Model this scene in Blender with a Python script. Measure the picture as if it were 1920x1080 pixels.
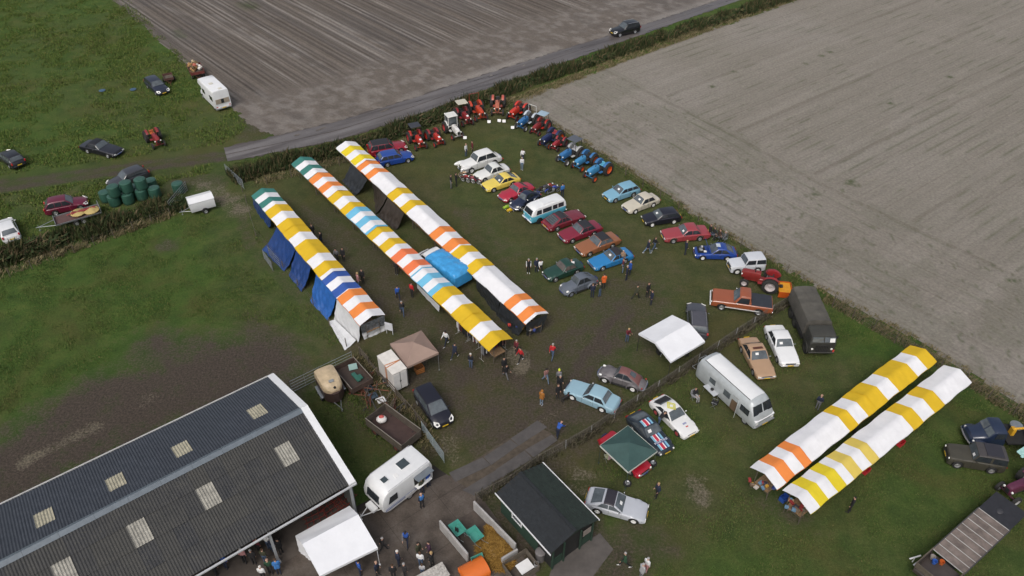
import bpy, math, random
import numpy as np
from mathutils import Vector, Matrix
for o in list(bpy.data.objects): bpy.data.objects.remove(o)
SC = bpy.context.scene
COL = SC.collection
R = math.radians
# ---------------------------------------------------------------- camera, sky, sun, exposure
FOC, PITCH, ROLL, CAMH = 1456.7, R(40.012), R(.7407), 47.04      # solved from stall lengths, wheelbases and plumb lines
cam = bpy.data.cameras.new('camera'); camo = bpy.data.objects.new('camera', cam); COL.objects.link(camo)
camo.matrix_world = Matrix.Translation((0, 0, CAMH)) @ Matrix.Rotation(R(90)-PITCH, 4, 'X') @ Matrix.Rotation(ROLL, 4, 'Z')
cam.sensor_width = 36; cam.sensor_fit = 'HORIZONTAL'; cam.lens = FOC/1920*36; cam.clip_end = 3000; cam.clip_start = .5
SC.camera = camo
SUN_EL, SUN_AZ = R(52), R(200)       # overcast: a wide soft sun, high and from behind the camera on the left
w = bpy.data.worlds.new('World'); SC.world = w; w.use_nodes = True
nt = w.node_tree; bg = nt.nodes['Background']
sky = nt.nodes.new('ShaderNodeTexSky'); sky.sky_type = 'NISHITA'; sky.sun_disc = False
sky.sun_elevation = SUN_EL; sky.sun_rotation = SUN_AZ; sky.air_density = 1.0; sky.dust_density = 6.0; sky.ozone_density = 1.0
hs = nt.nodes.new('ShaderNodeHueSaturation'); hs.inputs['Saturation'].default_value = .55
nt.links.new(sky.outputs[0], hs.inputs['Color']); nt.links.new(hs.outputs[0], bg.inputs['Color'])
bg.inputs['Strength'].default_value = .10
sl = bpy.data.lights.new('sun', 'SUN'); sl.energy = .75; sl.angle = R(28); sl.color = (1, .98, .96)
so = bpy.data.objects.new('sun', sl); COL.objects.link(so)
sd = Vector((math.sin(SUN_AZ)*math.cos(SUN_EL), math.cos(SUN_AZ)*math.cos(SUN_EL), math.sin(SUN_EL)))
so.rotation_euler = sd.to_track_quat('Z', 'Y').to_euler(); so.location = (0, 0, 90)
SC.view_settings.view_transform = 'Standard'; SC.view_settings.look = 'None'
SC.view_settings.exposure = 0.42; SC.view_settings.gamma = 1
SC.render.engine = 'CYCLES'; SC.cycles.max_bounces = 5; SC.cycles.diffuse_bounces = 3; SC.cycles.transparent_max_bounces = 6
try: SC.cycles.use_denoising = True
except Exception: pass

# ---------------------------------------------------------------- survey: a point of the photograph -> where it stands (height z)
_c, _s, _cr, _sr = math.cos(PITCH), math.sin(PITCH), math.cos(ROLL), math.sin(ROLL)
def G(u, v, z=0.):
    x, y = (u-960)/FOC, -(v-540)/FOC
    x, y = x*_cr-y*_sr, x*_sr+y*_cr
    d = Vector((x, _c+y*_s, -_s+y*_c)); t = (z-CAMH)/d.z
    return Vector((d.x*t, d.y*t, z))
def heading(f, r, z=.5):
    d = G(*f, z)-G(*r, z); return math.atan2(d.y, d.x)
rnd = random.Random(7)
nrg = np.random.default_rng(5)

# ---------------------------------------------------------------- value noise
_perm = nrg.random((256, 256))
def vnoise(x, y):
    xi = np.floor(x).astype(int); yi = np.floor(y).astype(int); fx = x-xi; fy = y-yi
    fx = fx*fx*(3-2*fx); fy = fy*fy*(3-2*fy)
    p = lambda a, b: _perm[a % 256, b % 256]
    return (p(xi, yi)*(1-fx)+p(xi+1, yi)*fx)*(1-fy)+(p(xi, yi+1)*(1-fx)+p(xi+1, yi+1)*fx)*fy
def fbm(x, y, o=4):
    s = 0; a = .5; t = 0
    for i in range(o): s = s+a*vnoise(x*2**i+17*i, y*2**i+31*i); t += a; a *= .5
    return s/t

# ---------------------------------------------------------------- materials
def lin(c):
    if isinstance(c, str):
        c = [int(c[i:i+2], 16)/255 for i in (0, 2, 4)]
        c = [x/12.92 if x <= .04045 else ((x+.055)/1.055)**2.4 for x in c]
    return tuple(c)
MATS = {}
def M(col, rough=.6, metal=0., coat=0., var=.12, scale=2.5, bump=0., bscale=30., trans=0., emit=0.):
    key = (col, rough, metal, coat, var, scale, bump, bscale, trans, emit)
    if key in MATS: return MATS[key]
    c = lin(col)
    m = bpy.data.materials.new('m_%d' % len(MATS)); m.use_nodes = True
    n = m.node_tree.nodes; l = m.node_tree.links; b = n['Principled BSDF']
    b.inputs['Roughness'].default_value = rough; b.inputs['Metallic'].default_value = metal
    b.inputs['Coat Weight'].default_value = coat; b.inputs['Coat Roughness'].default_value = .08
    tc = n.new('ShaderNodeTexCoord')
    nz = n.new('ShaderNodeTexNoise'); nz.inputs['Scale'].default_value = scale; nz.inputs['Detail'].default_value = 6; nz.inputs['Roughness'].default_value = .65
    oi = n.new('ShaderNodeObjectInfo'); ad = n.new('ShaderNodeVectorMath'); ad.operation = 'ADD'
    cm = n.new('ShaderNodeMath'); cm.operation = 'MULTIPLY'; cm.inputs[1].default_value = 40
    l.new(oi.outputs['Random'], cm.inputs[0]); l.new(tc.outputs['Object'], ad.inputs[0]); l.new(cm.outputs[0], ad.inputs[1]); l.new(ad.outputs[0], nz.inputs['Vector'])
    r = n.new('ShaderNodeMapRange'); r.inputs[1].default_value = .3; r.inputs[2].default_value = .7; r.inputs[3].default_value = 1-var; r.inputs[4].default_value = 1+var
    l.new(nz.outputs['Fac'], r.inputs[0])
    mx = n.new('ShaderNodeVectorMath'); mx.operation = 'MULTIPLY'; mx.inputs[0].default_value = c
    l.new(r.outputs[0], mx.inputs[1]); l.new(mx.outputs[0], b.inputs['Base Color'])
    if bump:
        bz = n.new('ShaderNodeTexNoise'); bz.inputs['Scale'].default_value = bscale; bz.inputs['Detail'].default_value = 4
        bp = n.new('ShaderNodeBump'); bp.inputs['Strength'].default_value = bump; bp.inputs['Distance'].default_value = .04
        l.new(ad.outputs[0], bz.inputs['Vector']); l.new(bz.outputs['Fac'], bp.inputs['Height']); l.new(bp.outputs[0], b.inputs['Normal'])
    if trans: b.inputs['Transmission Weight'].default_value = trans
    if emit: b.inputs['Emission Color'].default_value = (*c, 1); b.inputs['Emission Strength'].default_value = emit
    m.diffuse_color = (*c, 1)
    MATS[key] = m; return m
def paint(col): return M(col, .28, 0, .6, .05, 1.2)
GLASS = M((.026, .031, .036), .06, 0, .5, .25, 1.5)
GLASSL = M((.085, .10, .11), .07, 0, .5, .35, 1.5)  # paler glass: sky reflection on windscreens put into the base colour
CHROME = M((.62, .62, .62), .2, .9, 0, .1)
STEEL = M((.36, .38, .39), .42, .7, 0, .18)
TYRE = M((.018, .018, .018), .8, 0, 0, .3)
DARK = M((.014, .014, .014), .7, 0, 0, .3)
WHITE = M((.74, .74, .73), .5, 0, 0, .06)
LAMP = M((.8, .8, .76), .12, 0, .5, .05)
REDL = M((.42, .02, .02), .2, 0, .5, .1)
AMBER = M((.65, .2, .02), .2, 0, .5, .1)
PLATEY = M((.75, .5, .03), .5, 0, 0, .05)
PLATEB = M((.03, .05, .22), .5, 0, 0, .05)
WOOD = M('7a6248', .8, 0, 0, .25, 6, .3)
OLDWOOD = M('5a5248', .9, 0, 0, .3, 5, .4)
RUST = M('5a3226', .85, 0, 0, .35, 4, .3)

# ---------------------------------------------------------------- mesh building
class MB:
    def __init__(s): s.v = []; s.f = []; s.mi = []; s.sm = []
    def add(s, vs, fs, mi=0, sm=False):
        o = len(s.v); s.v += [tuple(p) for p in vs]
        for f in fs: s.f.append(tuple(i+o for i in f)); s.mi.append(mi); s.sm.append(sm)
        return s
    def box(s, c, d, mi=0, rz=0, M4=None, bev=0):
        x, y, z = d[0]/2, d[1]/2, d[2]/2
        if bev:
            b = min(bev, x*.9, y*.9, z*.9); vs = []; 
            pts = []
            for sx in (-1, 1):
                for sy in (-1, 1):
                    for sz in (-1, 1):
                        pts += [(sx*x, sy*(y-b), sz*(z-b)), (sx*(x-b), sy*y, sz*(z-b)), (sx*(x-b), sy*(y-b), sz*z)]
            def I(sx, sy, sz, k): return ((sx > 0)*4+(sy > 0)*2+(sz > 0))*3+k
            fs = []
            for q in (-1, 1):
                fs.append([I(q, -1, -1, 0), I(q, 1, -1, 0), I(q, 1, 1, 0), I(q, -1, 1, 0)])
                fs.append([I(-1, q, -1, 1), I(1, q, -1, 1), I(1, q, 1, 1), I(-1, q, 1, 1)])
                fs.append([I(-1, -1, q, 2), I(1, -1, q, 2), I(1, 1, q, 2), I(-1, 1, q, 2)])
            for a in (-1, 1):
                for b2 in (-1, 1):
                    fs.append([I(a, b2, -1, 0), I(a, b2, 1, 0), I(a, b2, 1, 1), I(a, b2, -1, 1)])
                    fs.append([I(a, -1, b2, 0), I(a, 1, b2, 0), I(a, 1, b2, 2), I(a, -1, b2, 2)])
                    fs.append([I(-1, a, b2, 1), I(1, a, b2, 1), I(1, a, b2, 2), I(-1, a, b2, 2)])
                    for q in (-1, 1): fs.append([I(a, b2, q, 0), I(a, b2, q, 1), I(a, b2, q, 2)])
            vs = pts
        else:
            vs = [(i*x, j*y, k*z) for i in (-1, 1) for j in (-1, 1) for k in (-1, 1)]
            fs = [(0, 1, 3, 2), (4, 6, 7, 5), (0, 4, 5, 1), (2, 3, 7, 6), (0, 2, 6, 4), (1, 5, 7, 3)]
        if M4 is not None: vs = [M4 @ Vector(p) for p in vs]
        elif rz:
            a, b = math.cos(rz), math.sin(rz); vs = [(p[0]*a-p[1]*b, p[0]*b+p[1]*a, p[2]) for p in vs]
        return s.add([(p[0]+c[0], p[1]+c[1], p[2]+c[2]) for p in vs], fs, mi)
    def tube(s, a, b, r, n=8, r2=None, mi=0, cap=True):
        a = Vector(a); b = Vector(b); d = (b-a)
        if d.length < 1e-6: return s
        q = d.to_track_quat('Z', 'Y'); r2 = r if r2 is None else r2; vs = []
        for k in range(n):
            t = 2*math.pi*k/n; vs.append(a+q @ Vector((r*math.cos(t), r*math.sin(t), 0)))
        for k in range(n):
            t = 2*math.pi*k/n; vs.append(b+q @ Vector((r2*math.cos(t), r2*math.sin(t), 0)))
        s.add(vs, [(k, (k+1) % n, n+(k+1) % n, n+k) for k in range(n)], mi, True)
        if cap: s.add(vs[:n], [tuple(range(n))[::-1]], mi); s.add(vs[n:], [tuple(range(n))], mi)
        return s
    def path(s, pts, r, n=6, mi=0):
        for a, b in zip(pts, pts[1:]): s.tube(a, b, r, n, mi=mi)
        return s
    def lathe(s, prof, n=20, axis='Y', c=(0, 0, 0), mi=0, mis=None):
        vs = []
        for (r, h) in prof:
            for k in range(n):
                t = 2*math.pi*k/n; a, b = r*math.cos(t), r*math.sin(t)
                vs.append({'Y': (a, h, b), 'Z': (a, b, h), 'X': (h, a, b)}[axis])
        vs = [(p[0]+c[0], p[1]+c[1], p[2]+c[2]) for p in vs]; o = len(s.v); s.v += vs
        for j in range(len(prof)-1):
            for k in range(n):
                s.f.append((o+j*n+k, o+j*n+(k+1) % n, o+(j+1)*n+(k+1) % n, o+(j+1)*n+k)); s.mi.append(mis[j] if mis else mi); s.sm.append(True)
        return s
    def ell(s, c, d, n=12, m=8, mi=0, q=None):
        vs = []; fs = []
        for j in range(m+1):
            ph = math.pi*j/m-math.pi/2
            for k in range(n):
                t = 2*math.pi*k/n; p = Vector((d[0]*math.cos(ph)*math.cos(t), d[1]*math.cos(ph)*math.sin(t), d[2]*math.sin(ph)))
                if q is not None: p = q @ p
                vs.append((p[0]+c[0], p[1]+c[1], p[2]+c[2]))
        for j in range(m):
            for k in range(n): fs.append((j*n+k, j*n+(k+1) % n, (j+1)*n+(k+1) % n, (j+1)*n+k))
        return s.add(vs, fs, mi, True)
    def prism(s, poly, z0, z1, mi=0):     # polygon in xy, extruded in z
        n = len(poly); vs = [(p[0], p[1], z0) for p in poly]+[(p[0], p[1], z1) for p in poly]
        return s.add(vs, [tuple(range(n))[::-1], tuple(range(n, 2*n))]+[(k, (k+1) % n, n+(k+1) % n, n+k) for k in range(n)], mi)
    def prismy(s, poly, y0, y1, mi=0):    # polygon in xz, extruded in y
        n = len(poly); vs = [(p[0], y0, p[1]) for p in poly]+[(p[0], y1, p[1]) for p in poly]
        return s.add(vs, [tuple(range(n)), tuple(range(n, 2*n))[::-1]]+[(k, n+k, n+(k+1) % n, (k+1) % n) for k in range(n)], mi)
    def grid(s, P, mi=0, sm=True):        # P[i][j] rows of points
        o = len(s.v); nr, nc = len(P), len(P[0])
        for r in P: s.v += [tuple(p) for p in r]
        for i in range(nr-1):
            for j in range(nc-1):
                s.f.append((o+i*nc+j, o+i*nc+j+1, o+(i+1)*nc+j+1, o+(i+1)*nc+j)); s.mi.append(mi); s.sm.append(sm)
        return s
    def slab(s, pts, off, mi=0, sm=False):   # flat polygon given thickness along off
        n = len(pts); off = Vector(off); b = [Vector(p)+off for p in pts]
        return s.add(list(pts)+b, [tuple(range(n)), tuple(range(n, 2*n))[::-1]]+[(k, n+k, n+(k+1) % n, (k+1) % n) for k in range(n)], mi, sm)
    def mesh(s, name, mats, sharp=40):
        me = bpy.data.meshes.new(name); me.from_pydata(s.v, [], s.f)
        for m in (mats if isinstance(mats, (list, tuple)) else [mats]): me.materials.append(m)
        me.polygons.foreach_set('material_index', s.mi); me.polygons.foreach_set('use_smooth', s.sm)
        me.validate(); me.update()
        if any(s.sm): me.set_sharp_from_angle(angle=R(sharp))
        return me
    def build(s, name, mats, parent=None, loc=(0, 0, 0), rz=0, sharp=40):
        return put(name, s.mesh(name, mats, sharp), parent, loc, rz)
def put(name, me, parent=None, loc=(0, 0, 0), rz=0):
    o = bpy.data.objects.new(name, me); COL.objects.link(o); o.location = loc; o.rotation_euler = (0, 0, rz)
    if parent is not None: o.parent = parent
    return o
def tag(o, label=None, cat=None, group=None, kind=None):
    if label: o['label'] = label
    if cat: o['category'] = cat
    if group: o['group'] = group
    if kind: o['kind'] = kind
    return o
def thing(name, label, cat, loc=(0, 0, 0), rz=0, group=None):
    o = bpy.data.objects.new(name, None); COL.objects.link(o); o.location = loc; o.rotation_euler = (0, 0, rz); o.empty_display_size = .3
    return tag(o, label, cat, group)
def npmesh(name, V, F, mats, mi=None, smooth=False):
    me = bpy.data.meshes.new(name); V = np.asarray(V, np.float32); F = np.asarray(F, np.int32); k = F.shape[1]
    me.vertices.add(len(V)); me.vertices.foreach_set('co', V.ravel())
    me.loops.add(F.size); me.loops.foreach_set('vertex_index', F.ravel())
    me.polygons.add(len(F)); me.polygons.foreach_set('loop_start', np.arange(0, F.size, k, dtype=np.int32)); me.polygons.foreach_set('loop_total', np.full(len(F), k, np.int32))
    for m in (mats if isinstance(mats, (list, tuple)) else [mats]): me.materials.append(m)
    if mi is not None: me.polygons.foreach_set('material_index', np.asarray(mi, np.int32))
    me.polygons.foreach_set('use_smooth', np.full(len(F), smooth))
    me.update(calc_edges=True); return me
CACHE = {}
def cached(key, fn):
    if key not in CACHE: CACHE[key] = fn()
    return CACHE[key]
# ================================================================ GROUND
def inside(px, py, poly):
    r = np.zeros(px.shape, bool); n = len(poly)
    for i in range(n):
        x1, y1 = poly[i][0], poly[i][1]; x2, y2 = poly[(i+1) % n][0], poly[(i+1) % n][1]
        c = ((y1 > py) != (y2 > py)) & (px < (x2-x1)*(py-y1)/((y2-y1) or 1e-9)+x1); r ^= c
    return r
def dist_line(px, py, pts):
    d = np.full(px.shape, 1e9)
    if len(pts) == 1: return np.hypot(px-pts[0][0], py-pts[0][1])
    for a, b in zip(pts, pts[1:]):
        ax, ay, bx, by = a[0], a[1], b[0], b[1]; L2 = (bx-ax)**2+(by-ay)**2
        t = np.clip(((px-ax)*(bx-ax)+(py-ay)*(by-ay))/L2, 0, 1); d = np.minimum(d, np.hypot(px-ax-t*(bx-ax), py-ay-t*(by-ay)))
    return d
def N(nodes, t, **k):
    n = nodes.new(t)
    for a, b in k.items():
        if a.startswith('i_'): n.inputs[int(a[2:])].default_value = b
        else: setattr(n, a, b)
    return n
def soilmat(name, fn):
    m = bpy.data.materials.new(name); m.use_nodes = True; t = m.node_tree; b = t.nodes['Principled BSDF']; b.inputs['Roughness'].default_value = .95
    b.inputs['Specular IOR Level'].default_value = .25
    fn(t, t.nodes, t.links, b); return m
def noise(n, l, vec, scale, detail=5, rough=.6, dist=0.):
    z = n.new('ShaderNodeTexNoise'); z.inputs['Scale'].default_value = scale; z.inputs['Detail'].default_value = detail; z.inputs['Roughness'].default_value = rough; z.inputs['Distortion'].default_value = dist
    l.new(vec, z.inputs['Vector']); return z.outputs['Fac']
def ramp(n, l, fac, stops):
    r = n.new('ShaderNodeValToRGB'); e = r.color_ramp.elements
    while len(e) < len(stops): e.new(.5)
    for k, (p, c) in enumerate(stops): e[k].position = p; e[k].color = (*lin(c), 1) if len(c) != 4 else c
    l.new(fac, r.inputs[0]); return r.outputs[0]
def mixc(n, l, fac, a, b, blend='MIX'):
    m = n.new('ShaderNodeMix'); m.data_type = 'RGBA'; m.blend_type = blend
    if hasattr(fac, 'links'): l.new(fac, m.inputs[0])
    else: m.inputs[0].default_value = fac
    for k, x in ((6, a), (7, b)):
        if hasattr(x, 'links'): l.new(x, m.inputs[k])
        else: m.inputs[k].default_value = (*lin(x), 1)
    return m.outputs[2]
def mapr(n, l, fac, a, b, c, d):
    r = n.new('ShaderNodeMapRange'); l.new(fac, r.inputs[0])
    for i, x in enumerate((a, b, c, d)): r.inputs[i+1].default_value = x
    return r.outputs[0]
def mth(n, l, op, a, b):
    r = n.new('ShaderNodeMath'); r.operation = op
    for k, x in ((0, a), (1, b)):
        if hasattr(x, 'links'): l.new(x, r.inputs[k])
        else: r.inputs[k].default_value = x
    return r.outputs[0]
def bump(n, l, b, h, strength, dist):
    p = n.new('ShaderNodeBump'); p.inputs['Strength'].default_value = strength; p.inputs['Distance'].default_value = dist
    l.new(h, p.inputs['Height']); l.new(p.outputs[0], b.inputs['Normal'])
def attr(n, name):
    a = n.new('ShaderNodeAttribute'); a.attribute_name = name; return a.outputs['Fac']
def stretch(n, l, ang, sx, sy):
    tc = n.new('ShaderNodeTexCoord'); mp = n.new('ShaderNodeMapping'); mp.vector_type = 'TEXTURE'
    mp.inputs['Rotation'].default_value = (0, 0, ang); mp.inputs['Scale'].default_value = (sx, sy, 1)
    l.new(tc.outputs['Object'], mp.inputs[0]); return mp.outputs[0]
A1, A2 = R(-53), R(37.5)      # the polder grid: everything here runs along one of two directions

def grass_nodes(t, n, l, b):
    P = n.new('ShaderNodeTexCoord').outputs['Object']
    big = noise(n, l, P, .07, 5, .6, .4); mid = noise(n, l, P, .55, 6, .7); fine = noise(n, l, P, 5.5, 6, .75); vf = noise(n, l, P, 22, 3, .7)
    lush = ramp(n, l, mid, [(.28, (.030, .064, .012)), (.5, (.054, .098, .017)), (.72, (.090, .122, .027))])
    worn = ramp(n, l, mid, [(.28, (.042, .051, .018)), (.5, (.071, .072, .029)), (.74, (.106, .092, .049))])
    gf = mth(n, l, 'ADD', attr(n, 'worn'), mapr(n, l, big, .3, .7, -.3, .3))
    g = mixc(n, l, mapr(n, l, gf, 0, 1, 0, 1), lush, worn)
    yel = mixc(n, l, mapr(n, l, noise(n, l, P, .16, 4, .6, .8), .5, .68, 0, .6), g, (.085, .078, .024))
    mud = ramp(n, l, fine, [(.3, (.038, .028, .021)), (.5, (.066, .051, .039)), (.75, (.108, .088, .069))])
    mf = mth(n, l, 'ADD', attr(n, 'mud'), mth(n, l, 'ADD', mapr(n, l, mid, .25, .75, -.38, .38), mapr(n, l, fine, .3, .7, -.22, .22)))
    c = mixc(n, l, mapr(n, l, mf, .30, .80, 0, 1), yel, mud)
    dry = ramp(n, l, fine, [(.3, (.095, .080, .055)), (.7, (.19, .165, .12))])
    df = mth(n, l, 'ADD', attr(n, 'dry'), mth(n, l, 'ADD', mapr(n, l, mid, .25, .75, -.3, .3), mapr(n, l, fine, .3, .7, -.2, .2)))
    c = mixc(n, l, mapr(n, l, df, .45, .7, 0, 1), c, dry)
    k = mth(n, l, 'MULTIPLY', mapr(n, l, fine, .25, .75, .6, 1.4), mapr(n, l, vf, .25, .75, .68, 1.32))
    cv = n.new('ShaderNodeVectorMath'); cv.operation = 'SCALE'; l.new(c, cv.inputs[0]); l.new(k, cv.inputs['Scale'])
    l.new(cv.outputs[0], b.inputs['Base Color'])
    h = mth(n, l, 'ADD', fine, mth(n, l, 'MULTIPLY', vf, .7)); bump(n, l, b, h, .9, .09)
    l.new(mapr(n, l, mf, .45, .7, .95, .62), b.inputs['Roughness'])
GRASS = soilmat('grass', grass_nodes)

def attrs(me, V, specs):
    x, y = V[:, 0], V[:, 1]; nz = fbm(x*.35, y*.35, 4)
    out = {'mud': np.zeros(len(x)), 'dry': np.zeros(len(x)), 'worn': np.zeros(len(x))}
    for (a, pts, rad, st) in specs:
        P = [G(*p) for p in pts]; d = dist_line(x, y, P)*(1+(nz-.5)*1.1)
        out[a] = np.maximum(out[a], st*np.clip(1.35-d/rad, 0, 1))
    for k, v in out.items():
        at = me.attributes.new(k, 'FLOAT', 'POINT'); at.data.foreach_set('value', v.astype(np.float32))
SPECS = [
    ('worn', [(640, 330), (1000, 700)], 16, .9), ('worn', [(900, 260), (1250, 520), (1300, 620)], 17, .85), ('worn', [(560, 350), (760, 620)], 10, .9),
    ('worn', [(760, 620), (1000, 860)], 12, 1), ('worn', [(1080, 900), (1300, 920), (1150, 1060)], 5, .8), ('worn', [(1250, 780), (1800, 900)], 20, .32),
    ('worn', [(0, 350), (430, 290)], 10, .5), ('worn', [(250, 200), (480, 250)], 8, .35), ('worn', [(0, 60), (300, 130)], 14, .25),
    ('mud', [(600, 420), (720, 560), (830, 640), (960, 720)], 4.0, .54), ('mud', [(690, 380), (780, 470), (900, 620)], 2.6, .3),
    ('mud', [(840, 700), (960, 760), (1050, 740)], 7.0, .62), ('mud', [(1000, 700), (1130, 610), (1180, 570)], 5.5, .58), ('mud', [(900, 800), (990, 830)], 5, .6), ('mud', [(1000, 780), (1060, 800)], 3.5, .55),
    ('mud', [(860, 620), (1000, 640), (1100, 600)], 5, .52), ('mud', [(1000, 690), (1040, 760)], 4, .62),
    ('mud', [(0, 900), (200, 770), (480, 690)], 5.6, .88), ('mud', [(300, 660), (480, 670)], 4.2, .66), ('dry', [(40, 870), (180, 800)], 1.0, .6), ('dry', [(275, 745), (290, 740)], 1.2, .5),
    ('mud', [(310, 458), (320, 462)], 1.6, .62), ('dry', [(312, 460)], 1.2, .42),
    ('mud', [(0, 356), (200, 327), (420, 298)], .9, .72), ('mud', [(0, 342), (205, 314), (420, 287)], .7, .66), ('mud', [(0, 349), (203, 320), (420, 292)], 1.6, .42), ('mud', [(330, 352), (400, 340)], 3, .5), ('dry', [(380, 350), (430, 378), (445, 395)], 2.2, .6),
    ('mud', [(480, 250), (500, 200), (455, 165)], 2.5, .55), ('mud', [(180, 380), (240, 375)], 2, .4),
    ('dry', [(1305, 905), (1310, 930)], 1.5, .68), ('dry', [(1095, 895), (1085, 920)], 1.6, .5), ('mud', [(1080, 1000), (1130, 1060)], 3.0, .7), ('mud', [(1190, 1000), (1240, 1020)], 2.5, .5),
    ('mud', [(1440, 930), (1500, 970)], 2, .45), ('mud', [(905, 960), (990, 1040)], 2.2, .7), ('mud', [(670, 760), (800, 850)], 3, .4), ('dry', [(840, 830), (850, 850)], 1.6, .55),
    ('mud', [(440, 380), (470, 460), (560, 560)], 1.0, .45), ('dry', [(970, 660), (975, 690)], 1.2, .75), ('mud', [(500, 440), (680, 660)], 1.5, .35),
    ('mud', [(1000, 800), (1045, 765), (1080, 690), (1130, 625), (1165, 580)], .7, .78), ('mud', [(1025, 812), (1070, 770), (1105, 700), (1150, 635), (1185, 590)], .7, .74), ('mud', [(985, 800), (1000, 740), (960, 680), (900, 660)], .8, .68), ('mud', [(960, 815), (900, 760), (860, 720), (820, 690)], 1.6, .6),
    ('dry', [(1010, 795), (1060, 765)], .45, .5), ('mud', [(700, 470), (760, 560), (810, 640)], 2.2, .52), ('mud', [(560, 390), (640, 480)], 2.0, .48), ('mud', [(1090, 590), (1000, 560), (930, 500)], 2.5, .42), ('mud', [(880, 400), (940, 470), (1010, 560)], 3, .36), ('mud', [(1230, 560), (1180, 640), (1130, 680)], 3.5, .46),
    ('mud', [(830, 740), (845, 800)], 2.2, .45), ('dry', [(935, 850), (1010, 800)], .8, .42),
]
def grid_mesh(x0, x1, y0, y1, res):
    nx = int((x1-x0)/res)+1; ny = int((y1-y0)/res)+1
    X, Y = np.meshgrid(np.linspace(x0, x1, nx), np.linspace(y0, y1, ny)); V = np.stack([X.ravel(), Y.ravel(), np.zeros(X.size)], 1)
    i = np.arange(nx*ny).reshape(ny, nx); F = np.stack([i[:-1, :-1].ravel(), i[:-1, 1:].ravel(), i[1:, 1:].ravel(), i[1:, :-1].ravel()], 1); return V, F
V, F = grid_mesh(-120, 120, 14, 190, .5)
me = npmesh('ground', V, F, GRASS, smooth=True); attrs(me, V, SPECS)
tag(put('ground', me), kind='structure')
V, F = grid_mesh(-900, 900, -400, 1400, 100); V[:, 2] = -.25
tag(put('ground_beyond', npmesh('ground_beyond', V, F, GRASS)), kind='structure')

def region(name, poly, res, zf, mat, ragged=.8, attrf=None, ang=None):
    P = np.array([(p[0], p[1]) for p in poly]); ca, sa = (math.cos(ang), math.sin(ang)) if ang is not None else (1, 0)
    Q = np.stack([P[:, 0]*ca+P[:, 1]*sa, -P[:, 0]*sa+P[:, 1]*ca], 1)
    V, F = grid_mesh(Q[:, 0].min()-1, Q[:, 0].max()+1, Q[:, 1].min()-1, Q[:, 1].max()+1, res) if not isinstance(res, tuple) else None or grid2(Q, res)
    u, v = V[:, 0].copy(), V[:, 1].copy(); x = u*ca-v*sa; y = u*sa+v*ca; V[:, 0] = x; V[:, 1] = y
    cx = V[F].mean(1); jx = (fbm(cx[:, 0]*.9, cx[:, 1]*.9, 3)-.5)*2*ragged; jy = (fbm(cx[:, 0]*.9+50, cx[:, 1]*.9+9, 3)-.5)*2*ragged
    keep = inside(cx[:, 0]+jx, cx[:, 1]+jy, poly); F = F[keep]
    V[:, 2] = zf(x, y, u, v); used = np.unique(F); mp = np.zeros(len(V), np.int64); mp[used] = np.arange(len(used)); V2 = V[used]; F = mp[F]
    me = npmesh(name, V2, F, mat, smooth=True)
    if attrf: attrf(me, V2)
    return tag(put(name, me), kind='structure')
def grid2(Q, res):
    x0, x1, y0, y1 = Q[:, 0].min()-1, Q[:, 0].max()+1, Q[:, 1].min()-1, Q[:, 1].max()+1
    nx = int((x1-x0)/res[0])+1; ny = int((y1-y0)/res[1])+1
    X, Y = np.meshgrid(np.linspace(x0, x1, nx), np.linspace(y0, y1, ny)); V = np.stack([X.ravel(), Y.ravel(), np.zeros(X.size)], 1)
    i = np.arange(nx*ny).reshape(ny, nx); F = np.stack([i[:-1, :-1].ravel(), i[:-1, 1:].ravel(), i[1:, 1:].ravel(), i[1:, :-1].ravel()], 1); return V, F

RU = [(420, 278), (533, 252), (633, 228), (767, 187), (900, 143), (1040, 98), (1147, 66), (1275, 25), (1350, 0), (1520, -55)]
RL = [(427, 304), (533, 283), (633, 263), (767, 221), (900, 172), (1040, 124), (1147, 85), (1275, 40), (1387, 1), (1560, -55)]
ru = [G(*p) for p in RU]; rl = [G(*p) for p in RL]
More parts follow.
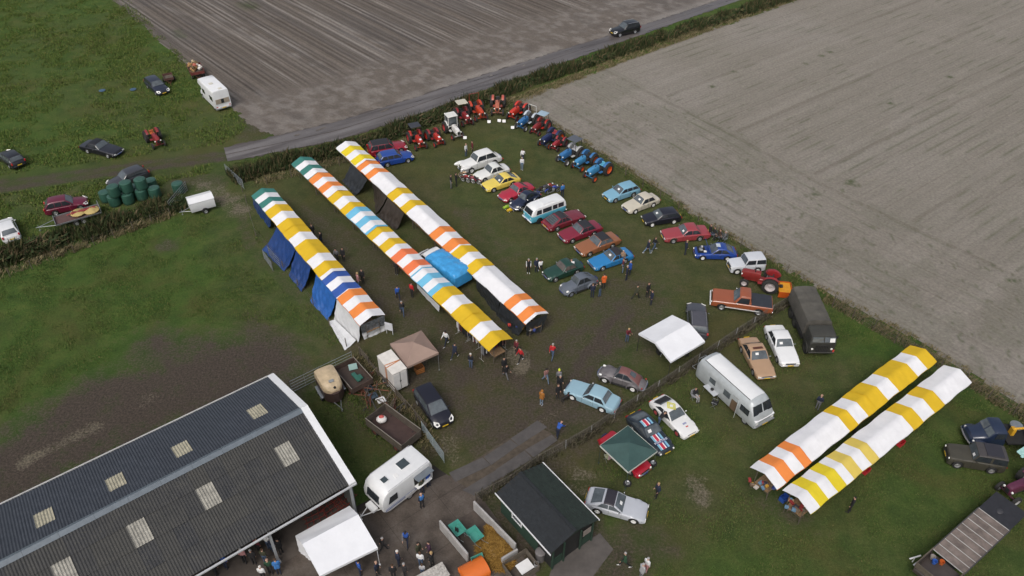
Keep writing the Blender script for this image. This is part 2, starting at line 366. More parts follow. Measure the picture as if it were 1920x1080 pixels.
# potato field, harvested: ridges run down to a headland along the road
def soil_nodes(c0, c1, c2, ang, sx, wet, rows, dk, spk):
    def f(t, n, l, b):
        P = n.new('ShaderNodeTexCoord').outputs['Object']; S = stretch(n, l, ang, sx, 1)
        a = noise(n, l, S, .5, 6, .65, .2); fine = noise(n, l, P, 3.5, 6, .75); big = noise(n, l, P, .06, 4, .6, .5); sp = noise(n, l, P, 14, 3, .8)
        c = ramp(n, l, a, [(.3, c0), (.52, c1), (.72, c2)])
        c = mixc(n, l, mapr(n, l, big, .35, .65, 0, .55), c, c1)
        c = mixc(n, l, mapr(n, l, attr(n, 'pale'), 0, 1, 0, .8), c, (.30, .275, .25))
        c = mixc(n, l, mapr(n, l, attr(n, 'green'), 0, 1, 0, .9), c, (.05, .07, .022))
        c = mixc(n, l, mapr(n, l, sp, .63, .70, 0, spk), c, (.035, .032, .024))
        rp = attr(n, 'rowpos'); wob = mth(n, l, 'ADD', rp, mapr(n, l, noise(n, l, P, .8, 2), 0, 1, -.05, .05))
        for per, off, wd, st in rows:
            fr = mth(n, l, 'ABSOLUTE', mth(n, l, 'SUBTRACT', mth(n, l, 'FRACT', mth(n, l, 'DIVIDE', mth(n, l, 'ADD', wob, off), per), 0), .5), 0)
            ln = mth(n, l, 'MULTIPLY', mapr(n, l, fr, 0, wd/per, 1, 0), mth(n, l, 'MULTIPLY', attr(n, 'rowamp'), mapr(n, l, a, .3, .65, 1.0, .35)))
            c = mixc(n, l, mth(n, l, 'MULTIPLY', ln, st), c, dk)
        c = mixc(n, l, mapr(n, l, attr(n, 'rut'), 0, 1, 0, .7), c, c0)
        k = n.new('ShaderNodeVectorMath'); k.operation = 'SCALE'; l.new(c, k.inputs[0]); l.new(mapr(n, l, fine, .25, .75, .68, 1.32), k.inputs['Scale']); l.new(k.outputs[0], b.inputs['Base Color'])
        bump(n, l, b, mth(n, l, 'ADD', fine, mth(n, l, 'MULTIPLY', sp, .6)), .8, .10)
        l.new(mapr(n, l, mth(n, l, 'ADD', a, mapr(n, l, big, .3, .7, -.2, .2)), .35, .6, wet, .9), b.inputs['Roughness'])
    return f
PLOW = soilmat('potato_soil', soil_nodes((.118, .100, .084), (.142, .121, .103), (.172, .150, .131), R(-47), 22, .45, [(.75, 0, .17, .8), (3.0, .4, .30, 1.0), (3.0, 1.5, .30, .95)], (.042, .033, .027), .6))
poly = [G(214, 0), G(470, 236), G(505, 252)]+[p+(q-p).normalized()*.6 for p, q in zip(ru[1:], rl[1:])]+[G(1500, -120), G(60, -120)]
uphill = [(p[0], p[1]) for p in ru]
def plow_z(x, y, u, v):
    d = dist_line(x, y, uphill); amp = np.clip((d-9-4*fbm(x*.1, y*.1, 2))/5, 0, 1)
    rid = .5+.5*np.cos(v*2*math.pi/1.5); rid = rid**1.3
    tram = np.exp(-((v % 6.0)-3.0)**2/.25)+np.exp(-((v % 6.0)-4.8)**2/.25)
    clod = (fbm(x*1.6, y*1.6, 3)-.5)*.10
    edge = np.clip((dist_line(x, y, [G(214, 0), G(470, 236)])-.3)/2, 0, 1)
    return .012+edge*np.clip(amp*(rid*.13-.10*tram)+.06+clod+(1-amp)*.045*np.cos(dist_line(x, y, uphill)*2*math.pi/1.3), -.0, .4)*np.clip(d/1.2, .02, 1)
def plow_attr(me, V):
    x, y = V[:, 0], V[:, 1]; ca, sa = math.cos(R(-47)), math.sin(R(-47)); v = -x*sa+y*ca; d = dist_line(x, y, uphill); amp = np.clip((d-10)/5, 0, 1)
    rut = amp*(np.exp(-((v % 6.0)-3.0)**2/.12)+np.exp(-((v % 6.0)-4.8)**2/.12))*(.5+fbm(x*.1, y*.1, 2))
    for pts in ([(600, 160), (690, 235)], [(585, 165), (660, 236)]): rut = np.maximum(rut, np.exp(-(dist_line(x, y, [G(*p) for p in pts])/.5)**2))
    gr = np.zeros(len(x)); 
    for pts, r in (([(460, 10), (470, 14)], 1.8), ([(330, 60), (340, 70)], 1.0)): gr = np.maximum(gr, np.clip(1.2-dist_line(x, y, [G(*p) for p in pts])/r, 0, 1)*fbm(x*1.5, y*1.5, 3)*1.3)
    rid = np.floor(v/.75).astype(int); rv = _perm[rid % 256, (rid*7) % 256]; fr_ = (v/.75) % 1.0; ln = np.exp(-((fr_-.5)/.16)**2)
    rut = np.maximum(rut, amp*ln*(.25+.75*(rv < .55))*np.clip(.4+fbm(x*.08+rid*.37, y*.08, 2), 0, 1)*.95)
    pale = amp*(rv > .70)*np.clip((fbm(x*.07+rid*3.1, y*.07, 3)-.40)*5, 0, 1)*(1-ln)*.75
    hd_ = (1-amp)*np.clip((fbm(x*1.0+9, y*1.0, 4)-.50)*4, 0, .5); pale = np.maximum(pale, hd_); rut = np.maximum(rut, (1-amp)*np.clip((fbm(x*.6+40, y*.6+3, 4)-.52)*5, 0, .8))
    for pts in ([(400, 30), (560, 110), (700, 175)], [(300, 10), (420, 55), (600, 120)], [(560, 10), (700, 80), (770, 88)]): pale = np.maximum(pale, .6*np.exp(-(dist_line(x, y, [G(*p) for p in pts])/.6)**2)*np.clip((fbm(x*.3, y*.3, 3)-.35)*4, 0, 1))
    pale = np.maximum(pale, .85*np.exp(-((d-.6)/.9)**2)*np.clip((fbm(x*.12, y*.12, 3)-.42)*5, 0, 1)); pale = np.maximum(pale, .6*np.clip(1-dist_line(x, y, [G(495, 235), G(560, 238)])/3.5, 0, 1)*np.clip((fbm(x*.9, y*.9, 3)-.4)*4, 0, 1))
    rut *= .55
    for k, a in (('rut', rut), ('green', gr), ('pale', pale), ('rowamp', amp)): me.attributes.new(k, 'FLOAT', 'POINT').data.foreach_set('value', np.clip(a, 0, 1).astype(np.float32))
    me.attributes.new('rowpos', 'FLOAT', 'POINT').data.foreach_set('value', v.astype(np.float32))
region('ploughed_field', poly, (.6, .22), plow_z, PLOW, .7, plow_attr, R(-47))
# stubble field on the right
FE = [(968, 190), (1050, 240), (1130, 288), (1215, 340), (1296, 398), (1420, 474), (1560, 552), (1720, 640), (1920, 765), (2080, 865)]
VE = [(968, 190), (1100, 143), (1200, 105), (1320, 62), (1420, 28), (1500, 0), (1650, -55)]
STUB = soilmat('field_soil', soil_nodes((.200, .180, .150), (.236, .214, .182), (.275, .252, .218), A2, 20, .8, [(.5, 0, .12, .22), (3.0, .3, .14, .5), (12.0, 2.0, .28, .65)], (.115, .098, .076), .32))
poly = [G(*p) for p in VE]+[G(2300, -55)]+[G(2300, 900)]+[G(*p) for p in FE[::-1]]
fe = [(G(*p).x, G(*p).y) for p in FE]
def stub_z(x, y, u, v):
    d = dist_line(x, y, fe); e = np.clip(d/1.0, .1, 1)
    head = d < 17
    r = np.where(head, np.cos(d*2*math.pi/1.5), np.cos(v*2*math.pi/1.5))
    return .014+e*(.03+.018*r+(fbm(x*1.4, y*1.4, 3)-.5)*.045)
def stub_attr(me, V):
    x, y = V[:, 0], V[:, 1]; ca, sa = math.cos(A2), math.sin(A2); v = -x*sa+y*ca; d = dist_line(x, y, fe); head = d < 17; q = np.where(head, d, v)
    m = fbm(x*.12, y*.12, 3)
    rut = (np.exp(-((q % 3.0)-1.5)**2/.03)*np.clip((m-.35)*3, 0, .8))+(np.exp(-((q % 12.0)-6.0)**2/.10)*.9*(m > .42))
    rut = np.maximum(rut, np.exp(-(d/1.3)**2)*.5)
    gr = np.exp(-((q % 1.5)-.75)**2/.02)*np.clip((fbm(x*.3, y*.3, 3)-.48)*4, 0, 1)*.5+np.where(head, .16, .04)*(fbm(x*.25, y*.25, 3) > .5)
    for p in ((1335, 163), (1375, 135), (1510, 120), (1540, 105), (1555, 98), (1590, 345), (1530, 365), (1780, 145), (1670, 195), (1897, 527), (1595, 340), (1605, 348)):
        g = G(*p); gr = np.maximum(gr, np.clip(1.4-np.hypot((x-g.x)/1.5, y-g.y)/.38, 0, 1)*fbm(x*3, y*3, 3)*1.7)
    rid = np.floor(q/.75).astype(int); rv = _perm[rid % 256, (rid*11+3) % 256]; fr_ = (q/.75) % 1.0
    rut = np.maximum(rut, np.exp(-((fr_-.5)/.22)**2)*np.where(rv > .8, .55, .16)*np.clip(.3+fbm(x*.1+rid, y*.1, 2), 0, 1))
    gr = np.maximum(gr, np.clip((fbm(x*2.2, y*2.2, 2)-.74)*9, 0, .6)*np.where(head, 1, .3)); pale = np.clip((fbm(x*.05, y*.05, 3)-.5)*2, 0, .35)+.25*np.exp(-((d-3)/2)**2)
    for p0_, p1_ in (((1300, 215), (1490, 138)), ((1620, 322), (1920, 150)), ((1570, 330), (1630, 395))): rut = np.maximum(rut, .9*np.exp(-(dist_line(x, y, [G(*p0_), G(*p1_)])/.22)**2))
    rut *= .7
    for k, a in (('rut', rut), ('green', gr), ('pale', pale), ('rowamp', np.clip(.35+m, 0, 1))): me.attributes.new(k, 'FLOAT', 'POINT').data.foreach_set('value', np.clip(a, 0, 1).astype(np.float32))
    me.attributes.new('rowpos', 'FLOAT', 'POINT').data.foreach_set('value', q.astype(np.float32))
region('stubble_field', poly, .3, stub_z, STUB, .5, stub_attr, A2)
# the concrete farm road: two strips with a muddy seam
def road_nodes(t, n, l, b):
    P = n.new('ShaderNodeTexCoord').outputs['Object']; S = stretch(n, l, R(34), 12, 1)
    a = noise(n, l, S, .9, 6, .65, .1); fine = noise(n, l, P, 6, 5, .7); big = noise(n, l, P, .09, 4, .5, .3)
    c = ramp(n, l, a, [(.3, (.050, .040, .035)), (.5, (.118, .107, .104)), (.75, (.185, .176, .176))])
    c = mixc(n, l, mapr(n, l, mth(n, l, 'ADD', attr(n, 'mud'), mapr(n, l, a, .3, .7, -.3, .3)), .35, .75, 0, .85), c, (.062, .048, .040))
    k = n.new('ShaderNodeVectorMath'); k.operation = 'SCALE'; l.new(c, k.inputs[0]); l.new(mapr(n, l, fine, .25, .75, .8, 1.2), k.inputs['Scale']); l.new(k.outputs[0], b.inputs['Base Color'])
    l.new(mapr(n, l, mth(n, l, 'ADD', a, big), .8, 1.2, .22, .6), b.inputs['Roughness']); b.inputs['Specular IOR Level'].default_value = .5
    bump(n, l, b, fine, .3, .03)
ROAD = soilmat('wet_concrete', road_nodes)
def strip(A, B, name, z, mat, f0, f1, step=.45, parent=None, ragg=.12, nc=7, mud=None):
    rows = []; 
    def samp(Q, s):
        seg = [(Q[i+1]-Q[i]).length for i in range(len(Q)-1)]; T = sum(seg)*s
        for i, q in enumerate(seg):
            if T <= q or i == len(seg)-1: return Q[i].lerp(Q[i+1], T/q)
            T -= q
    L = sum((A[i+1]-A[i]).length for i in range(len(A)-1)); n = max(2, int(L/step)); V = []; at = []
    for i in range(n+1):
        a, b_ = samp(A, i/n), samp(B, i/n)
        for j in range(nc):
            f = f0+(f1-f0)*j/(nc-1); p = a.lerp(b_, f)
            if ragg and j in (0, nc-1): p = p+(b_-a).normalized()*rnd.uniform(-ragg, ragg)
            V.append((p.x, p.y, z)); at.append(mud(i/n, f) if mud else 0)
    i = np.arange((n+1)*nc).reshape(n+1, nc); F = np.stack([i[:-1, :-1].ravel(), i[:-1, 1:].ravel(), i[1:, 1:].ravel(), i[1:, :-1].ravel()], 1)
    me = npmesh(name, V, F, mat, smooth=False); me.attributes.new('mud', 'FLOAT', 'POINT').data.foreach_set('value', np.array(at, np.float32))
    return put(name, me, parent)
road = tag(strip(ru, rl, 'road', .035, ROAD, -.02, 1.02, ragg=.25, mud=lambda s, f: .85), kind='structure')
strip(ru, rl, 'concrete_strip', .047, ROAD, .02, .47, parent=road, ragg=.03, mud=lambda s, f: .05+.5*max(0, s-.25)*(1.2 if .2 < f < .4 else .5)+(.35 if f < .06 else 0))
strip(ru, rl, 'concrete_strip', .047, ROAD, .51, .98, parent=road, ragg=.03, mud=lambda s, f: .05+.45*max(0, s-.2)*(1.2 if .6 < f < .8 else .5))

# ---------------------------------------------------------------- blades and leaves: reed, rough grass, dead stalks
def isl_mat(stops, rough=.8):
    m = bpy.data.materials.new('leafy'); m.use_nodes = True; n = m.node_tree.nodes; l = m.node_tree.links; b = n['Principled BSDF']; b.inputs['Roughness'].default_value = rough; b.inputs['Specular IOR Level'].default_value = .2
    g = n.new('ShaderNodeNewGeometry'); l.new(ramp(n, l, g.outputs['Random Per Island'], stops), b.inputs['Base Color']); return m
REED = isl_mat([(0, (.020, .034, .012)), (.35, (.034, .052, .018)), (.62, (.055, .068, .024)), (.80, (.100, .082, .040)), (1, (.125, .090, .055))])
TUFT = isl_mat([(0, (.036, .070, .013)), (.5, (.062, .104, .020)), (.85, (.098, .120, .032)), (1, (.14, .125, .05))])
DRYG = isl_mat([(0, (.105, .095, .042)), (.4, (.18, .148, .078)), (.8, (.26, .215, .125)), (1, (.075, .085, .026))])
MEADT = isl_mat([(0, (.046, .086, .014)), (.5, (.078, .124, .022)), (.85, (.120, .142, .034)), (1, (.16, .145, .05))])
WORNG = isl_mat([(0, (.040, .056, .016)), (.5, (.066, .078, .025)), (.85, (.098, .096, .038)), (1, (.125, .105, .055))])
def blades(name, label, pts, width, hgt, dens, mat, wid=.05, lean=.45, cat='grass', clump=1.6, leafy=.0, z0=0., profile=True, seed=1, kind='stuff'):
    g = np.random.default_rng(seed); P = [Vector(p) for p in pts]; out = []
    for a, b in zip(P, P[1:]):
        d = (b-a); L = d.length; n = int(L*width*dens); t = g.random(n); s = (g.random(n)-.5); nx, ny = -d.y/L, d.x/L
        out.append(np.stack([a.x+d.x*t+nx*s*width, a.y+d.y*t+ny*s*width, np.abs(s)*2], 1))
    Q = np.concatenate(out); c = fbm(Q[:, 0]*clump, Q[:, 1]*clump, 3); keep = g.random(len(Q)) < np.clip((c-.22)*2.6, .12, 1); Q = Q[keep]; c = c[keep]; n = len(Q)
    h = hgt*(.45+.85*c)*(.65+.6*g.random(n))*(np.clip(1.15-.7*Q[:, 2]**2, .3, 1) if profile else 1)
    an = g.random(n)*6.283; ln = lean*(.3+g.random(n)); w = wid*(.6+.8*g.random(n)); zb = z0+(h*.7*g.random(n) if leafy else 0)
    x, y = Q[:, 0], Q[:, 1]; bx, by = -np.sin(an)*w/2, np.cos(an)*w/2; lx, ly = np.cos(an)*ln*h, np.sin(an)*ln*h
    hh = h if not leafy else h*leafy
    Vv = np.stack([np.stack([x-bx, y-by, zb+0*x], 1), np.stack([x+bx, y+by, zb+0*x], 1), np.stack([x+bx*.8+lx*.4, y+by*.8+ly*.4, zb+hh*.62], 1), np.stack([x+lx, y+ly, zb+hh], 1)], 1).reshape(-1, 3)
    i = np.arange(n)*4; F = np.stack([i, i+1, i+2, i+3], 1)
    o = put(name, npmesh(name, Vv, F, mat)); return tag(o, label, cat, kind=kind)
hedge = [G(*p) for p in ((432, 338), (520, 312), (640, 286), (770, 240), (900, 190), (1000, 152), (1150, 103), (1300, 54), (1480, -4), (1600, -42))]
blades('reed_bank', 'dark green reed bank along the ditch between concrete road and show field', hedge, 2.8, 1.35, 70, REED, .085, .35, 'reeds', .55, seed=3)
blades('reed_bank', 'lower leafy growth of the reed bank beside the concrete road', hedge, 2.6, 1.0, 50, REED, .15, .8, 'reeds', .5, .35, seed=4)
h2 = [G(*p) for p in ((-60, 512), (60, 472), (180, 436), (250, 410), (345, 380))]
blades('reed_bank', 'dark reed bank on the left between the bales and the muddy paddock', h2, 3.2, 1.4, 70, REED, .085, .35, 'reeds', .55, seed=5)
blades('reed_bank', 'lower leafy growth of the reed bank left of the white box trailer', h2, 3.0, 1.2, 45, REED, .15, .8, 'reeds', .5, .35, seed=6)
blades('dry_grass', 'straw coloured grass strip in front of the left reed bank', [G(*p) for p in ((-40, 532), (80, 488), (200, 447), (325, 402))], 1.3, .55, 90, DRYG, .05, .8, seed=7)
blades('rough_grass', 'yellowish verge grass between the reed bank and the stubble field', [G(*p) for p in ((930, 196), (975, 186), (1100, 138), (1200, 100), (1320, 57), (1490, -4), (1650, -60))], 2.0, .4, 90, DRYG, .06, .9, seed=8)
blades('rough_grass', 'green verge grass between road and reed bank', [G(*p) for p in ((440, 312), (533, 293), (640, 270), (760, 232))], 1.4, .3, 80, TUFT, .05, .9, seed=9)
blades('rough_grass', 'rough grass bank between reeds and the show field', [G(*p) for p in ((470, 345), (600, 312), (640, 300), (780, 262), (900, 215), (950, 203))], 1.8, .45, 70, DRYG, .05, .8, seed=10)
blades('rough_grass', 'tall verge grass between the tractors and the stubble field', [G(*p) for p in FE], 1.1, .32, 80, DRYG, .05, .8, seed=11)
blades('rough_grass', 'green grass below the verge along the stubble field fence', [G(u-11, v+8) for u, v in FE], 1.3, .24, 80, TUFT, .05, .9, seed=12)
blades('rough_grass', 'tall dry growth along the boundary fence past the army truck', [G(*p) for p in ((1545, 560), (1640, 613), (1740, 668), (1850, 740), (1990, 830))], 1.3, .48, 100, DRYG, .05, .6, seed=13)
def scatter(name, label, poly, n, hgt, mat, seed, wid=.05):
    g = np.random.default_rng(seed); P = np.array([(G(*p).x, G(*p).y) for p in poly]); x = g.uniform(P[:, 0].min(), P[:, 0].max(), n*2); y = g.uniform(P[:, 1].min(), P[:, 1].max(), n*2)
    k = inside(x, y, P); x = x[k][:n]; y = y[k][:n]; c = fbm(x*.5, y*.5, 4); k = g.random(len(x)) < np.clip((c-.35)*4, .05, 1)
    for (a_, pts, rad, st) in SPECS:
        if a_ != 'worn' and st > .4: k &= dist_line(x, y, [G(*p) for p in pts]) > rad*(.55 if st < .6 else .95)*(.6+.8*c)
    x = x[k]; y = y[k]; c = c[k]; n = len(x)
    h = hgt*(.4+c)*(.6+.6*g.random(n)); an = g.random(n)*6.283; w = wid*(.6+.8*g.random(n)); bx, by = -np.sin(an)*w/2, np.cos(an)*w/2; lx, ly = np.cos(an)*h*.7, np.sin(an)*h*.7
    V = np.stack([np.stack([x-bx, y-by, 0*x], 1), np.stack([x+bx, y+by, 0*x], 1), np.stack([x+lx, y+ly, h], 1)], 1).reshape(-1, 3); i = np.arange(n)*3
    return tag(put(name, npmesh(name, V, np.stack([i, i+1, i+2], 1), mat)), label, 'grass', kind='stuff')
scatter('meadow_grass', 'long green grass of the upper left meadow with parked cars', [(-60, -40), (205, -40), (470, 240), (415, 272), (0, 330), (-60, 340)], 130000, .20, MEADT, 21, .09)
scatter('meadow_grass', 'grass between the track and the left reed bank', [(-40, 365), (415, 305), (330, 380), (-40, 490)], 26000, .2, MEADT, 22, .08)
scatter('paddock_grass', 'grass of the muddy paddock behind the barn', [(-40, 540), (330, 405), (450, 385), (640, 640), (530, 700), (0, 800)], 60000, .13, TUFT, 23, .06)
scatter('paddock_grass', 'grass of the lower right paddock around the two stall rows', [(1480, 575), (1560, 580), (1920, 800), (1960, 1100), (1120, 1100), (1010, 880)], 90000, .11, TUFT, 24, .05)
scatter('paddock_grass', 'grass beside the horse trailer and wagon', [(560, 720), (680, 680), (810, 850), (700, 880), (660, 890)], 9000, .13, TUFT, 25, .05)
scatter('show_grass', 'trodden grass of the show field', [(480, 350), (640, 290), (940, 205), (1130, 300), (1480, 565), (1010, 850), (830, 850), (660, 660)], 90000, .07, WORNG, 26, .05)
# ================================================================ BUILDINGS
def frame(o, xdir):        # local frame: origin o (ground), x along xdir
    a = math.atan2(xdir.y, xdir.x); return Vector((o.x, o.y, 0)), a
def corr(name, w, l, pitch, amp, mat, per=6, th=.0):
    mb = MB(); n = int(round(w/pitch))*per
    mb.grid([[(w*i/n, y, amp*math.cos(2*math.pi*i/per)) for y in (0, l)] for i in range(n+1)]); return mb.mesh(name, mat, 60)
# barn: front eave runs from the caravan down to the lower left
be = G(661.5, 904, 3.6); bd = (G(360, 1079, 3.6)-be); BA = math.atan2(bd.y, bd.x); BW, BL, BE, BR = 12.3, 34.5, 3.6, 5.5
barn = thing('barn', 'long open-fronted barn with dark corrugated roof and pale skylight sheets', 'barn', (be.x, be.y, 0), BA)
# local x runs along the eave to the left, local y = towards the camera side is negative... back eave at y = -BW
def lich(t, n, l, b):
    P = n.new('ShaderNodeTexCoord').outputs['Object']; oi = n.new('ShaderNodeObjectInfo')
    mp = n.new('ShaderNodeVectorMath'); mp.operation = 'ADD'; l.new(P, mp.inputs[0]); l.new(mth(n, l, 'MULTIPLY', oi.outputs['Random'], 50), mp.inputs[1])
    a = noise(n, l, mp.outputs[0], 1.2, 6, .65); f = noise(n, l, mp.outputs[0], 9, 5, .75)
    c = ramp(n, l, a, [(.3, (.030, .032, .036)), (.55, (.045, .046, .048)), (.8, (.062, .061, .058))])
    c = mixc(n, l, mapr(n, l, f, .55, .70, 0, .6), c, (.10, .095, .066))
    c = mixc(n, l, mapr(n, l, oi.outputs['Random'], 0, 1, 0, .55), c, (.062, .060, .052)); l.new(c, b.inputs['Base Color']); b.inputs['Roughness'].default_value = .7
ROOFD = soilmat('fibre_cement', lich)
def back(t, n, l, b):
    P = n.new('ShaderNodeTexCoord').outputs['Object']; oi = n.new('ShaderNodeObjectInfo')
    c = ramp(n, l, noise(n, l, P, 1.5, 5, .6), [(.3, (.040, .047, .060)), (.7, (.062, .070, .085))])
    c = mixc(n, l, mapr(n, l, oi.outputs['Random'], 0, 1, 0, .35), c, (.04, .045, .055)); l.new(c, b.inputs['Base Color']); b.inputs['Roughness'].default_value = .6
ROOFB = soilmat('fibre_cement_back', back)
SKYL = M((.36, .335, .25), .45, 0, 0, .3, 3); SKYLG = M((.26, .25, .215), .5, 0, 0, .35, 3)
slope = math.atan2(BR-BE, BW/2); SLEN = math.hypot(BR-BE, BW/2); NC, NR = 32, 4; SW = BL/NC; SH = SLEN/NR
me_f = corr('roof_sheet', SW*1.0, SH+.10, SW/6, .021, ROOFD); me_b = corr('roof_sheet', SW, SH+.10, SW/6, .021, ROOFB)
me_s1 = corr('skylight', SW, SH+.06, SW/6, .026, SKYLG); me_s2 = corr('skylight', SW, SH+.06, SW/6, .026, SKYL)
def barn_cell(px, py, front):     # which sheet lies under a point of the photo
    for k in range(40):
        f = k/39; z = BE+(BR-BE)*f+0; y = -(BW/2)*f if front else -BW+(BW/2)*f
        p = G(px, py, z); dx, dy = p.x-be.x, p.y-be.y; lx = dx*math.cos(BA)+dy*math.sin(BA); ly = -dx*math.sin(BA)+dy*math.cos(BA)
        if abs(ly-y) < .2: return int(lx/SW), min(NR-1, int(f*NR))
    return None
sky_f = {barn_cell(*p, True) for p in ((272, 985), (396, 918), (537, 843), (100, 1067))}; sky_b = {barn_cell(*p, False) for p in ((67, 979), (228, 898), (347, 838), (483, 770))}
for front in (True, False):
    for c in range(NC):
        for r in range(NR):
            sk = (c, r) in (sky_f if front else sky_b)
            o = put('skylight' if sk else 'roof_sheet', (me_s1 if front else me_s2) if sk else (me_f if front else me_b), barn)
            f = r/NR; lift = .035+(.02 if sk else 0)
            x = c*SW
            if front: o.location = (x, -BW/2*f+.05, BE+(BR-BE)*f+lift+.05); o.rotation_euler = (slope, 0, 0); o.scale = (1, -1, 1)
            else: o.location = (x, -BW+BW/2*f-.05, BE+(BR-BE)*f+lift+.05); o.rotation_euler = (slope-.019, 0, 0)
            if front: o.rotation_euler = (-slope+.019, 0, 0)
cap = MB()
prof = [(-.30, -.10), (-.16, -.035), (-.10, .03), (0, .07), (.10, .03), (.16, -.035), (.30, -.10)]
cap.grid([[(x, p[0], p[1]) for p in prof] for x in (0, 2.02)]); capm = cap.mesh('ridge_cap', M((.12, .145, .17), .5, 0, 0, .15))
for k in range(17): put('ridge_cap', capm, barn, (k*2.03, -BW/2, BR+.115))
WT = M((.70, .71, .72), .45, 0, 0, .06)
for sgn, y0 in ((1, 0), (-1, -BW)):
    mb = MB(); a = Vector((-.16, y0+sgn*.12, BE-.02)); b = Vector((-.16, -BW/2, BR+.06)); d = Vector((.5, 0, 0))
    mb.slab([a, b, b+d, a+d], (0, 0, .14)); mb.slab([a, a+Vector((0, 0, -.28)), b+Vector((0, 0, -.28)), b], (-.03, 0, 0)); mb.build('barge_board', WT, barn)
mb = MB(); mb.box((BL/2, .22, BE-.02), (BL+.3, .12, .10)); mb.build('gutter', M((.45, .46, .47), .5), barn)
mb = MB(); mb.box((BL/2, .12, BE-.16), (BL+.3, .05, .18)); mb.build('fascia', DARK, barn)
mb = MB(); mb.box((BL/2, -BW-.2, BE-.0), (BL+.3, .10, .09)); mb.build('gutter', M((.45, .45, .44), .5), barn)
WALLB = M((.10, .105, .10), .8, 0, 0, .2, 2)
mb = MB(); mb.box((BL/2, -BW+.1, BE/2-.1), (BL, .12, BE-.2)); mb.build('back_wall', WALLB, barn)
mb = MB(); mb.slab([(.05, -.1, 0), (.05, -BW+.2, 0), (.05, -BW+.2, BE-.15), (.05, -BW/2, BR-.2), (.05, -.1, BE-.15)], (.1, 0, 0)); mb.build('gable_wall', WALLB, barn)
for x in (.25, 6.05, 11.75, 17.4, 23.1):
    mb = MB(); mb.box((x, 0, BE/2-.1), (.16, .16, BE-.2)); mb.box((x, 0, .06), (.3, .3, .12)); mb.build('post', M((.42, .44, .46), .45, .3), barn)
    mb = MB(); mb.tube((x, -.1, BE-.3), (x, -BW/2, BR-.35), .09, 6); mb.tube((x, -BW+.1, BE-.3), (x, -BW/2, BR-.35), .09, 6); mb.build('rafter', OLDWOOD, barn)
def barnpt(x, y): return Vector((be.x+x*math.cos(BA)-y*math.sin(BA), be.y+x*math.sin(BA)+y*math.cos(BA), 0))
# concrete yard
def conc(t, n, l, b):
    P = n.new('ShaderNodeTexCoord').outputs['Object']; a = noise(n, l, P, .6, 6, .65, .3); f = noise(n, l, P, 7, 5, .75)
    c = ramp(n, l, a, [(.3, (.050, .040, .032)), (.52, (.088, .072, .060)), (.75, (.125, .108, .094))])
    k = n.new('ShaderNodeVectorMath'); k.operation = 'SCALE'; l.new(c, k.inputs[0]); l.new(mapr(n, l, f, .25, .75, .72, 1.28), k.inputs['Scale']); l.new(k.outputs[0], b.inputs['Base Color'])
    l.new(mapr(n, l, a, .3, .7, .45, .85), b.inputs['Roughness']); bump(n, l, b, f, .4, .03)
CONC = soilmat('muddy_concrete', conc)
yo = G(812, 878); yard = MB(); ya = math.atan2(*(lambda d: (d.y, d.x))(G(1000, 800)-G(880, 885)))
mb = MB(); P4 = [G(640, 965), G(812, 872), G(905, 935), G(1010, 1085), G(1010, 1150), G(200, 1250), G(330, 1110), G(560, 1010)]
mb.prism([(p.x, p.y) for p in P4], -.05, .010); yardo = tag(mb.build('concrete_yard', M((.03, .025, .02), .9), None), kind='structure')
# slabs of the yard, laid on the barn's grid
cb, sb = math.cos(BA), math.sin(BA); PP = [(p.x, p.y) for p in P4]
for i in range(-5, 6):
    for j in range(-1, 5):
        x0, x1 = i*4.0+.012-1.1, (i+1)*4.0-.012-1.1; y0, y1 = j*3.4+.012-1.0, (j+1)*3.4-.012-1.0
        cs = [(x0, y0), (x1, y0), (x1, y1), (x0, y1)]; W4 = [(be.x+x*cb-y*sb, be.y+x*sb+y*cb) for x, y in cs]
        # clip slab to yard outline
        def clip(sub, clp):
            out = sub
            area = sum(clp[k][0]*clp[(k+1) % len(clp)][1]-clp[(k+1) % len(clp)][0]*clp[k][1] for k in range(len(clp)))
            c = clp if area > 0 else clp[::-1]
            for k in range(len(c)):
                a, b2 = c[k], c[(k+1) % len(c)]; inp = out; out = []
                if not inp: break
                sd_ = lambda p: (b2[0]-a[0])*(p[1]-a[1])-(b2[1]-a[1])*(p[0]-a[0])
                for q in range(len(inp)):
                    p, r = inp[q-1], inp[q]; dp, dr = sd_(p), sd_(r)
                    if (dp >= 0) != (dr >= 0): t = dp/(dp-dr); out.append((p[0]+(r[0]-p[0])*t, p[1]+(r[1]-p[1])*t))
                    if dr >= 0: out.append(r)
            return out
        q = clip(W4, PP)
        if len(q) > 2:
            mb = MB(); z = .018+rnd.uniform(-.004, .006); mb.prism(q, -.02, z); mb.build('slab', CONC, yardo)
# slab path leading out of the yard
pathg = MB(); pp = [G(840, 893), G(1000, 795), G(1045, 818), G(893, 935)]
mb = MB(); mb.prism([(p.x, p.y) for p in pp], -.05, .006); patho = tag(mb.build('slab_path', M((.07, .055, .04), .95, 0, 0, .4, 3), None), kind='structure')
SLAB = M((.075, .068, .064), .6, 0, 0, .25, 1.6, .3, 12)
z6 = lambda x, y: G(800+x/4.911, 740+y/4.911)
for q in ([(205, 720), (515, 580), (590, 650), (265, 805)], [(525, 575), (770, 415), (845, 470), (595, 650)], [(775, 405), (1020, 240), (1110, 300), (850, 470)],
          [(330, 880), (640, 695), (690, 760), (440, 935)], [(635, 690), (900, 515), (975, 590), (695, 765)], [(905, 510), (1150, 370), (1205, 420), (985, 580)]):
    mb = MB(); mb.prism([(z6(*p).x, z6(*p).y) for p in q], -.02, .022+rnd.uniform(0, .012)); mb.build('slab', SLAB, patho)
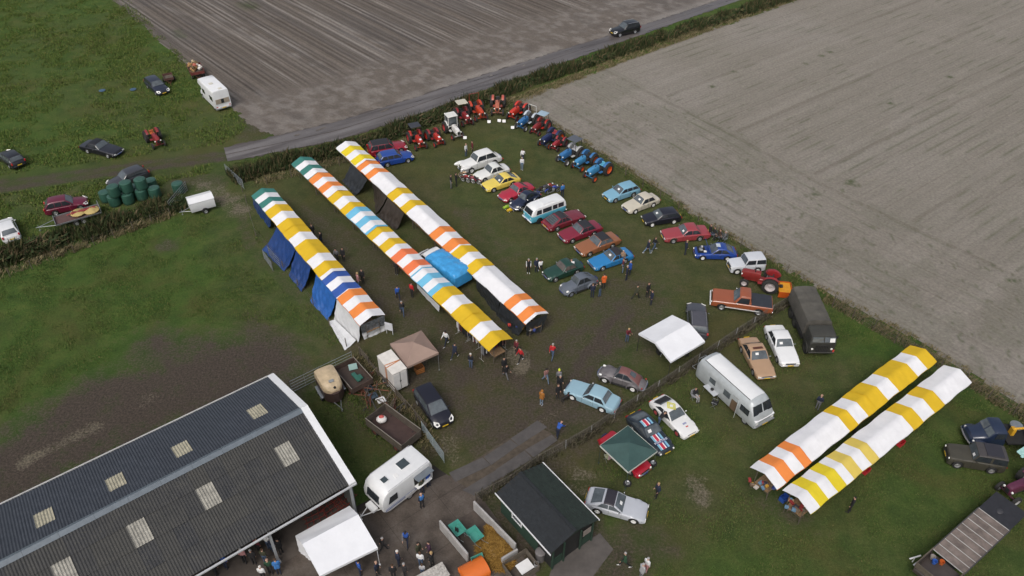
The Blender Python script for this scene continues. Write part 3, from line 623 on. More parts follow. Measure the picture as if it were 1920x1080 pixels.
# ---------------------------------------------------------------- green shed
sc4 = [G(*p, 2.25) for p in ((930.9, 924.6), (1016, 868.7), (1121, 975.3), (1033, 1038.5))]; so_ = sc4[0]
sx = (sc4[3]-sc4[0]); SA = math.atan2(sx.y, sx.x); SLn, SWd = 5.8, 4.05
shed = thing('garden_shed', 'dark green wooden shed with black felt shingle roof and white eaves boards', 'shed', (so_.x, so_.y, 0), SA)
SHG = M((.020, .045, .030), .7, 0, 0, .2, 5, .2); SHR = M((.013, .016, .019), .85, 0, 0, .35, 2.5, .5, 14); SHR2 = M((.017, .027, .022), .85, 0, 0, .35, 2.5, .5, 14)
ez, rz_ = 2.25, 2.85; hw = SWd/2; sl_ = math.hypot(hw, rz_-ez); sa_ = math.atan2(rz_-ez, hw)
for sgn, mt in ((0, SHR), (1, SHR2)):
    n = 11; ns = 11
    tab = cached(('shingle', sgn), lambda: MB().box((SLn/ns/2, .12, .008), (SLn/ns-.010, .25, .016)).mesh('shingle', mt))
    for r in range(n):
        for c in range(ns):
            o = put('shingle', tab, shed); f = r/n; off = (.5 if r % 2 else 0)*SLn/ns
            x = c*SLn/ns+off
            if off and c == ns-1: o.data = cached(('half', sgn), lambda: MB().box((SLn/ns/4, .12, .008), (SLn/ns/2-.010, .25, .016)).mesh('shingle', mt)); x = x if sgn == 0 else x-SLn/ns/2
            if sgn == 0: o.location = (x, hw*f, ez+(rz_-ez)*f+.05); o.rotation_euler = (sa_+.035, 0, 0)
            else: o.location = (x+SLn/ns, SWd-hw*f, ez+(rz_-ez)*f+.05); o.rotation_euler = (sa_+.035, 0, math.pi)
mb = MB()
mb.slab([(0, -.05, ez), (SLn, -.05, ez), (SLn, hw, rz_+.01), (0, hw, rz_+.01)], (0, 0, .03)); mb.slab([(0, SWd+.05, ez), (0, hw, rz_+.01), (SLn, hw, rz_+.01), (SLn, SWd+.05, ez)], (0, 0, .03)); mb.build('roof_deck', DARK, shed)
mb = MB(); mb.box((SLn/2, hw, rz_+.085), (SLn+.02, .22, .03)); mb.build('ridge_strip', SHR, shed)
for y in (-.09, SWd+.09):
    mb = MB(); mb.box((SLn/2, y, ez-.0), (SLn+.1, .05, .12)); mb.build('eaves_board', WT, shed)
def boards(x0, y0, x1, y1, z0, z1, nm, par, mat, bw=.22):
    d = Vector((x1-x0, y1-y0, 0)); L = d.length; a = math.atan2(d.y, d.x); nb = int((z1-z0)/bw)
    me = MB().box((L/2, 0, bw/2), (L, .04, bw-.015)).mesh('board', mat)
    for k in range(nb): put('board', me, par, (x0, y0, z0+k*bw), a)
wallk = MB(); wallk.box((SLn/2, SWd/2, 1.1), (SLn-.5, SWd-.55, 2.2)); wallk.build('shed_core', DARK, shed)
boards(.2, .25, SLn-1.6, .25, .05, 2.25, 'board', shed, SHG); boards(SLn-.22, .25, SLn-.22, 1.2, .05, 1.1, 'board', shed, SHG); boards(SLn-.22, SWd-1.3, SLn-.22, SWd-.25, .05, 1.0, 'board', shed, SHG)
boards(.2, SWd-.25, SLn-.2, SWd-.25, .05, 2.25, 'board', shed, SHG)
mb = MB(); mb.slab([(SLn-.2, .25, ez), (SLn-.2, hw, rz_-.02), (SLn-.2, SWd-.25, ez)], (-.04, 0, 0)); mb.build('gable', SHG, shed)
for y in (.3, 1.25, SWd-1.35, SWd-.3):
    mb = MB(); mb.box((SLn-.12, y, 1.1), (.1, .1, 2.2)); mb.build('post', SHG, shed)
fr = MB(); 
for a, b in (((1.5, .21, 1.05), (2.5, .21, 1.05)), ((1.5, .21, 1.75), (2.5, .21, 1.75)), ((1.5, .21, 1.0), (1.5, .21, 1.8)), ((2.5, .21, 1.0), (2.5, .21, 1.8))): 
    c = (Vector(a)+Vector(b))/2; d = Vector(b)-Vector(a); fr.box(c, (abs(d.x)+.07, .06, abs(d.z)+.07))
wn = fr.build('window_frame', WT, shed); MB().box((2.0, .22, 1.4), (.94, .02, .64)).build('pane', GLASSL, wn)
MB().box((SLn-.17, SWd-.75, 1.45), (.03, .7, .6)).build('notice_board', M((.22, .19, .17), .7, 0, 0, .2), shed)
mb = MB(); q = [G(1040, 1050), G(1125, 1000), G(1150, 1030), G(1090, 1110), G(1020, 1110)]; mb.prism([(p.x, p.y) for p in q], -.03, .02); tag(mb.build('shed_path', M((.085, .075, .068), .7, 0, 0, .25, 1.2, .3), None), kind='structure')

# ---------------------------------------------------------------- tents
def quadframe(ps, z): return [G(*p, z) for p in ps]
def fabric(col, var=.05): return M(col, .75, 0, 0, var*1.5, .9, .35, 3.5)
def hip_tent(name, label, ps, ez, az, cols, legmat, val=.22, legs=True, valmat=None, lay=None):
    q = quadframe(ps, ez); c = sum(q, Vector())/4; t = thing(name, label, 'tent', (c.x, c.y, 0)); L = [p-Vector((c.x, c.y, 0)) for p in q]; ap = Vector((0, 0, az))
    for i in range(4):
        a, b = L[i], L[(i+1) % 4]; mb = MB(); n = 8
        rows = []
        for k in range(n+1):
            f = k/n; r = []
            for m in range(n+1):
                g = m/n; p = a.lerp(b, g).lerp(ap, f); sag = .09*math.sin(math.pi*g)*(1-f)*math.sin(math.pi*min(1, f+.25)); r.append((p.x, p.y, p.z-sag))
            rows.append(r)
        mb.grid(rows)
        o = mb.build('roof_panel', cols[i % len(cols)], t); 
        vb = MB(); dn = Vector((0, 0, -val)); vb.slab([a, b, b+dn, a+dn], (b-a).cross(Vector((0, 0, 1))).normalized()*.012); vb.build('valance', valmat or cols[i % len(cols)], t)
    for p in L:
        if legs:
            mb = MB(); pz = Vector((p.x*.97, p.y*.97, 0)); mb.tube(pz, pz+Vector((0, 0, ez)), .022, 6); mb.box(pz+Vector((0, 0, .01)), (.12, .12, .02)); mb.build('leg', legmat, t)
    fr = MB()
    for i in range(4): fr.tube(L[i]*.97+Vector((0, 0, -.02-L[i].z*-.0)), L[(i+1) % 4]*.97+Vector((0, 0, -.02)), .015, 5); fr.tube(L[i]*.97, ap*.98, .015, 5)
    fr.build('frame', legmat, t); return t
BEI = [fabric((.29, .205, .165)), fabric((.27, .19, .155))]
hip_tent('pop_up_gazebo', 'beige pop-up gazebo beside the strapped white box trailer', [(731, 644.4), (790, 619.4), (822.6, 661), (762.5, 688.6)], 2.05, 2.75, BEI, STEEL, .2)
hip_tent('pop_up_gazebo', 'dark green pop-up gazebo with white rim over the red car', [(1177.6, 797.7), (1125, 835), (1178, 885), (1232.7, 845.7)], 2.05, 2.7, [fabric((.033, .075, .07), .12)], M((.03, .05, .045), .5), .16, True, fabric((.55, .57, .52)))
def gable_tent(name, label, ps, ez, rz, mat, legmat, ridge_dir=0, val=.18, rfrac=.5):
    q = quadframe(ps, ez); c = sum(q, Vector())/4; t = thing(name, label, 'tent', (c.x, c.y, 0)); L = [p-Vector((c.x, c.y, 0)) for p in q]
    if ridge_dir: L = L[1:]+L[:1]
    r0 = L[0].lerp(L[1], rfrac); r1 = L[3].lerp(L[2], rfrac); r0.z = r1.z = rz
    def panel(a, b, c_, d, n=10):
        mb = MB(); rows = []
        for k in range(n+1):
            f = k/n; p0 = a.lerp(d, f); p1 = b.lerp(c_, f); rows.append([(lambda p, s: (p.x, p.y, p.z-s))(p0.lerp(p1, m/n), .05*math.sin(math.pi*f)*math.sin(math.pi*m/n)+.012*math.sin(9*f+5*m/n)) for m in range(n+1)])
        mb.grid(rows); mb.build('roof_panel', mat, t)
    panel(L[0], L[3], r1, r0); panel(L[1], L[2], r1, r0)
    for a, b in ((L[0], L[3]), (L[1], L[2])):
        vb = MB(); vb.slab([a, b, b+Vector((0, 0, -val)), a+Vector((0, 0, -val))], (b-a).cross(Vector((0, 0, 1))).normalized()*.012); vb.build('valance', mat, t)
    for a, m, b in ((L[0], r0, L[1]), (L[3], r1, L[2])):
        vb = MB(); dn = Vector((0, 0, -val)); nn = (b-a).cross(Vector((0, 0, 1))).normalized()*.012; vb.slab([a, m, m+dn, a+dn], nn); vb.slab([m, b, b+dn, m+dn], nn); vb.build('valance', mat, t)
    for p in L:
        pz = Vector((p.x*.97, p.y*.97, 0)); mb = MB(); mb.tube(pz, pz+Vector((0, 0, ez)), .025, 6); mb.box(pz+Vector((0, 0, .012)), (.12, .12, .024)); mb.build('leg', legmat, t)
    fr = MB(); fr.tube(r0+Vector((0, 0, -.05)), r1+Vector((0, 0, -.05)), .02, 6); fr.build('ridge_pole', legmat, t)
    return t, L
WFAB = fabric((.72, .73, .755), .03)
gable_tent('party_tent', 'plain white square tent beside the grey car near the pickup', [(1260.6, 590.6), (1197.5, 625), (1258, 678), (1322, 640)], 2.0, 2.55, WFAB, DARK, 1)
tt, TL = gable_tent('party_tent', 'white party tent with draped side walls in front of the barn', [(554, 1004.7), (655.4, 948.6), (708.4, 1027), (600, 1080)], 2.05, 2.75, WFAB, M((.6, .61, .63), .4), 1, .2, .36)
for a, b in ((TL[0], TL[1]), (TL[3], TL[0])) if False else ():
    pass

# ---------------------------------------------------------------- market stalls
CLO = {'g': (.035, .17, .145), 'w': (.71, .71, .725), 'y': (.62, .40, .010), 'Y': (.66, .52, .015), 'p': (.62, .47, .09), 'o': (.72, .22, .045), 'r': (.72, .17, .06), 'b': (.028, .085, .33), 'l': (.14, .43, .62)}
CLM = {k: fabric(v, .05) for k, v in CLO.items()}
def on_line(p, a, b, z):     # how far along a-b (3d, height z) the photo point lies
    q = G(*p, z); d = b-a; return max(0, min(1, (q-a).dot(d)/d.dot(d)))
STALLN = {'y': 'yellow and white', 'Y': 'bright yellow and white', 'g': 'green and white', 'o': 'orange and white', 'r': 'red orange and white', 'b': 'dark blue and white', 'l': 'light blue and white', 'w': 'plain white', 'p': 'pale yellow and white'}
def stall(row, a, b, nrm, wid, stripes, label, ez=2.05, rz=2.55, parts=True, goods=0):
    # a, b: ends of the left eave; nrm: unit vector across towards the right eave
    c = (a+b)/2+nrm*wid/2; ang = math.atan2((b-a).y, (b-a).x); t = thing('market_stall', label, 'market stall', (c.x, c.y, 0), ang, row)
    L = (b-a).length; sg = 1 if (Vector((-math.sin(ang), math.cos(ang), 0)).dot(nrm) > 0) else -1; hw = wid/2; ov = .09
    mb = MB(); n = 40; tot = sum(s[1] for s in stripes); mats = []; idx = {}; seq = []
    for s, f in stripes:
        if s not in idx: idx[s] = len(mats); mats.append(CLM[s])
    acc = 0; bounds = []
    for s, f in stripes: bounds.append((acc/tot, (acc+f)/tot, idx[s])); acc += f
    ph = rnd.uniform(0, 6); jz = rnd.uniform(.012, .035)*(1 if len(t.name) and int(t.name[-3:] if t.name[-3:].isdigit() else 0) % 2 else -1); ws = [-1, -.8, -.6, -.4, -.2, 0, .2, .4, .6, .8, 1]
    def pt(u, w_):
        x = -L/2-ov+(L+2*ov)*u; rib = abs(math.sin(math.pi*u*3)); zz = ez+(rz-ez)*(1-abs(w_))**.95+jz
        zz -= .028*rib*(1-abs(w_)*.3)*(.25+.75*math.sin(math.pi*min(1, abs(w_)*1.0+.12))); zz += .007*math.sin(17*u+ph+3*w_)+.005*math.sin(41*u+ph*3-5*w_)
        bow = .05*math.sin(math.pi*min(1, (1-abs(w_))*1.6))    # cloth pulled towards the ridge: stripe edges bend
        return (x+bow*math.sin(6.28*u+ph)*.5, sg*w_*(hw+.03*math.sin(math.pi*3*u)), zz)
    for u0, u1, mi in bounds:
        m = max(2, int(n*(u1-u0))); 
        mb.grid([[pt(u0+(u1-u0)*k/m, w_) for w_ in ws] for k in range(m+1)], mi)
    mb.build('canopy', mats, t, sharp=50)
    hem = MB()
    for w_ in (-1, 1):
        pts = [Vector(pt(k/16, w_)) for k in range(17)]
        for p, q in zip(pts, pts[1:]): pass
    for w_ in (-1, 1):
        pts = [Vector(pt(k/16, w_)) for k in range(17)]; hem = MB(); hem.grid([[p, p+Vector((0, .004*w_*sg, -.10))] for p in pts]); hem.build('hem', mats[0], t)
    for x in (-L/2+.08, L/2-.08):
        for y in (-.62, .62): mb = MB(); mb.tube((x, y, 0), (x, y, ez+.1), .025, 6); mb.build('post', OLDWOOD, t)
        mb = MB(); mb.tube((x, -hw+.04, ez-.09), (x, 0, rz-.15), .02, 5); mb.tube((x, hw-.04, ez-.09), (x, 0, rz-.15), .02, 5); mb.build('rafter', OLDWOOD, t)
    mb = MB(); mb.tube((-L/2, 0, rz-.17), (L/2, 0, rz-.17), .022, 5); mb.build('ridge_pole', OLDWOOD, t)
    pl = cached(('plank', round(L, 1)), lambda: MB().box((0, 0, 0), (L-.1, .28, .03)).mesh('plank', WOOD))
    for k in range(4): put('plank', pl, t, (0, -.45+.3*k, .82))
    for x in (-L/2+.3, L/2-.3):
        mb = MB(); mb.tube((x, -.5, 0), (x, -.45, .8), .025, 5); mb.tube((x, .5, 0), (x, .45, .8), .025, 5); mb.tube((x, -.5, .4), (x, .5, .4), .02, 5); mb.build('trestle', OLDWOOD, t)
    return t
ROWS = []
def row(gname, where, la, lb, ra, rb, groups, ez=2.05):
    # groups: list of (stripes string, boundary pixel at its far end)
    A, B = G(*la, ez), G(*lb, ez); A2_, B2_ = G(*ra, ez), G(*rb, ez); d = (B-A).normalized(); nr = ((A2_-A)+(B2_-B))/2; nr -= d*nr.dot(d); wid = nr.length; nr.normalize()
    t0 = 0; res = []
    for k, (st, bp, lab) in enumerate(groups):
        t1 = 1 if bp is None else on_line(bp, A, B, ez); a, b = A.lerp(B, t0), A.lerp(B, t1)
        S = []
        for ch in st:
            if ch == '-': S[-1] = (S[-1][0], S[-1][1]*.35)
            elif ch == '+': S[-1] = (S[-1][0], S[-1][1]*1.5)
            else: S.append((ch, 1.))
        res.append(stall(gname, a+Vector((0, 0, -ez)), b+Vector((0, 0, -ez)), nr, max(2.35, min(wid, 2.6)), S, lab, ez, ez+.5)); t0 = t1
    ROWS.append((A, B, nr, wid)); return res
z7 = lambda x, y: (460+x/3.373, 340+y/3.373)
z8 = lambda x, y: (740+x/3.857, 400+y/3.857)
z3 = lambda x, y: (440+x/6, 240+y/6)
z5 = lambda x, y: (1380+x/3.176, 640+y/3.176)
row('stalls of the left row', '', z7(40, 92), z7(722, 912), z7(180, 45), z7(880, 842), [
    ('gwgw', z7(135, 195), 'green and white stall at the far end of the left row with blue tarp'),
    ('ywy', z7(225, 330), 'yellow and white stall next to the green stall in the left row'),
    ('ywy', z7(335, 470), 'yellow and white stall, middle one of three in the left row'),
    ('ywyw-', z7(470, 628), 'yellow and white stall just before the dark blue one in the left row'),
    ('bwbw-', z7(577, 748), 'dark blue and white striped stall in the left row'),
    ('owow', None, 'orange and white stall with clear plastic walls at the near end of the left row')])
row('stalls of the middle row', '', z3(640, 405), z8(680, 990), z3(860, 322), z8(843, 902), [
    ('gwgwg-', z3(835, 590), 'green and white stall at the far end of the middle row'),
    ('owow', z3(1045, 785), 'orange and white stall second from the far end of the middle row'),
    ('ywy', z3(1250, 985), 'yellow and white stall between orange and light blue stalls in the middle row'),
    ('lwlwl-', z7(765, 338), 'light blue and white stall farther from the camera in the middle row'),
    ('ywyw', z7(915, 490), 'yellow and white stall in the centre of the middle row'),
    ('rwrw-', z8(110, 455), 'red orange and white stall in the middle row beside the tarped van'),
    ('l-wlwl', z8(275, 605), 'light blue and white stall nearer the camera in the middle row'),
    ('ywy', z8(470, 795), 'yellow and white stall second from the near end of the middle row'),
    ('ywy', None, 'yellow and white clothes stall at the near end of the middle row')])
row('stalls of the far row', '', z3(1145, 230), z8(945, 800), z3(1350, 155), z8(1112, 720), [
    ('wYwYw-', z3(1370, 440), 'white and yellow stall at the far end of the third row by the red estate'),
    ('owow-', z3(1530, 585), 'orange and white stall second from the far end of the third row'),
    ('w', z3(1720, 750), 'plain white stall farthest from the camera in the third row'),
    ('ywy', z8(95, 0), 'yellow and white stall between two plain white ones in the third row'),
    ('w', z8(250, 150), 'plain white stall in the middle of the third row'),
    ('owow-', z8(425, 290), 'orange and white stall in the middle of the third row beside the tarped van'),
    ('ywy', z8(575, 435), 'yellow and white stall near the tail of the blue tarped van'),
    ('w', z8(800, 655), 'plain white stall second from the near end of the third row'),
    ('owow-', None, 'orange and white stall with dark mesh walls at the near end of the third row')])
row('stalls of the upper right pair row', '', z5(1035, 25), z5(88, 745), z5(1195, 122), z5(243, 882), [
    ('ywy', z5(875, 150), 'yellow and white stall by the field fence at the far end of its row'),
    ('ywy', z5(680, 290), 'yellow and white stall second from the fence in the upper right row'),
    ('ywy', z5(510, 420), 'yellow and white stall between a yellow and a plain white stall, upper right row'),
    ('w', z5(295, 590), 'plain white stall next to the orange one in the upper right row'),
    ('owow', None, 'orange and white stall at the near end of the upper right row')])
row('stalls of the lower right pair row', '', z5(1235, 145), z5(280, 885), z5(1400, 248), z5(478, 985), [
    ('w', z5(1080, 265), 'plain white stall by the field fence in the lower right row'),
    ('ywy', z5(885, 415), 'yellow and white stall second from the fence in the lower right row'),
    ('w', z5(690, 570), 'plain white stall in the middle of the lower right row'),
    ('pwpw', z5(485, 725), 'pale yellow and white stall in the lower right row'),
    ('YwYw', None, 'bright yellow and white stall at the near end of the lower right row')])
# ---------------------------------------------------------------- tarpaulins hung along the stalls
def drape(name, label, cat, top0, top1, bot1, bot0, mat, n=14, amp=.09, ez=2.0, bz=.02, seed=0, belly=.15):
    n = 22; a, b = Vector(G(*top0, ez)), Vector(G(*top1, ez)); d, c = Vector(G(*bot0, bz)), Vector(G(*bot1, bz))
    g = random.Random(seed); ph = g.uniform(0, 6); nx, ny = n, n; rows = []
    nrm = (b-a).cross(d-a).normalized()
    for i in range(nx+1):
        f = i/nx; r = []
        for j in range(ny+1):
            s = j/ny; p = a.lerp(b, f).lerp(d.lerp(c, f), s); k = math.sin(math.pi*s)
            w_ = amp*(math.sin(11*f+ph)*.5+math.sin(23*f+5*s+ph*2)*.45+math.sin(9*s+3*f)*.4+math.sin(31*f-17*s+ph)*.3)*min(1, s*1.5)
            p = p+nrm*w_; p.z = max(.015, p.z-belly*k); r.append(tuple(p))
        rows.append(r)
    mb = MB(); mb.grid(rows); return tag(mb.build(name, mat, sharp=80), label, cat)
TBLUE = M((.012, .042, .16), .35, 0, .1, .25, 2.5, .5, 6); TB2 = M((.02, .10, .34), .35, 0, .1, .25, 2.5, .5, 6); TDARK = M((.030, .034, .040), .4, 0, .1, .3, 2, .5, 6); TBRN = M((.045, .036, .030), .45, 0, .1, .3, 2, .5, 6); TWH = M((.62, .63, .64), .4, 0, .1, .1, 2, .5, 5)
drape('blue_tarpaulin', 'blue tarp hanging from the green and white stall in the left row', 'tarpaulin', z7(42, 95), z7(160, 236), z7(155, 295), z7(55, 170), TBLUE, seed=1)
drape('blue_tarpaulin', 'large blue tarp spread out behind the first yellow stalls of the left row', 'tarpaulin', z7(200, 284), z7(318, 426), z7(245, 570), z7(105, 430), TBLUE, seed=2, belly=.3)
drape('blue_tarpaulin', 'blue tarp, middle one, slanting to the grass beside the left stall row', 'tarpaulin', z7(322, 430), z7(415, 543), z7(360, 700), z7(270, 590), TBLUE, seed=3)
drape('blue_tarpaulin', 'bright blue tarp next to the white wall of the left stall row', 'tarpaulin', z7(448, 582), z7(575, 735), z7(525, 880), z7(405, 755), TB2, seed=4)
drape('white_tarpaulin', 'white plastic wall trailing on the grass at the near end of the left row', 'tarpaulin', z7(578, 738), z7(722, 912), z7(715, 1020), z7(562, 870), TWH, seed=5, amp=.06)
drape('white_tarpaulin', 'loose white plastic sheet lying on the grass below the left row', 'tarpaulin', z7(565, 872), z7(700, 1005), z7(630, 1070), z7(525, 885), TWH, ez=.3, seed=6, amp=.05, belly=.05)
drape('dark_tarpaulin', 'grey tarp slung from the far end of the third stall row', 'tarpaulin', z3(1310, 400), z3(1490, 580), z3(1360, 760), z3(1200, 590), TDARK, seed=7, belly=.2)
drape('dark_tarpaulin', 'brown tarp under the plain white stall of the third row', 'tarpaulin', z3(1540, 600), z3(1715, 770), z3(1590, 970), z3(1560, 700), TBRN, seed=8)
drape('dark_tarpaulin', 'brown tarp with blue edge beneath the yellow stall of the third row', 'tarpaulin', z3(1725, 780), z3(1905, 960), z3(1810, 1150), z3(1600, 980), TBRN, seed=9)
drape('dark_tarpaulin', 'black mesh wall beside the plain white stall near the end of the third row', 'tarpaulin', z8(585, 460), z8(760, 640), z8(735, 730), z8(600, 560), TDARK, seed=10)
drape('dark_tarpaulin', 'black mesh wall with red goods behind at the near end of the third row', 'tarpaulin', z8(765, 640), z8(945, 800), z8(885, 890), z8(735, 735), TDARK, seed=11)
drape('dark_tarpaulin', 'dark end wall of the third stall row nearest the camera', 'tarpaulin', z8(950, 802), z8(1108, 725), z8(1070, 850), z8(955, 885), TDARK, seed=12, belly=0)
drape('clear_plastic_wall', 'clear plastic end wall of the left row above a white skirt', 'tarpaulin', z7(725, 912), z7(880, 845), z7(884, 905), z7(740, 965), M((.13, .14, .155), .15, 0, .4, .7, 4), seed=13, belly=0, amp=.04, bz=.75)
drape('white_tarpaulin', 'white skirt below the clear plastic end wall of the left row', 'tarpaulin', z7(737, 962), z7(885, 902), z7(892, 940), z7(752, 1002), TWH, seed=15, belly=0, amp=.05, ez=.75)
drape('white_tarpaulin', 'white wall sheet hanging on the aisle side of the middle row', 'tarpaulin', z8(160, 510), z8(325, 670), z8(320, 712), z8(165, 545), TWH, bz=1.0, seed=14, belly=0, amp=.03)
# ================================================================ VEHICLES
def lerp(a, b, t): return a+(b-a)*t
def interp(pts, x):           # pts sorted by descending x
    if x >= pts[0][0]: return pts[0][1]
    for (x0, y0), (x1, y1) in zip(pts, pts[1:]):
        if x >= x1: return lerp(y0, y1, (x0-x)/((x0-x1) or 1e-6))
    return pts[-1][1]
def smooth_interp(pts, x, h=.09): return (interp(pts, x-h)+2*interp(pts, x)+interp(pts, x+h))/4
def wheel_mesh(r, w, rim, dish=.6, spokes=0):
    def mk():
        t = MB(); t.lathe([(r*dish, -w/2), (r*.93, -w/2), (r, -w*.32), (r, w*.32), (r*.93, w/2), (r*dish, w/2)], 20); tm = t.mesh('tyre', TYRE)
        m = MB(); m.lathe([(r*dish+.003, -w*.46), (r*dish*.9, -w*.36), (r*.34, -w*.26), (r*.28, -w*.42), (.005, -w*.46)], 20, mis=[0, 0, 0, 0])
        m.lathe([(r*dish+.003, w*.46), (r*dish*.9, w*.36), (r*.34, w*.26), (r*.28, w*.42), (.005, w*.46)], 20)
        return tm, m.mesh('rim', rim)
    return cached(('wheel', round(r, 3), round(w, 3), rim.name, dish), mk)
def add_wheel(t, x, y, r, w, rim, dish=.6, name='wheel', steer=0):
    tm, rm = wheel_mesh(r, w, rim, dish); o = put(name, tm, t, (x, y, r), steer); put('rim', rm, o); return o
def ring_body(t, name, sec, mats, cap0=True, cap1=True, sharp=35, parent=None):
    """sec: list of half-sections (x, [(y,z)...]) mirrored in y"""
    mb = MB(); rows = []
    for x, pts in sec:
        rows.append([(x, y, z) for y, z in pts]+[(x, -y, z) for y, z in pts[::-1]])
    mb.grid(rows)
    if cap0: n = len(rows[0]); mb.add(rows[0], [tuple(range(n))])
    if cap1: n = len(rows[-1]); mb.add(rows[-1], [tuple(range(n))[::-1]])
    return mb.build(name, mats, parent or t, sharp=sharp)
SIL = M((.50, .51, .52), .3, .7, 0, .1); ALLOY = M((.42, .43, .45), .3, .6, 0, .1); RWHITE = M((.68, .68, .66), .4, 0, .2, .05); RBLACK = M((.03, .03, .03), .4, 0, .2, .1)
def car(label, f, r, col, L, W, H, wb=None, style='sedan', roof=None, rim=SIL, bump=CHROME, plate=PLATEB, cat='car', name='car', group=None, wr=.31, xw=None, deck=None, round_=0.0, fend=None, windows=2, glass=GLASS, card=None, hood_open=False, zs=.22, lights='round', tail=.8, tumb=.74, extras=None, grille=True, rails=False, arch=None, zref=.5, mirror=True, hw=None, loc=None, rz=None, side=None, pillar=None):
    wb = wb or L*.585
    if lights == 'modern': round_ = max(round_, .55)
    c = (G(*f, zref)+G(*r, zref))/2 if loc is None else Vector(loc); a = heading(f, r, zref) if rz is None else rz
    t = thing(name, label, cat, (c.x, c.y, 0), a, group); pm = paint(col) if not hasattr(col, 'node_tree') else col; rm = pm if roof is None else (roof if hasattr(roof, 'node_tree') else M(roof, .55, 0, .1, .15, 3))
    h = L/2; fo = (L-wb)*.44; xf = h-fo; xr = xf-wb; hwid = W/2
    # deck line (hood, belt, boot) and cabin: windscreen base/top, roof end, rear base
    D = {'sedan': ([(h, .55), (h-.10, .70), (xf, .80), (.55, .88), (-.9, .90), (xr-.15, .88), (-h+.12, .80), (-h, .55)], (.62, .08, -.98, -1.42)),
         'coupe': ([(h, .50), (h-.12, .64), (xf, .74), (.45, .84), (-.9, .88), (xr-.2, .86), (-h+.1, .74), (-h, .5)], (.50, -.10, -.85, -1.55)),
         'hatch': ([(h, .52), (h-.10, .68), (xf, .80), (.75, .90), (-.9, .93), (-h+.25, .92), (-h+.06, .80), (-h, .5)], (.80, .15, -h+.62, -h+.14)),
         'estate': ([(h, .52), (h-.10, .68), (xf, .80), (.75, .88), (-.9, .92), (-h+.25, .92), (-h+.05, .80), (-h, .5)], (.75, .15, -h+.42, -h+.10)),
         'suv': ([(h, .62), (h-.10, .86), (xf, .98), (.75, 1.04), (-.9, 1.08), (-h+.25, 1.08), (-h+.05, .95), (-h, .62)], (.72, .05, -h+.42, -h+.10)),
         'mpv': ([(h, .50), (h-.12, .72), (xf+.1, .88), (1.0, .98), (-.9, .98), (-h+.25, .98), (-h+.05, .85), (-h, .5)], (1.18, .35, -h+.40, -h+.10)),
         'fast': ([(h, .50), (h-.15, .62), (xf, .72), (.45, .82), (-.9, .86), (-h+.45, .84), (-h+.06, .76), (-h, .5)], (.55, -.10, -.85, -h+.28)),
         'jeep': ([(h, .72), (h-.05, .96), (xf, 1.02), (.45, 1.06), (-.9, 1.06), (-h+.15, 1.06), (-h+.03, 1.0), (-h, .6)], (.42, .18, -h+.16, -h+.05)),
         'beetle': ([(h-.05, .45), (h-.25, .70), (xf, .86), (.62, .94), (0, .95), (-.9, .94), (xr-.1, .82), (-h+.3, .66), (-h+.05, .45)], (.66, .28, -.45, -1.52)),
         '2cv': ([(h-.08, .50), (h-.22, .76), (xf, .86), (.58, .96), (-.2, .98), (-.9, .97), (xr-.1, .92), (-h+.2, .78), (-h+.03, .5)], (.60, .28, -.50, -h+.30)),
         'limo': ([(h, .55), (h-.12, .92), (xf, 1.02), (.85, 1.08), (-.9, 1.08), (xr-.2, 1.0), (-h+.2, .82), (-h, .5)], (.92, .55, -1.30, -2.0))}[style]
    dk = deck or D[0]; X = xw or D[1]; cw = {'beetle': .76, '2cv': .80, 'limo': .84}.get(style, 1.0)
    xs = sorted(set([h, h-.03, h-.08, h-.16, h-.3, -h, -h+.03, -h+.08, -h+.16, -h+.3]+[lerp(-h+.3, h-.3, k/10) for k in range(11)]+[xx+ar*(wr+.07) for xx in (xf, xr) for ar in (-1, -.92, -.75, -.5, -.2, 0, .2, .5, .75, .92, 1)]), reverse=True)
    sec = []; ar_ = arch or wr+.06
    for x in xs:
        e = min(1, abs(x)/h); w_ = hwid*cw*(1-.05*e**3-(.10+.12*round_)*max(0, e-.86)/.14*max(0, e-.86)/.14)
        zt = smooth_interp(dk, x, .05) if abs(x) < h-.05 else interp(dk, x)
        zb = zs+.06*max(0, e-.85)/.15
        za = zb
        for xx in (xf, xr):
            d = abs(x-xx)
            if d < ar_ and cw > .9: za = max(za, wr+math.sqrt(max(0, ar_**2-d**2)))
        za = min(za, zt-.06); mid = min(max(lerp(zb, zt, .5), za+.02), zt-.04); sh = max(zt-.10-.05*round_, mid+.01); bul = 1+.0*round_
        sec.append((x, [(0.001, zb+.02), (w_*.70, zb+.0), (w_*.955, za), (w_*1.0, mid), (w_*.985, sh), (w_*(.90-.10*round_), zt-.015), (w_*.5, zt+.012+.03*round_), (0, zt+.02+.05*round_)]))
    body = ring_body(t, 'body', sec, pm)
    MB().box((0, 0, .36), (L*.86, W*.70*cw, .34)).build('underbody', DARK, t)
    # cabin
    xb0, xt0, xt1, xb1 = X; zr = H; zc = lambda x: interp(dk, x)-.02
    def top(x):
        if x >= xt0: f_ = (xb0-x)/(xb0-xt0); return lerp(zc(xb0), zr-.05, f_**(.9 if not round_ else .8))
        if x <= xt1: f_ = (x-xb1)/(xt1-xb1); return lerp(zc(xb1), zr-.06, f_**(.85 if not round_ else .6))
        m = (xt0+xt1)/2; q = (x-m)/((xt0-xt1)/2); return zr-.05*q*q
    wg, wt = hwid*cw*.93, hwid*cw*tumb
    def halfw(x, z): 
        tt_ = (z-zc(x))/(zr-zc(x)); return lerp(wg, wt, max(0, min(1, tt_))**1.15)
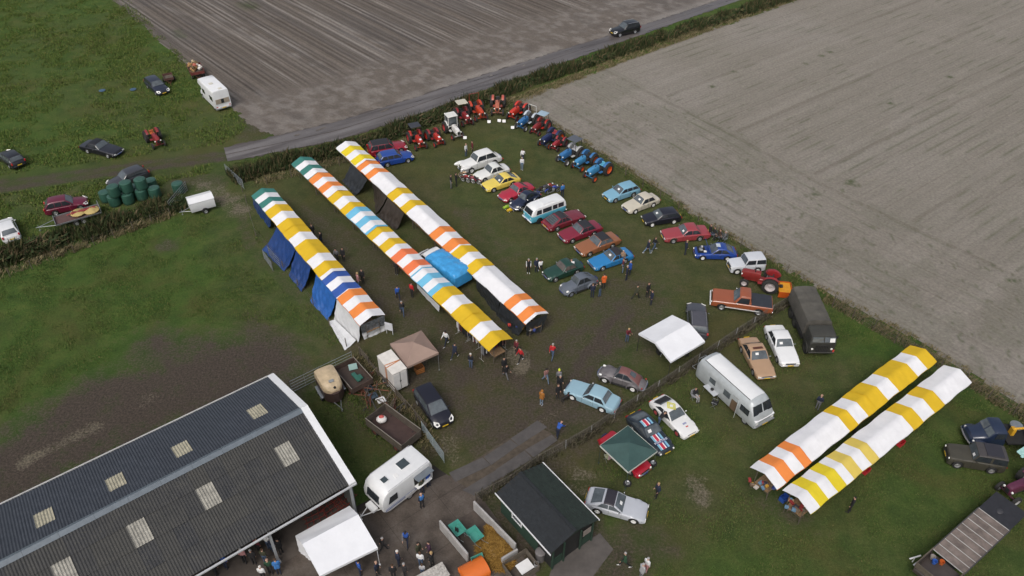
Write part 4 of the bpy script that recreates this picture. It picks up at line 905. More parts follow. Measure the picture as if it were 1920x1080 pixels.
    cx = sorted({xb0, xb0-.03, lerp(xb0, xt0, .33), lerp(xb0, xt0, .66), xt0, xt0-.08, lerp(xt0, xt1, .25), lerp(xt0, xt1, .5), lerp(xt0, xt1, .75), xt1+.08, xt1, lerp(xt1, xb1, .25), lerp(xt1, xb1, .5), lerp(xt1, xb1, .75), xb1+.02, xb1}, reverse=True)
    mb = MB(); rows = []
    for x in cx:
        z1 = top(x); z0 = zc(x)-.05; dz = z1-z0
        pts = [(wg+.0, z0), (halfw(x, lerp(z0, z1, .5)), lerp(z0, z1, .5)), (halfw(x, z1-.09), max(z0, z1-.09)), (halfw(x, z1)*.95, z1-.03), (halfw(x, z1)*.6, z1+.0), (0, z1+.012)]
        rows.append([(x, y, z) for y, z in pts]+[(x, -y, z) for y, z in pts[::-1][1:]])
    mb.grid(rows); nr = len(rows[0])-1
    if roof is not None:
        for k in range(len(mb.f)):
            i, j = divmod(k, nr)
            if cx[i] <= xt0+.01 and cx[i+1] >= (xt1-.01 if roof_short(style) else xb1) and 2 <= j <= nr-3: mb.mi[k] = 1
    mb.build('cabin', [pm, rm], t, sharp=30)
    # glass
    def pane(nm, x0, x1, f0, f1, inset, out=.012):
        g = MB(); R_ = []
        for k in range(7):
            fx = lerp(f0, f1, k/6); x = lerp(x0, x1, fx); z = top(x); hwv = max(.1, halfw(x, z)*.95-inset); r_ = []
            for j in range(7):
                y = lerp(-hwv, hwv, j/6); q = abs(y)/(halfw(x, z)*.95); zz = z+.012-(.042 if q > .6 else .012)*max(0, (q-.6)/.4 if q > .6 else 0)-(.012*q if q <= .6 else .0); r_.append((x+(out if x0 > x1 and nm == 'windscreen' else -out), y, zz+out))
            R_.append(r_)
        g.grid(R_); return g.build(nm, GLASSL if glass is GLASS else glass, t)  # sloped panes take the paler glass, its colour carries the sky reflection
    if style not in ('jeep',) or True:
        ws = pane('windscreen', xb0, xt0, .06, .94, .05)
        pane('rear_window', xb1, xt1, .14 if style not in ('beetle', '2cv') else .45, .88, .08 if style not in ('beetle', '2cv') else .2)
    # side windows
    def sp(x, f_):
        z0 = zc(x)+.02; z1 = zr-.11; z = lerp(z0, z1, f_); return (x, z)
    xa0, xa1 = lerp(xb0, xt0, .18), lerp(xb0, xt0, .96)-.03; xc0, xc1 = lerp(xb1, xt1, .30 if style not in ('fast', 'beetle', '2cv') else .55), lerp(xb1, xt1, .96)+.03
    if side: xc0, xc1 = side
    for sgn in (1, -1):
        for k in range(windows):
            f0, f1 = k/windows, (k+1)/windows; g_ = .028 if not pillar else pillar
            b0, b1 = lerp(xa0, xc0, f0)-(g_ if k else 0), lerp(xa0, xc0, f1)+(g_ if k < windows-1 else 0); t0, t1 = lerp(xa1, xc1, f0)-(g_ if k else 0), lerp(xa1, xc1, f1)+(g_ if k < windows-1 else 0)
            if k == 0 and windows > 1: t1 = b1 = (t1+b1)/2
            elif k == windows-1 and windows > 1: t0 = b0 = (t0+b0)/2
            else: t0 = b0 = (t0+b0)/2; t1 = b1 = (t1+b1)/2
            if windows > 1 and k == 0: pass
            P = []
            for x, f_ in ((b0, .06), (b1, .06), (t1, .94), (t0, .94)):
                x_, z = sp(x, f_); P.append((x_, sgn*(halfw(x_, z)+.010), z))
            if sgn < 0: P = P[::-1]
            g = MB(); g.slab(P, (0, -sgn*.012, 0)); g.build('side_window', glass, t)
    # wheels
    ty = hwid-.10 if cw > .9 else hwid-.13
    for x in (xf, xr):
        for s in (1, -1): add_wheel(t, x, s*ty, wr, .17 if wr < .36 else .23, rim)
    # bumpers, lamps, plates
    zb_ = .46 if style not in ('suv', 'jeep') else .58
    for x, s in ((h+.02, 1), (-h-.02, -1)):
        mb = MB(); w_ = hwid*(.93 if cw > .9 else .86); arc = []
        for k in range(9):
            q = -1+k/4; arc.append((x-s*.10*abs(q)**3-s*(.16 if abs(q) > .98 else 0), q*w_*(1.03 if abs(q) > .98 else 1), zb_))
        sz = .055 if bump is CHROME else .085
        mb.grid([[(p[0], p[1], p[2]-sz), (p[0]+s*.045, p[1]*1.01, p[2]), (p[0], p[1], p[2]+sz), (p[0]-s*.08, p[1], p[2]+sz*.8)] for p in arc]); mb.build('bumper', bump, t)
        MB().box((x+s*.05, 0, zb_-(.02 if s > 0 else -.12)), (.012, .5, .11)).build('number_plate', plate, t)
    zl = interp(dk, h-.05)*.5+.30 if style not in ('beetle', '2cv') else .62; zl = min(max(zl, zb_+.13), interp(dk, h-.02)-.02)
    lw = hwid*.72
    for s in (1, -1):
        mb = MB()
        if style in ('beetle', '2cv'): mb.lathe([(.005, .05), (.06, .045), (.095, .01), (.10, -.12), (.05, -.2)], 14, 'X', (h-.22, s*hwid*.70, .68))
        elif lights == 'round': mb.lathe([(.005, .035), (.06, .03), (.085, .0), (.085, -.05)], 14, 'X', (h-.005, s*lw, zl))
        elif lights == 'modern':
            zz_ = lambda x: interp(dk, x); mb.slab([(h-.01, s*hwid*.48, zz_(h-.01)+.0), (h-.02, s*hwid*.80, zz_(h-.02)-.06), (h-.22, s*hwid*.97, zz_(h-.22)-.10), (h-.42, s*hwid*.90, zz_(h-.42)+.0), (h-.16, s*hwid*.50, zz_(h-.16)+.015)], (.03, s*.012, .035))
        else: mb.box((h+.0, s*lw, zl), (.05, .28, .13), bev=.02)
        mb.build('headlight', LAMP, t)
        mb = MB(); tz = interp(dk, -h+.05)*.5+.36
        if style in ('beetle', '2cv'): mb.ell((-h+.22, s*hwid*.76, .62), (.06, .05, .09), 8, 6)
        elif style in ('hatch', 'estate', 'suv', 'mpv') and lights == 'modern': mb.box((-h+.07, s*hwid*.83, tz+.1), (.14, .16, .26), bev=.03)
        else: mb.box((-h+.005, s*hwid*.72, min(tz, interp(dk, -h+.05)-.1)), (.05, .32, .11), bev=.02)
        mb.build('tail_light', REDL, t)
        if mirror:
            mb = MB(); mx = xb0-.22; mb.box((mx, s*(hwid*cw*.96+.10), zc(mx)+.09), (.08, .16, .10), bev=.03); mb.tube((mx, s*hwid*cw*.92, zc(mx)+.04), (mx, s*(hwid*cw*.96+.06), zc(mx)+.06), .012, 5)
            mb.build('mirror', CHROME if bump is CHROME else pm, t)
    if grille and style not in ('beetle',): MB().box((h+.0, 0, zl), (.03, hwid*.95, .14)).build('grille', DARK if style != '2cv' else pm, t)
    if style in ('beetle', '2cv') or fend:
        for xx, big in ((xf, 1), (xr, 0)):
            for s in (1, -1):
                mb = MB(); rr = wr+.10; wi = .27 if style != '2cv' else .22; rows = []; a0, a1 = (-25, 205)
                for k in range(15):
                    an = R(lerp(a0, a1, k/14)); ex = 1.0+(.35 if (math.cos(an) < 0) == big else .12)*abs(math.cos(an)); px, pz = xx+rr*ex*math.cos(an), max(.20, wr+rr*math.sin(an)); yo = hwid-.005
                    rows.append([(px*1.0, s*(yo-wi-.02), pz+.02), (px, s*(yo-wi*.5), pz+.045), (px, s*(yo-.06), pz+.015), (xx+rr*ex*.96*math.cos(an), s*yo, wr+(pz-wr)*.93), (xx+rr*ex*.86*math.cos(an), s*(yo-.01), wr+(pz-wr)*.84)])
                mb.grid(rows); mb.build('fender', pm, t, sharp=60)
        for s in (1, -1): MB().box((.0, s*(hwid-.15), .27), (wb-2*wr-.22, .22, .05)).build('running_board', DARK, t)
    if card:
        x, y = card; z = top(x)+.035; sl = math.atan2(zr-.05-zc(xb0), xb0-xt0)
        mb = MB(); mb.box((0, 0, 0), (.20, .27, .012), M4=Matrix.Rotation(sl, 4, 'Y')); mb.build('show_card', WHITE, t, (x, y, z+.012))
    if rails:
        for s in (1, -1): MB().tube((xt0-.1, s*wt*.93, zr-.0), (xt1+.1, s*wt*.93, zr-.0), .022, 6).build('roof_rail', SIL, t)
    # door seams
    for s in (1, -1):
        for x in ((lerp(xa0, xc0, .5), xa0+.05) if windows > 1 else (xa0+.02, xc0+.1)):
            z1 = zc(x)-.03; pth = [(x, .30), (x, .5), (x, z1)]; mb = MB()
            mb.box((x, s*(hwid*cw*1.0-.002), (z1+.34)/2), (.014, .012, z1-.36)); mb.build('door_seam', DARK, t)
        MB().box((lerp(xa0, xc0, .42), s*(hwid*cw*1.0+.01), zc(0)-.16), (.14, .03, .03)).build('door_handle', CHROME if bump is CHROME else pm, t)
    t['dims'] = 0; del t['dims']
    if extras: extras(t, dict(h=h, hwid=hwid, zc=zc, top=top, zr=zr, X=X, xf=xf, xr=xr, pm=pm, wt=wt, wg=wg, halfw=halfw, dk=dk))
    return t
def roof_short(style): return style in ('hatch', 'estate', 'suv', 'mpv', 'fast')
PLAST = M((.035, .035, .037), .6, 0, 0, .1)
# ---- upper left meadow
car('dark navy estate car parked beside the small brown trailer', (310, 175), (279, 150), (.012, .016, .032), 4.5, 1.78, 1.46, style='estate', bump=paint((.012, .016, .032)), plate=PLATEY, lights='modern', wr=.32, roof=None, windows=3)
car('long black classic saloon standing alone on the upper left meadow', (227, 287), (154, 270), (.012, .012, .018), 5.2, 1.85, 1.40, 2.95, 'sedan', roof=(.010, .010, .013), xw=(.55, -.02, -1.05, -1.55), plate=PLATEB, lights='rect')
car('black hatchback with yellow plate at the left edge of the meadow', (5, 287), (37, 309), (.010, .010, .014), 4.2, 1.75, 1.48, style='hatch', bump=paint((.010, .010, .014)), plate=PLATEY, lights='modern', glass=GLASSL)
car('burgundy hatchback parked beside the flatbed machine trailer', (160, 377), (88, 392), (.115, .008, .028), 4.15, 1.78, 1.52, style='hatch', bump=paint((.115, .008, .028)), plate=PLATEY, lights='modern', windows=3)
car('white hatchback cut by the left edge of the picture', (6, 412), (24, 450), (.68, .69, .70), 4.1, 1.75, 1.48, style='hatch', bump=paint((.68, .69, .70)), plate=PLATEY, lights='modern')
car('dark grey car hidden behind the wrapped bales', (212, 345), (268, 324), (.04, .042, .05), 4.4, 1.75, 1.46, style='hatch', bump=paint((.04, .042, .05)), plate=PLATEY, lights='modern')
car('black off-road car driving on the wet concrete road', (1148, 62), (1195, 52), (.010, .010, .012), 4.8, 1.92, 1.76, style='suv', bump=PLAST, plate=PLATEY, lights='modern', wr=.37, windows=3, rails=True, rim=ALLOY)
car('red estate car with dark roof panel beside the far stall row', (759, 272), (693, 283), (.26, .014, .028), 4.55, 1.84, 1.55, style='estate', roof=(.02, .02, .024), bump=paint((.26, .014, .028)), plate=PLATEY, lights='modern', windows=3, wr=.34, rim=ALLOY)
car('blue hatchback parked in front of the red estate', (772, 290), (708, 303), (.014, .055, .27), 4.25, 1.76, 1.45, style='hatch', bump=paint((.014, .055, .27)), plate=PLATEY, lights='modern', windows=3)
# ---- show row left
def limo_x(t, d):
    MB().box((d['h']+.03, 0, .72), (.10, .42, .62), bev=.05).build('radiator_grille', CHROME, t)
    for s in (1, -1): MB().ell((d['h']-.35, s*d['hwid']*.74, .80), (.75, .26, .22), 14, 8).build('front_wing', d['pm'], t)
car('large white vintage limousine with upright grille', (864, 316), (936, 292), (.72, .72, .70), 5.35, 1.90, 1.78, 3.15, 'limo', windows=2, wr=.37, rim=RWHITE, extras=limo_x, grille=False, lights='round', round_=.5, tumb=.78, plate=PLATEB)
car('small white classic saloon between the limousine and the yellow coupe', (896, 332), (947.5, 315), (.66, .67, .64), 4.2, 1.62, 1.50, 2.5, 'sedan', round_=.7, wr=.32, xw=(.60, .18, -.70, -1.30), plate=PLATEB, tumb=.72)
car('pale yellow fastback coupe in the show row', (908, 351), (970, 332), (.72, .55, .10), 4.35, 1.66, 1.33, 2.45, 'fast', bump=PLAST, card=(.36, .25), windows=2, lights='rect')
car('red rounded coupe with white bumper beside the dark blue round-backed car', (938, 372), (997, 347), (.37, .022, .045), 4.2, 1.64, 1.33, 2.42, 'coupe', round_=.9, xw=(.42, .02, -.62, -1.28), wr=.31, tumb=.66, grille=False, plate=PLATEB)
car('dark blue round-backed small car beside the turquoise camper van', (963, 388), (1007, 362), (.012, .019, .045), 4.07, 1.56, 1.50, 2.40, 'beetle', round_=1., wr=.33, tumb=.66, plate=PLATEB, lights='round')
def cx_x(t, d):
    for k in range(5): x = lerp(-1.95, -1.1, k/4); MB().box((x, 0, d['top'](x)+.05), (.05, 1.05, .02)).build('louvre', DARK, t)
car('dark red fastback saloon with black roof facing away from the others', (1090, 400), (1023, 424), (.17, .018, .030), 4.65, 1.74, 1.36, 2.84, 'fast', roof=(.025, .025, .03), windows=3, extras=cx_x, plate=PLATEY, lights='rect')
car('dark red saloon with black vinyl roof beside the bronze one', (1052, 446), (1123, 422), (.20, .016, .035), 4.6, 1.74, 1.38, 2.62, 'sedan', roof=(.022, .022, .026), lights='rect', plate=PLATEB)
car('bronze brown saloon with black vinyl roof', (1083, 471), (1157, 444), (.27, .105, .045), 4.7, 1.78, 1.40, 2.76, 'sedan', roof=(.022, .022, .026), lights='rect', plate=PLATEB, glass=GLASSL)
car('bright blue coupe with black vinyl roof and show card', (1108, 497), (1182, 473), (.022, .185, .43), 4.5, 1.70, 1.34, 2.58, 'coupe', roof=(.025, .022, .024), card=(.22, .1), plate=PLATEB, lights='rect')
car('dark green small classic saloon behind the dull grey bulging-fendered car', (1025, 517), (1087, 495), (.014, .050, .036), 4.0, 1.58, 1.42, 2.42, 'sedan', round_=.4, xw=(.50, .08, -.70, -1.15), plate=PLATEB, glass=M((.10, .085, .075), .1, 0, .4, .3))
car('dull blue grey small car with bulging fenders', (1053, 546), (1117, 521), M((.105, .122, .150), .55, 0, .1, .1), 3.85, 1.50, 1.60, 2.40, '2cv', round_=.8, wr=.32, tumb=.76, plate=PLATEB, bump=M((.14, .155, .18), .5), windows=2, rim=M((.14, .155, .18), .5))
# ---- show row right
car('light blue hatchback at the top of the right hand show row', (1137, 370), (1193, 352), (.19, .38, .50), 4.15, 1.66, 1.40, 2.40, 'hatch', bump=PLAST, card=(.50, .1), plate=PLATEY, lights='rect', windows=3)
car('cream saloon second in the right hand show row', (1172, 392), (1231, 370), (.52, .48, .39), 4.3, 1.64, 1.44, 2.45, 'sedan', card=(.38, .1), round_=.2, plate=PLATEB, rim=RWHITE)
car('black three-door hatchback with white wheels and show card', (1205, 413), (1275, 403), (.012, .012, .020), 4.0, 1.64, 1.38, 2.42, 'hatch', bump=PLAST, card=(.55, -.1), plate=PLATEY, lights='rect', glass=GLASS, rim=RWHITE)
def arch_x(t, d):
    for xx in (d['xf'], d['xr']):
        for s in (1, -1):
            mb = MB(); rows = []
            for k in range(13):
                an = R(15+150*k/12); rows.append([(xx+q*math.cos(an), s*(d['hwid']+.012), .32+q*math.sin(an)) for q in (.38, .44)])
            mb.grid(rows); mb.build('arch_trim', CHROME, t)
car('faded red saloon with bright wheel arch trims in the right row', (1242, 442), (1328, 434), (.30, .045, .055), 4.85, 1.79, 1.42, 2.80, 'sedan', extras=arch_x, card=(.42, .3), plate=PLATEY, lights='rect')
def hoodup(t, d):
    h = d['h']; w_ = d['hwid']*.84; mb = MB(); mb.slab([(.62, -w_, .86), (.62, w_, .86), (1.05, w_*.95, 1.72), (1.05, -w_*.95, 1.72)], (.03, 0, .0)); mb.build('open_bonnet', d['pm'], t)
    MB().box((h-.62, 0, .79), (.75, w_*1.5, .05)).build('engine_bay', DARK, t)
    MB().box((h-.58, .05, .86), (.34, .42, .16), bev=.04).build('engine', STEEL, t); MB().box((h-.75, -.4, .85), (.18, .22, .12)).build('battery', M((.5, .5, .5)), t); MB().box((h-.95, .35, .85), (.28, .3, .015)).build('show_card', WHITE, t)
    MB().box((-.15, 0, d['zr']+.02), (.42, .55, .015)).build('sunroof', M((.45, .5, .55), .2, 0, .3), t)
car('deep blue coupe with its bonnet open beside the white off-roader', (1303, 472), (1379, 474), (.016, .052, .25), 4.1, 1.58, 1.36, 2.42, 'fast', extras=hoodup, plate=PLATEB, rim=RWHITE, wr=.30)
car('small boxy white off-roader with black wheels', (1366, 500), (1431, 495), (.56, .58, .61), 3.45, 1.50, 1.68, 2.03, 'jeep', bump=PLAST, wr=.35, windows=2, rim=RWHITE, lights='round', plate=PLATEY, tumb=.86, pillar=.06)
car('dark grey estate partly under the white square tent', (1305, 572), (1309, 630), (.055, .057, .068), 4.45, 1.80, 1.50, style='estate', bump=paint((.055, .057, .068)), plate=PLATEY, lights='modern', windows=3, rails=True, roof=(.07, .07, .085))
RUSTY = M((.13, .12, .125), .5, 0, .15, .25, 2.5)
car('weathered grey round-backed car with rust red roof', (1124, 695), (1211, 723), RUSTY, 4.07, 1.56, 1.50, 2.40, 'beetle', round_=1., wr=.33, tumb=.66, roof=(.17, .075, .07), rim=RWHITE, plate=PLATEB)
car('pale blue classic saloon beside the netting fence', (1065, 724), (1158, 762), (.27, .42, .50), 4.45, 1.70, 1.40, 2.58, 'sedan', rim=RWHITE, lights='round', plate=PLATEB)
# ---- lower right paddock
def sunr(t, d): MB().box((d['X'][1]-.22, 0, d['zr']+.02), (.22, .85, .02)).build('sunroof', M((.09, .03, .02), .3), t)
car('beige tan coupe with open sunroof and show card', (1438, 707), (1400, 635), (.40, .26, .16), 4.65, 1.79, 1.40, 2.71, 'coupe', extras=sunr, card=(.25, -.2), lights='rect', plate=PLATEY, xw=(.62, .0, -.85, -1.45))
car('white saloon with show card beside the tan coupe', (1482, 683), (1449, 613), (.72, .73, .73), 4.72, 1.79, 1.44, 2.80, 'sedan', card=(.40, -.3), lights='rect', plate=PLATEY)
def rally_x(t, d):
    z = d['zr']
    def dec(nm, x, y, w_, l, mat, zz=None, rz=0): MB().box((0, 0, 0), (l, w_, .006)).build(nm, mat, t, (x, y, (d['top'](x) if zz is None else zz)+.026), rz)
    K = M((.02, .02, .022), .4); Yl = M((.55, .52, .03), .5)
    MB().box((-1.42, 0, interp(d['dk'], -1.4)+.20), (.62, 1.15, .02), M4=Matrix.Rotation(-.33, 4, 'Y')).build('rear_panel', K, t)
    mb = MB()
    for k in range(3): mb.box((-1.30-.16*k, 0, interp(d['dk'], -1.4)+.236-.054*k), (.07, .62-.1*k, .006))
    mb.build('panel_lettering', WHITE, t)
    # yellow lozenge emblem on the roof
    zz = z-.005
    for o, i_, nm in ((.50, .36, 'roof_emblem'), (.30, .20, 'roof_emblem_inner')):
        mb = MB(); mb.add([(-.42+o, 0, zz+.022), (-.42, o*.82, zz+.008), (-.42-o, 0, zz+.022), (-.42, -o*.82, zz+.008), (-.42+i_, 0, zz+.024), (-.42, i_*.82, zz+.012), (-.42-i_, 0, zz+.024), (-.42, -i_*.82, zz+.012)], [(0, 1, 5, 4), (1, 2, 6, 5), (2, 3, 7, 6), (3, 0, 4, 7)]); mb.build(nm, Yl, t)
    dec('bonnet_sticker', 1.15, .05, .34, .16, M((.25, .27, .40), .5), interp(d['dk'], 1.15)); dec('bonnet_sticker', 1.45, .05, .22, .10, M((.5, .06, .04), .5), interp(d['dk'], 1.45)); dec('show_card', .75, .45, .22, .26, WHITE, interp(d['dk'], .7)+.06)
car('white rally car with yellow diamond emblem on its roof', (1296, 813), (1231, 749), (.70, .70, .69), 4.2, 1.70, 1.30, 2.48, 'fast', extras=rally_x, bump=paint((.70, .70, .69)), lights='rect', plate=PLATEY, rim=M((.3, .05, .05), .4))
def mart_x(t, d):
    LB = M((.20, .42, .55), .4); RD = M((.48, .03, .06), .4); NV = M((.02, .04, .16), .4); W_ = WHITE
    for x0, x1, f in ((d['h']-.18, d['X'][0]+.02, lambda x: interp(d['dk'], x)+.085), (d['X'][1]-.05, d['X'][2]+.05, lambda x: d['top'](x)+.02)):
        for y, w_, m in ((-.40, .16, LB), (-.29, .06, W_), (-.14, .24, RD), (.03, .10, W_), (.14, .12, NV), (.28, .16, LB)):
            mb = MB(); mb.grid([[(lerp(x0, x1, k/6), y-w_/2, f(lerp(x0, x1, k/6))-.02*abs(y)), (lerp(x0, x1, k/6), y+w_/2, f(lerp(x0, x1, k/6))-.02*abs(y))] for k in range(7)]); mb.build('racing_stripe', m, t)
    xb = 1.28; zb = interp(d['dk'], xb)+.093; MB().box((xb, 0, zb), (.26, 1.12, .004)).build('name_banner', NV, t)
    cu = bpy.data.curves.new('name_lettering', 'FONT'); cu.body = 'MARTINI'; cu.size = .30; cu.align_x = 'CENTER'; cu.align_y = 'CENTER'; cu.materials.append(WHITE)
    to = bpy.data.objects.new('tmp', cu); COL.objects.link(to); me_ = bpy.data.meshes.new_from_object(to.evaluated_get(bpy.context.evaluated_depsgraph_get())); bpy.data.objects.remove(to)
    o = put('name_lettering', me_, t, (xb, 0, zb+.006)); o.rotation_euler = (0, 0, math.pi/2)
    MB().box((d['X'][0]-.28, -.28, d['top'](d['X'][0]-.28)+.04), (.32, .3, .01), M4=Matrix.Rotation(.75, 4, 'Y')).build('show_card', WHITE, t)
car('dark navy sports coupe with red white and light blue racing stripes', (1251, 846), (1187, 777), (.018, .026, .036), 4.2, 1.68, 1.27, 2.42, 'fast', extras=mart_x, round_=.5, bump=PLAST, lights='round', plate=PLATEY, glass=GLASSL)
car('bright red car parked under the dark green gazebo', (1206, 882), (1137, 821), (.36, .012, .026), 4.25, 1.62, 1.38, 2.45, 'sedan', lights='round', plate=PLATEB)
car('silver fastback coupe with black vinyl roof beside the green shed', (1211, 962), (1102, 932), (.44, .46, .50), 4.3, 1.70, 1.30, 2.56, 'fast', roof=(.025, .022, .03), card=(.30, -.1), lights='rect', plate=PLATEY, rim=RWHITE, side=(-1.25, -.95), glass=GLASSL)
def redm(t, d): pass
car('black compact people carrier parked on the trodden grass by the wagon', (832, 792), (793, 735), (.010, .010, .018), 4.1, 1.72, 1.60, 2.60, 'mpv', bump=paint((.010, .010, .018)), plate=PLATEY, lights='modern', windows=3, glass=GLASSL)
def jeepx(t, d):
    MB().box((-.95, 0, d['zr']+.02), (1.2, 1.25, .05), bev=.02).build('canvas_top', M((.025, .025, .034), .7), t)
car('olive brown off-road jeep near the right edge', (1778, 852), (1875, 868), M((.050, .046, .034), .55, 0, .1, .15), 3.95, 1.62, 1.72, 2.35, 'jeep', bump=PLAST, wr=.36, rim=M((.3, .3, .3), .4, .5), plate=PLATEY, tumb=.86, extras=jeepx, roof=(.055, .05, .05), pillar=.08, card=(.35, .3))
# ---------------------------------------------------------------- box-shaped vehicles
def shell(t, name, sec, mats, parent=None, sharp=35): return ring_body(t, name, sec, mats, sharp=sharp, parent=parent)
def at_car(name, label, cat, f, r, z=.5, group=None):
    c = (G(*f, z)+G(*r, z))/2; return thing(name, label, cat, (c.x, c.y, 0), heading(f, r, z), group)
def bumperbar(t, x, w_, z, m, s): MB().box((x, 0, z), (.12, w_, .16), bev=.04).build('bumper', m, t)
def flat(t, nm, pts, off, mat): return MB().slab(pts, off).build(nm, mat, t)
# turquoise camper van: two tone, white upper body
t = at_car('camper_van', 'turquoise and white classic camper van in the show row', 'van', (988, 410), (1053, 386))
TUR = paint((.10, .42, .56)); WHP = paint((.72, .73, .73)); h = 2.2; hw = .86
lo = []; up = []
for x, k in ((h, .80), (h-.05, .90), (h-.2, .97), (h-.5, 1), (-h+.4, 1), (-h+.1, .97), (-h, .9)):
    fr = max(0, (x-(h-.5))/.5); lo.append((x, [(.01, .30), (hw*k*.9, .30), (hw*k, .5), (hw*k, 1.0), (hw*k*.985, 1.06), (.01, 1.07)]))
for x, z1, k in ((h-.06, 1.12, .90), (h-.16, 1.40, .90), (h-.34, 1.72, .89), (h-.5, 1.85, .88), (h-.9, 1.92, .88), (-h+.6, 1.92, .88), (-h+.2, 1.84, .88), (-h+.05, 1.62, .89), (-h, 1.10, .92)):
    up.append((x, [(hw*(.985 if x < h-.3 else .93), 1.05), (hw*lerp(.98, k, .5), lerp(1.05, z1, .55)), (hw*k*.98, z1-.10), (hw*k*.86, z1-.02), (.01, z1+.03)]))
shell(t, 'body', lo, TUR); shell(t, 'upper_body', up, WHP)
MB().box((.0, 0, .34), (3.9, 1.2, .2)).build('underbody', DARK, t)
for x in (1.22, -1.18):
    for s in (1, -1): add_wheel(t, x, s*.76, .33, .18, SIL); MB().lathe([(.40, -.005), (.36, .01), (.0, .01)], 18, 'Y', (x, s*.862 if s > 0 else -.872, .36)).build('wheel_arch', DARK, t)
flat(t, 'windscreen', [(h-.06, -.64, 1.16), (h-.06, .64, 1.16), (h-.30, .60, 1.68), (h-.30, -.60, 1.68)], (.03, 0, .02), GLASS)
flat(t, 'rear_window', [(-h-.0, -.5, 1.2), (-h-.0, .5, 1.2), (-h+.05, .46, 1.58), (-h+.05, -.46, 1.58)], (-.03, 0, .01), GLASS)
for s in (1, -1):
    for x0, x1 in ((1.62, .95), (.80, -.30), (-.45, -1.05), (-1.15, -1.85)): flat(t, 'side_window', [(x0, s*.845, 1.16), (x1, s*.845, 1.16), (x1, s*.80, 1.64), (x0-.12*(x0 > 1), s*.80, 1.64)], (0, s*.02, 0), GLASS)
    MB().lathe([(.005, .03), (.09, .02), (.10, -.04)], 14, 'X', (h-.0, s*.58, .78)).build('headlight', LAMP, t); MB().box((-h-.01, s*.7, .85), (.04, .12, .26)).build('tail_light', REDL, t)
MB().lathe([(.13, .0), (.15, .02), (.17, .0)], 20, 'X', (h-.02, 0, .86)).build('front_emblem', WHP, t)
MB().box((-.1, 0, 1.965), (1.3, 1.05, .05), bev=.02).build('roof_panel', WHP, t)
bumperbar(t, h+.05, 1.66, .48, WHP, 1); bumperbar(t, -h-.05, 1.66, .48, WHP, 1); MB().box((h+.12, 0, .48), (.012, .5, .11)).build('number_plate', PLATEB, t)
# white motorhome on the meadow
def motorhome(label, f, r, L, W, H, col, stripe=None):
    t = at_car('motorhome', label, 'motorhome', f, r, 1.0); h = L/2; hw = W/2; pm = M(col, .4, 0, .2, .06, 1.5)
    shell(t, 'body', [(x, [(.01, .35), (hw*.96, .35), (hw, .6), (hw, z1-.25), (hw*.97, z1-.08), (hw*.9, z1), (.01, z1+.03)]) for x, z1 in ((h-1.2, H), (h-1.25, H), (-h+.25, H), (-h+.12, H-.06), (-h, H-.9), (-h+.04, .5))], pm)
    shell(t, 'overcab', [(x, [(.01, z0), (hw*.97, z0), (hw*.98, z0+.2), (hw*.95, z1-.06), (hw*.85, z1), (.01, z1+.02)]) for x, z0, z1 in ((h-.15, 2.05, H-.5), (h-.3, 1.95, H-.15), (h-.6, 1.9, H-.03), (h-1.22, 1.9, H))], pm)
    shell(t, 'cab', [(x, [(.01, .35), (hw*.85, .35), (hw*.9, .6), (hw*.88, z1-.2), (hw*.8, z1), (.01, z1+.02)]) for x, z1 in ((h, .75), (h-.05, .95), (h-.6, 1.1), (h-1.15, 1.9), (h-1.2, 1.92))], pm)
    flat(t, 'windscreen', [(h-.62, -.72, 1.14), (h-.62, .72, 1.14), (h-1.08, .68, 1.84), (h-1.08, -.68, 1.84)], (.03, 0, .02), GLASS)
    for s in (1, -1):
        for x0, x1 in ((h-1.5, h-2.4), (-h+1.6, -h+.6)): flat(t, 'side_window', [(x0, s*(hw+.005), 1.25), (x1, s*(hw+.005), 1.25), (x1, s*(hw+.005), 1.85), (x0, s*(hw+.005), 1.85)], (0, s*.02, 0), GLASS)
        for x in (h-.75, -h+1.0): add_wheel(t, x, s*(hw-.15), .34, .2, SIL)
        MB().box((-h-.005, s*(hw-.2), .62), (.05, .2, .14)).build('tail_light', REDL, t); MB().box((h+.0, s*(hw-.4), .68), (.05, .22, .16)).build('headlight', LAMP, t)
    MB().box((-h+.0, 0, 1.35), (.05, W*.86, .62)).build('rear_window', M((.33, .28, .22), .5), t); MB().box((-h-.03, .0, 1.35), (.02, .38, .55)).build('window_gap', GLASS, t)
    MB().box((-h-.06, 0, .5), (.14, W*.92, .2), bev=.03).build('bumper', M((.5, .5, .5), .4), t); MB().box((-h-.14, 0, .52), (.012, .5, .11)).build('number_plate', PLATEY, t)
    MB().box((-.3, .2, H+.05), (.5, .5, .07), bev=.02).build('roof_vent', M((.6, .58, .5), .4), t); MB().box((-h+.5, -.2, H+.05), (.45, .45, .07), bev=.02).build('roof_vent', M((.6, .58, .5), .4), t)
    return t
motorhome('white motorhome with overcab bunk parked beside the ploughed field', (383, 160), (423, 198), 5.6, 2.05, 2.75, (.72, .73, .74))
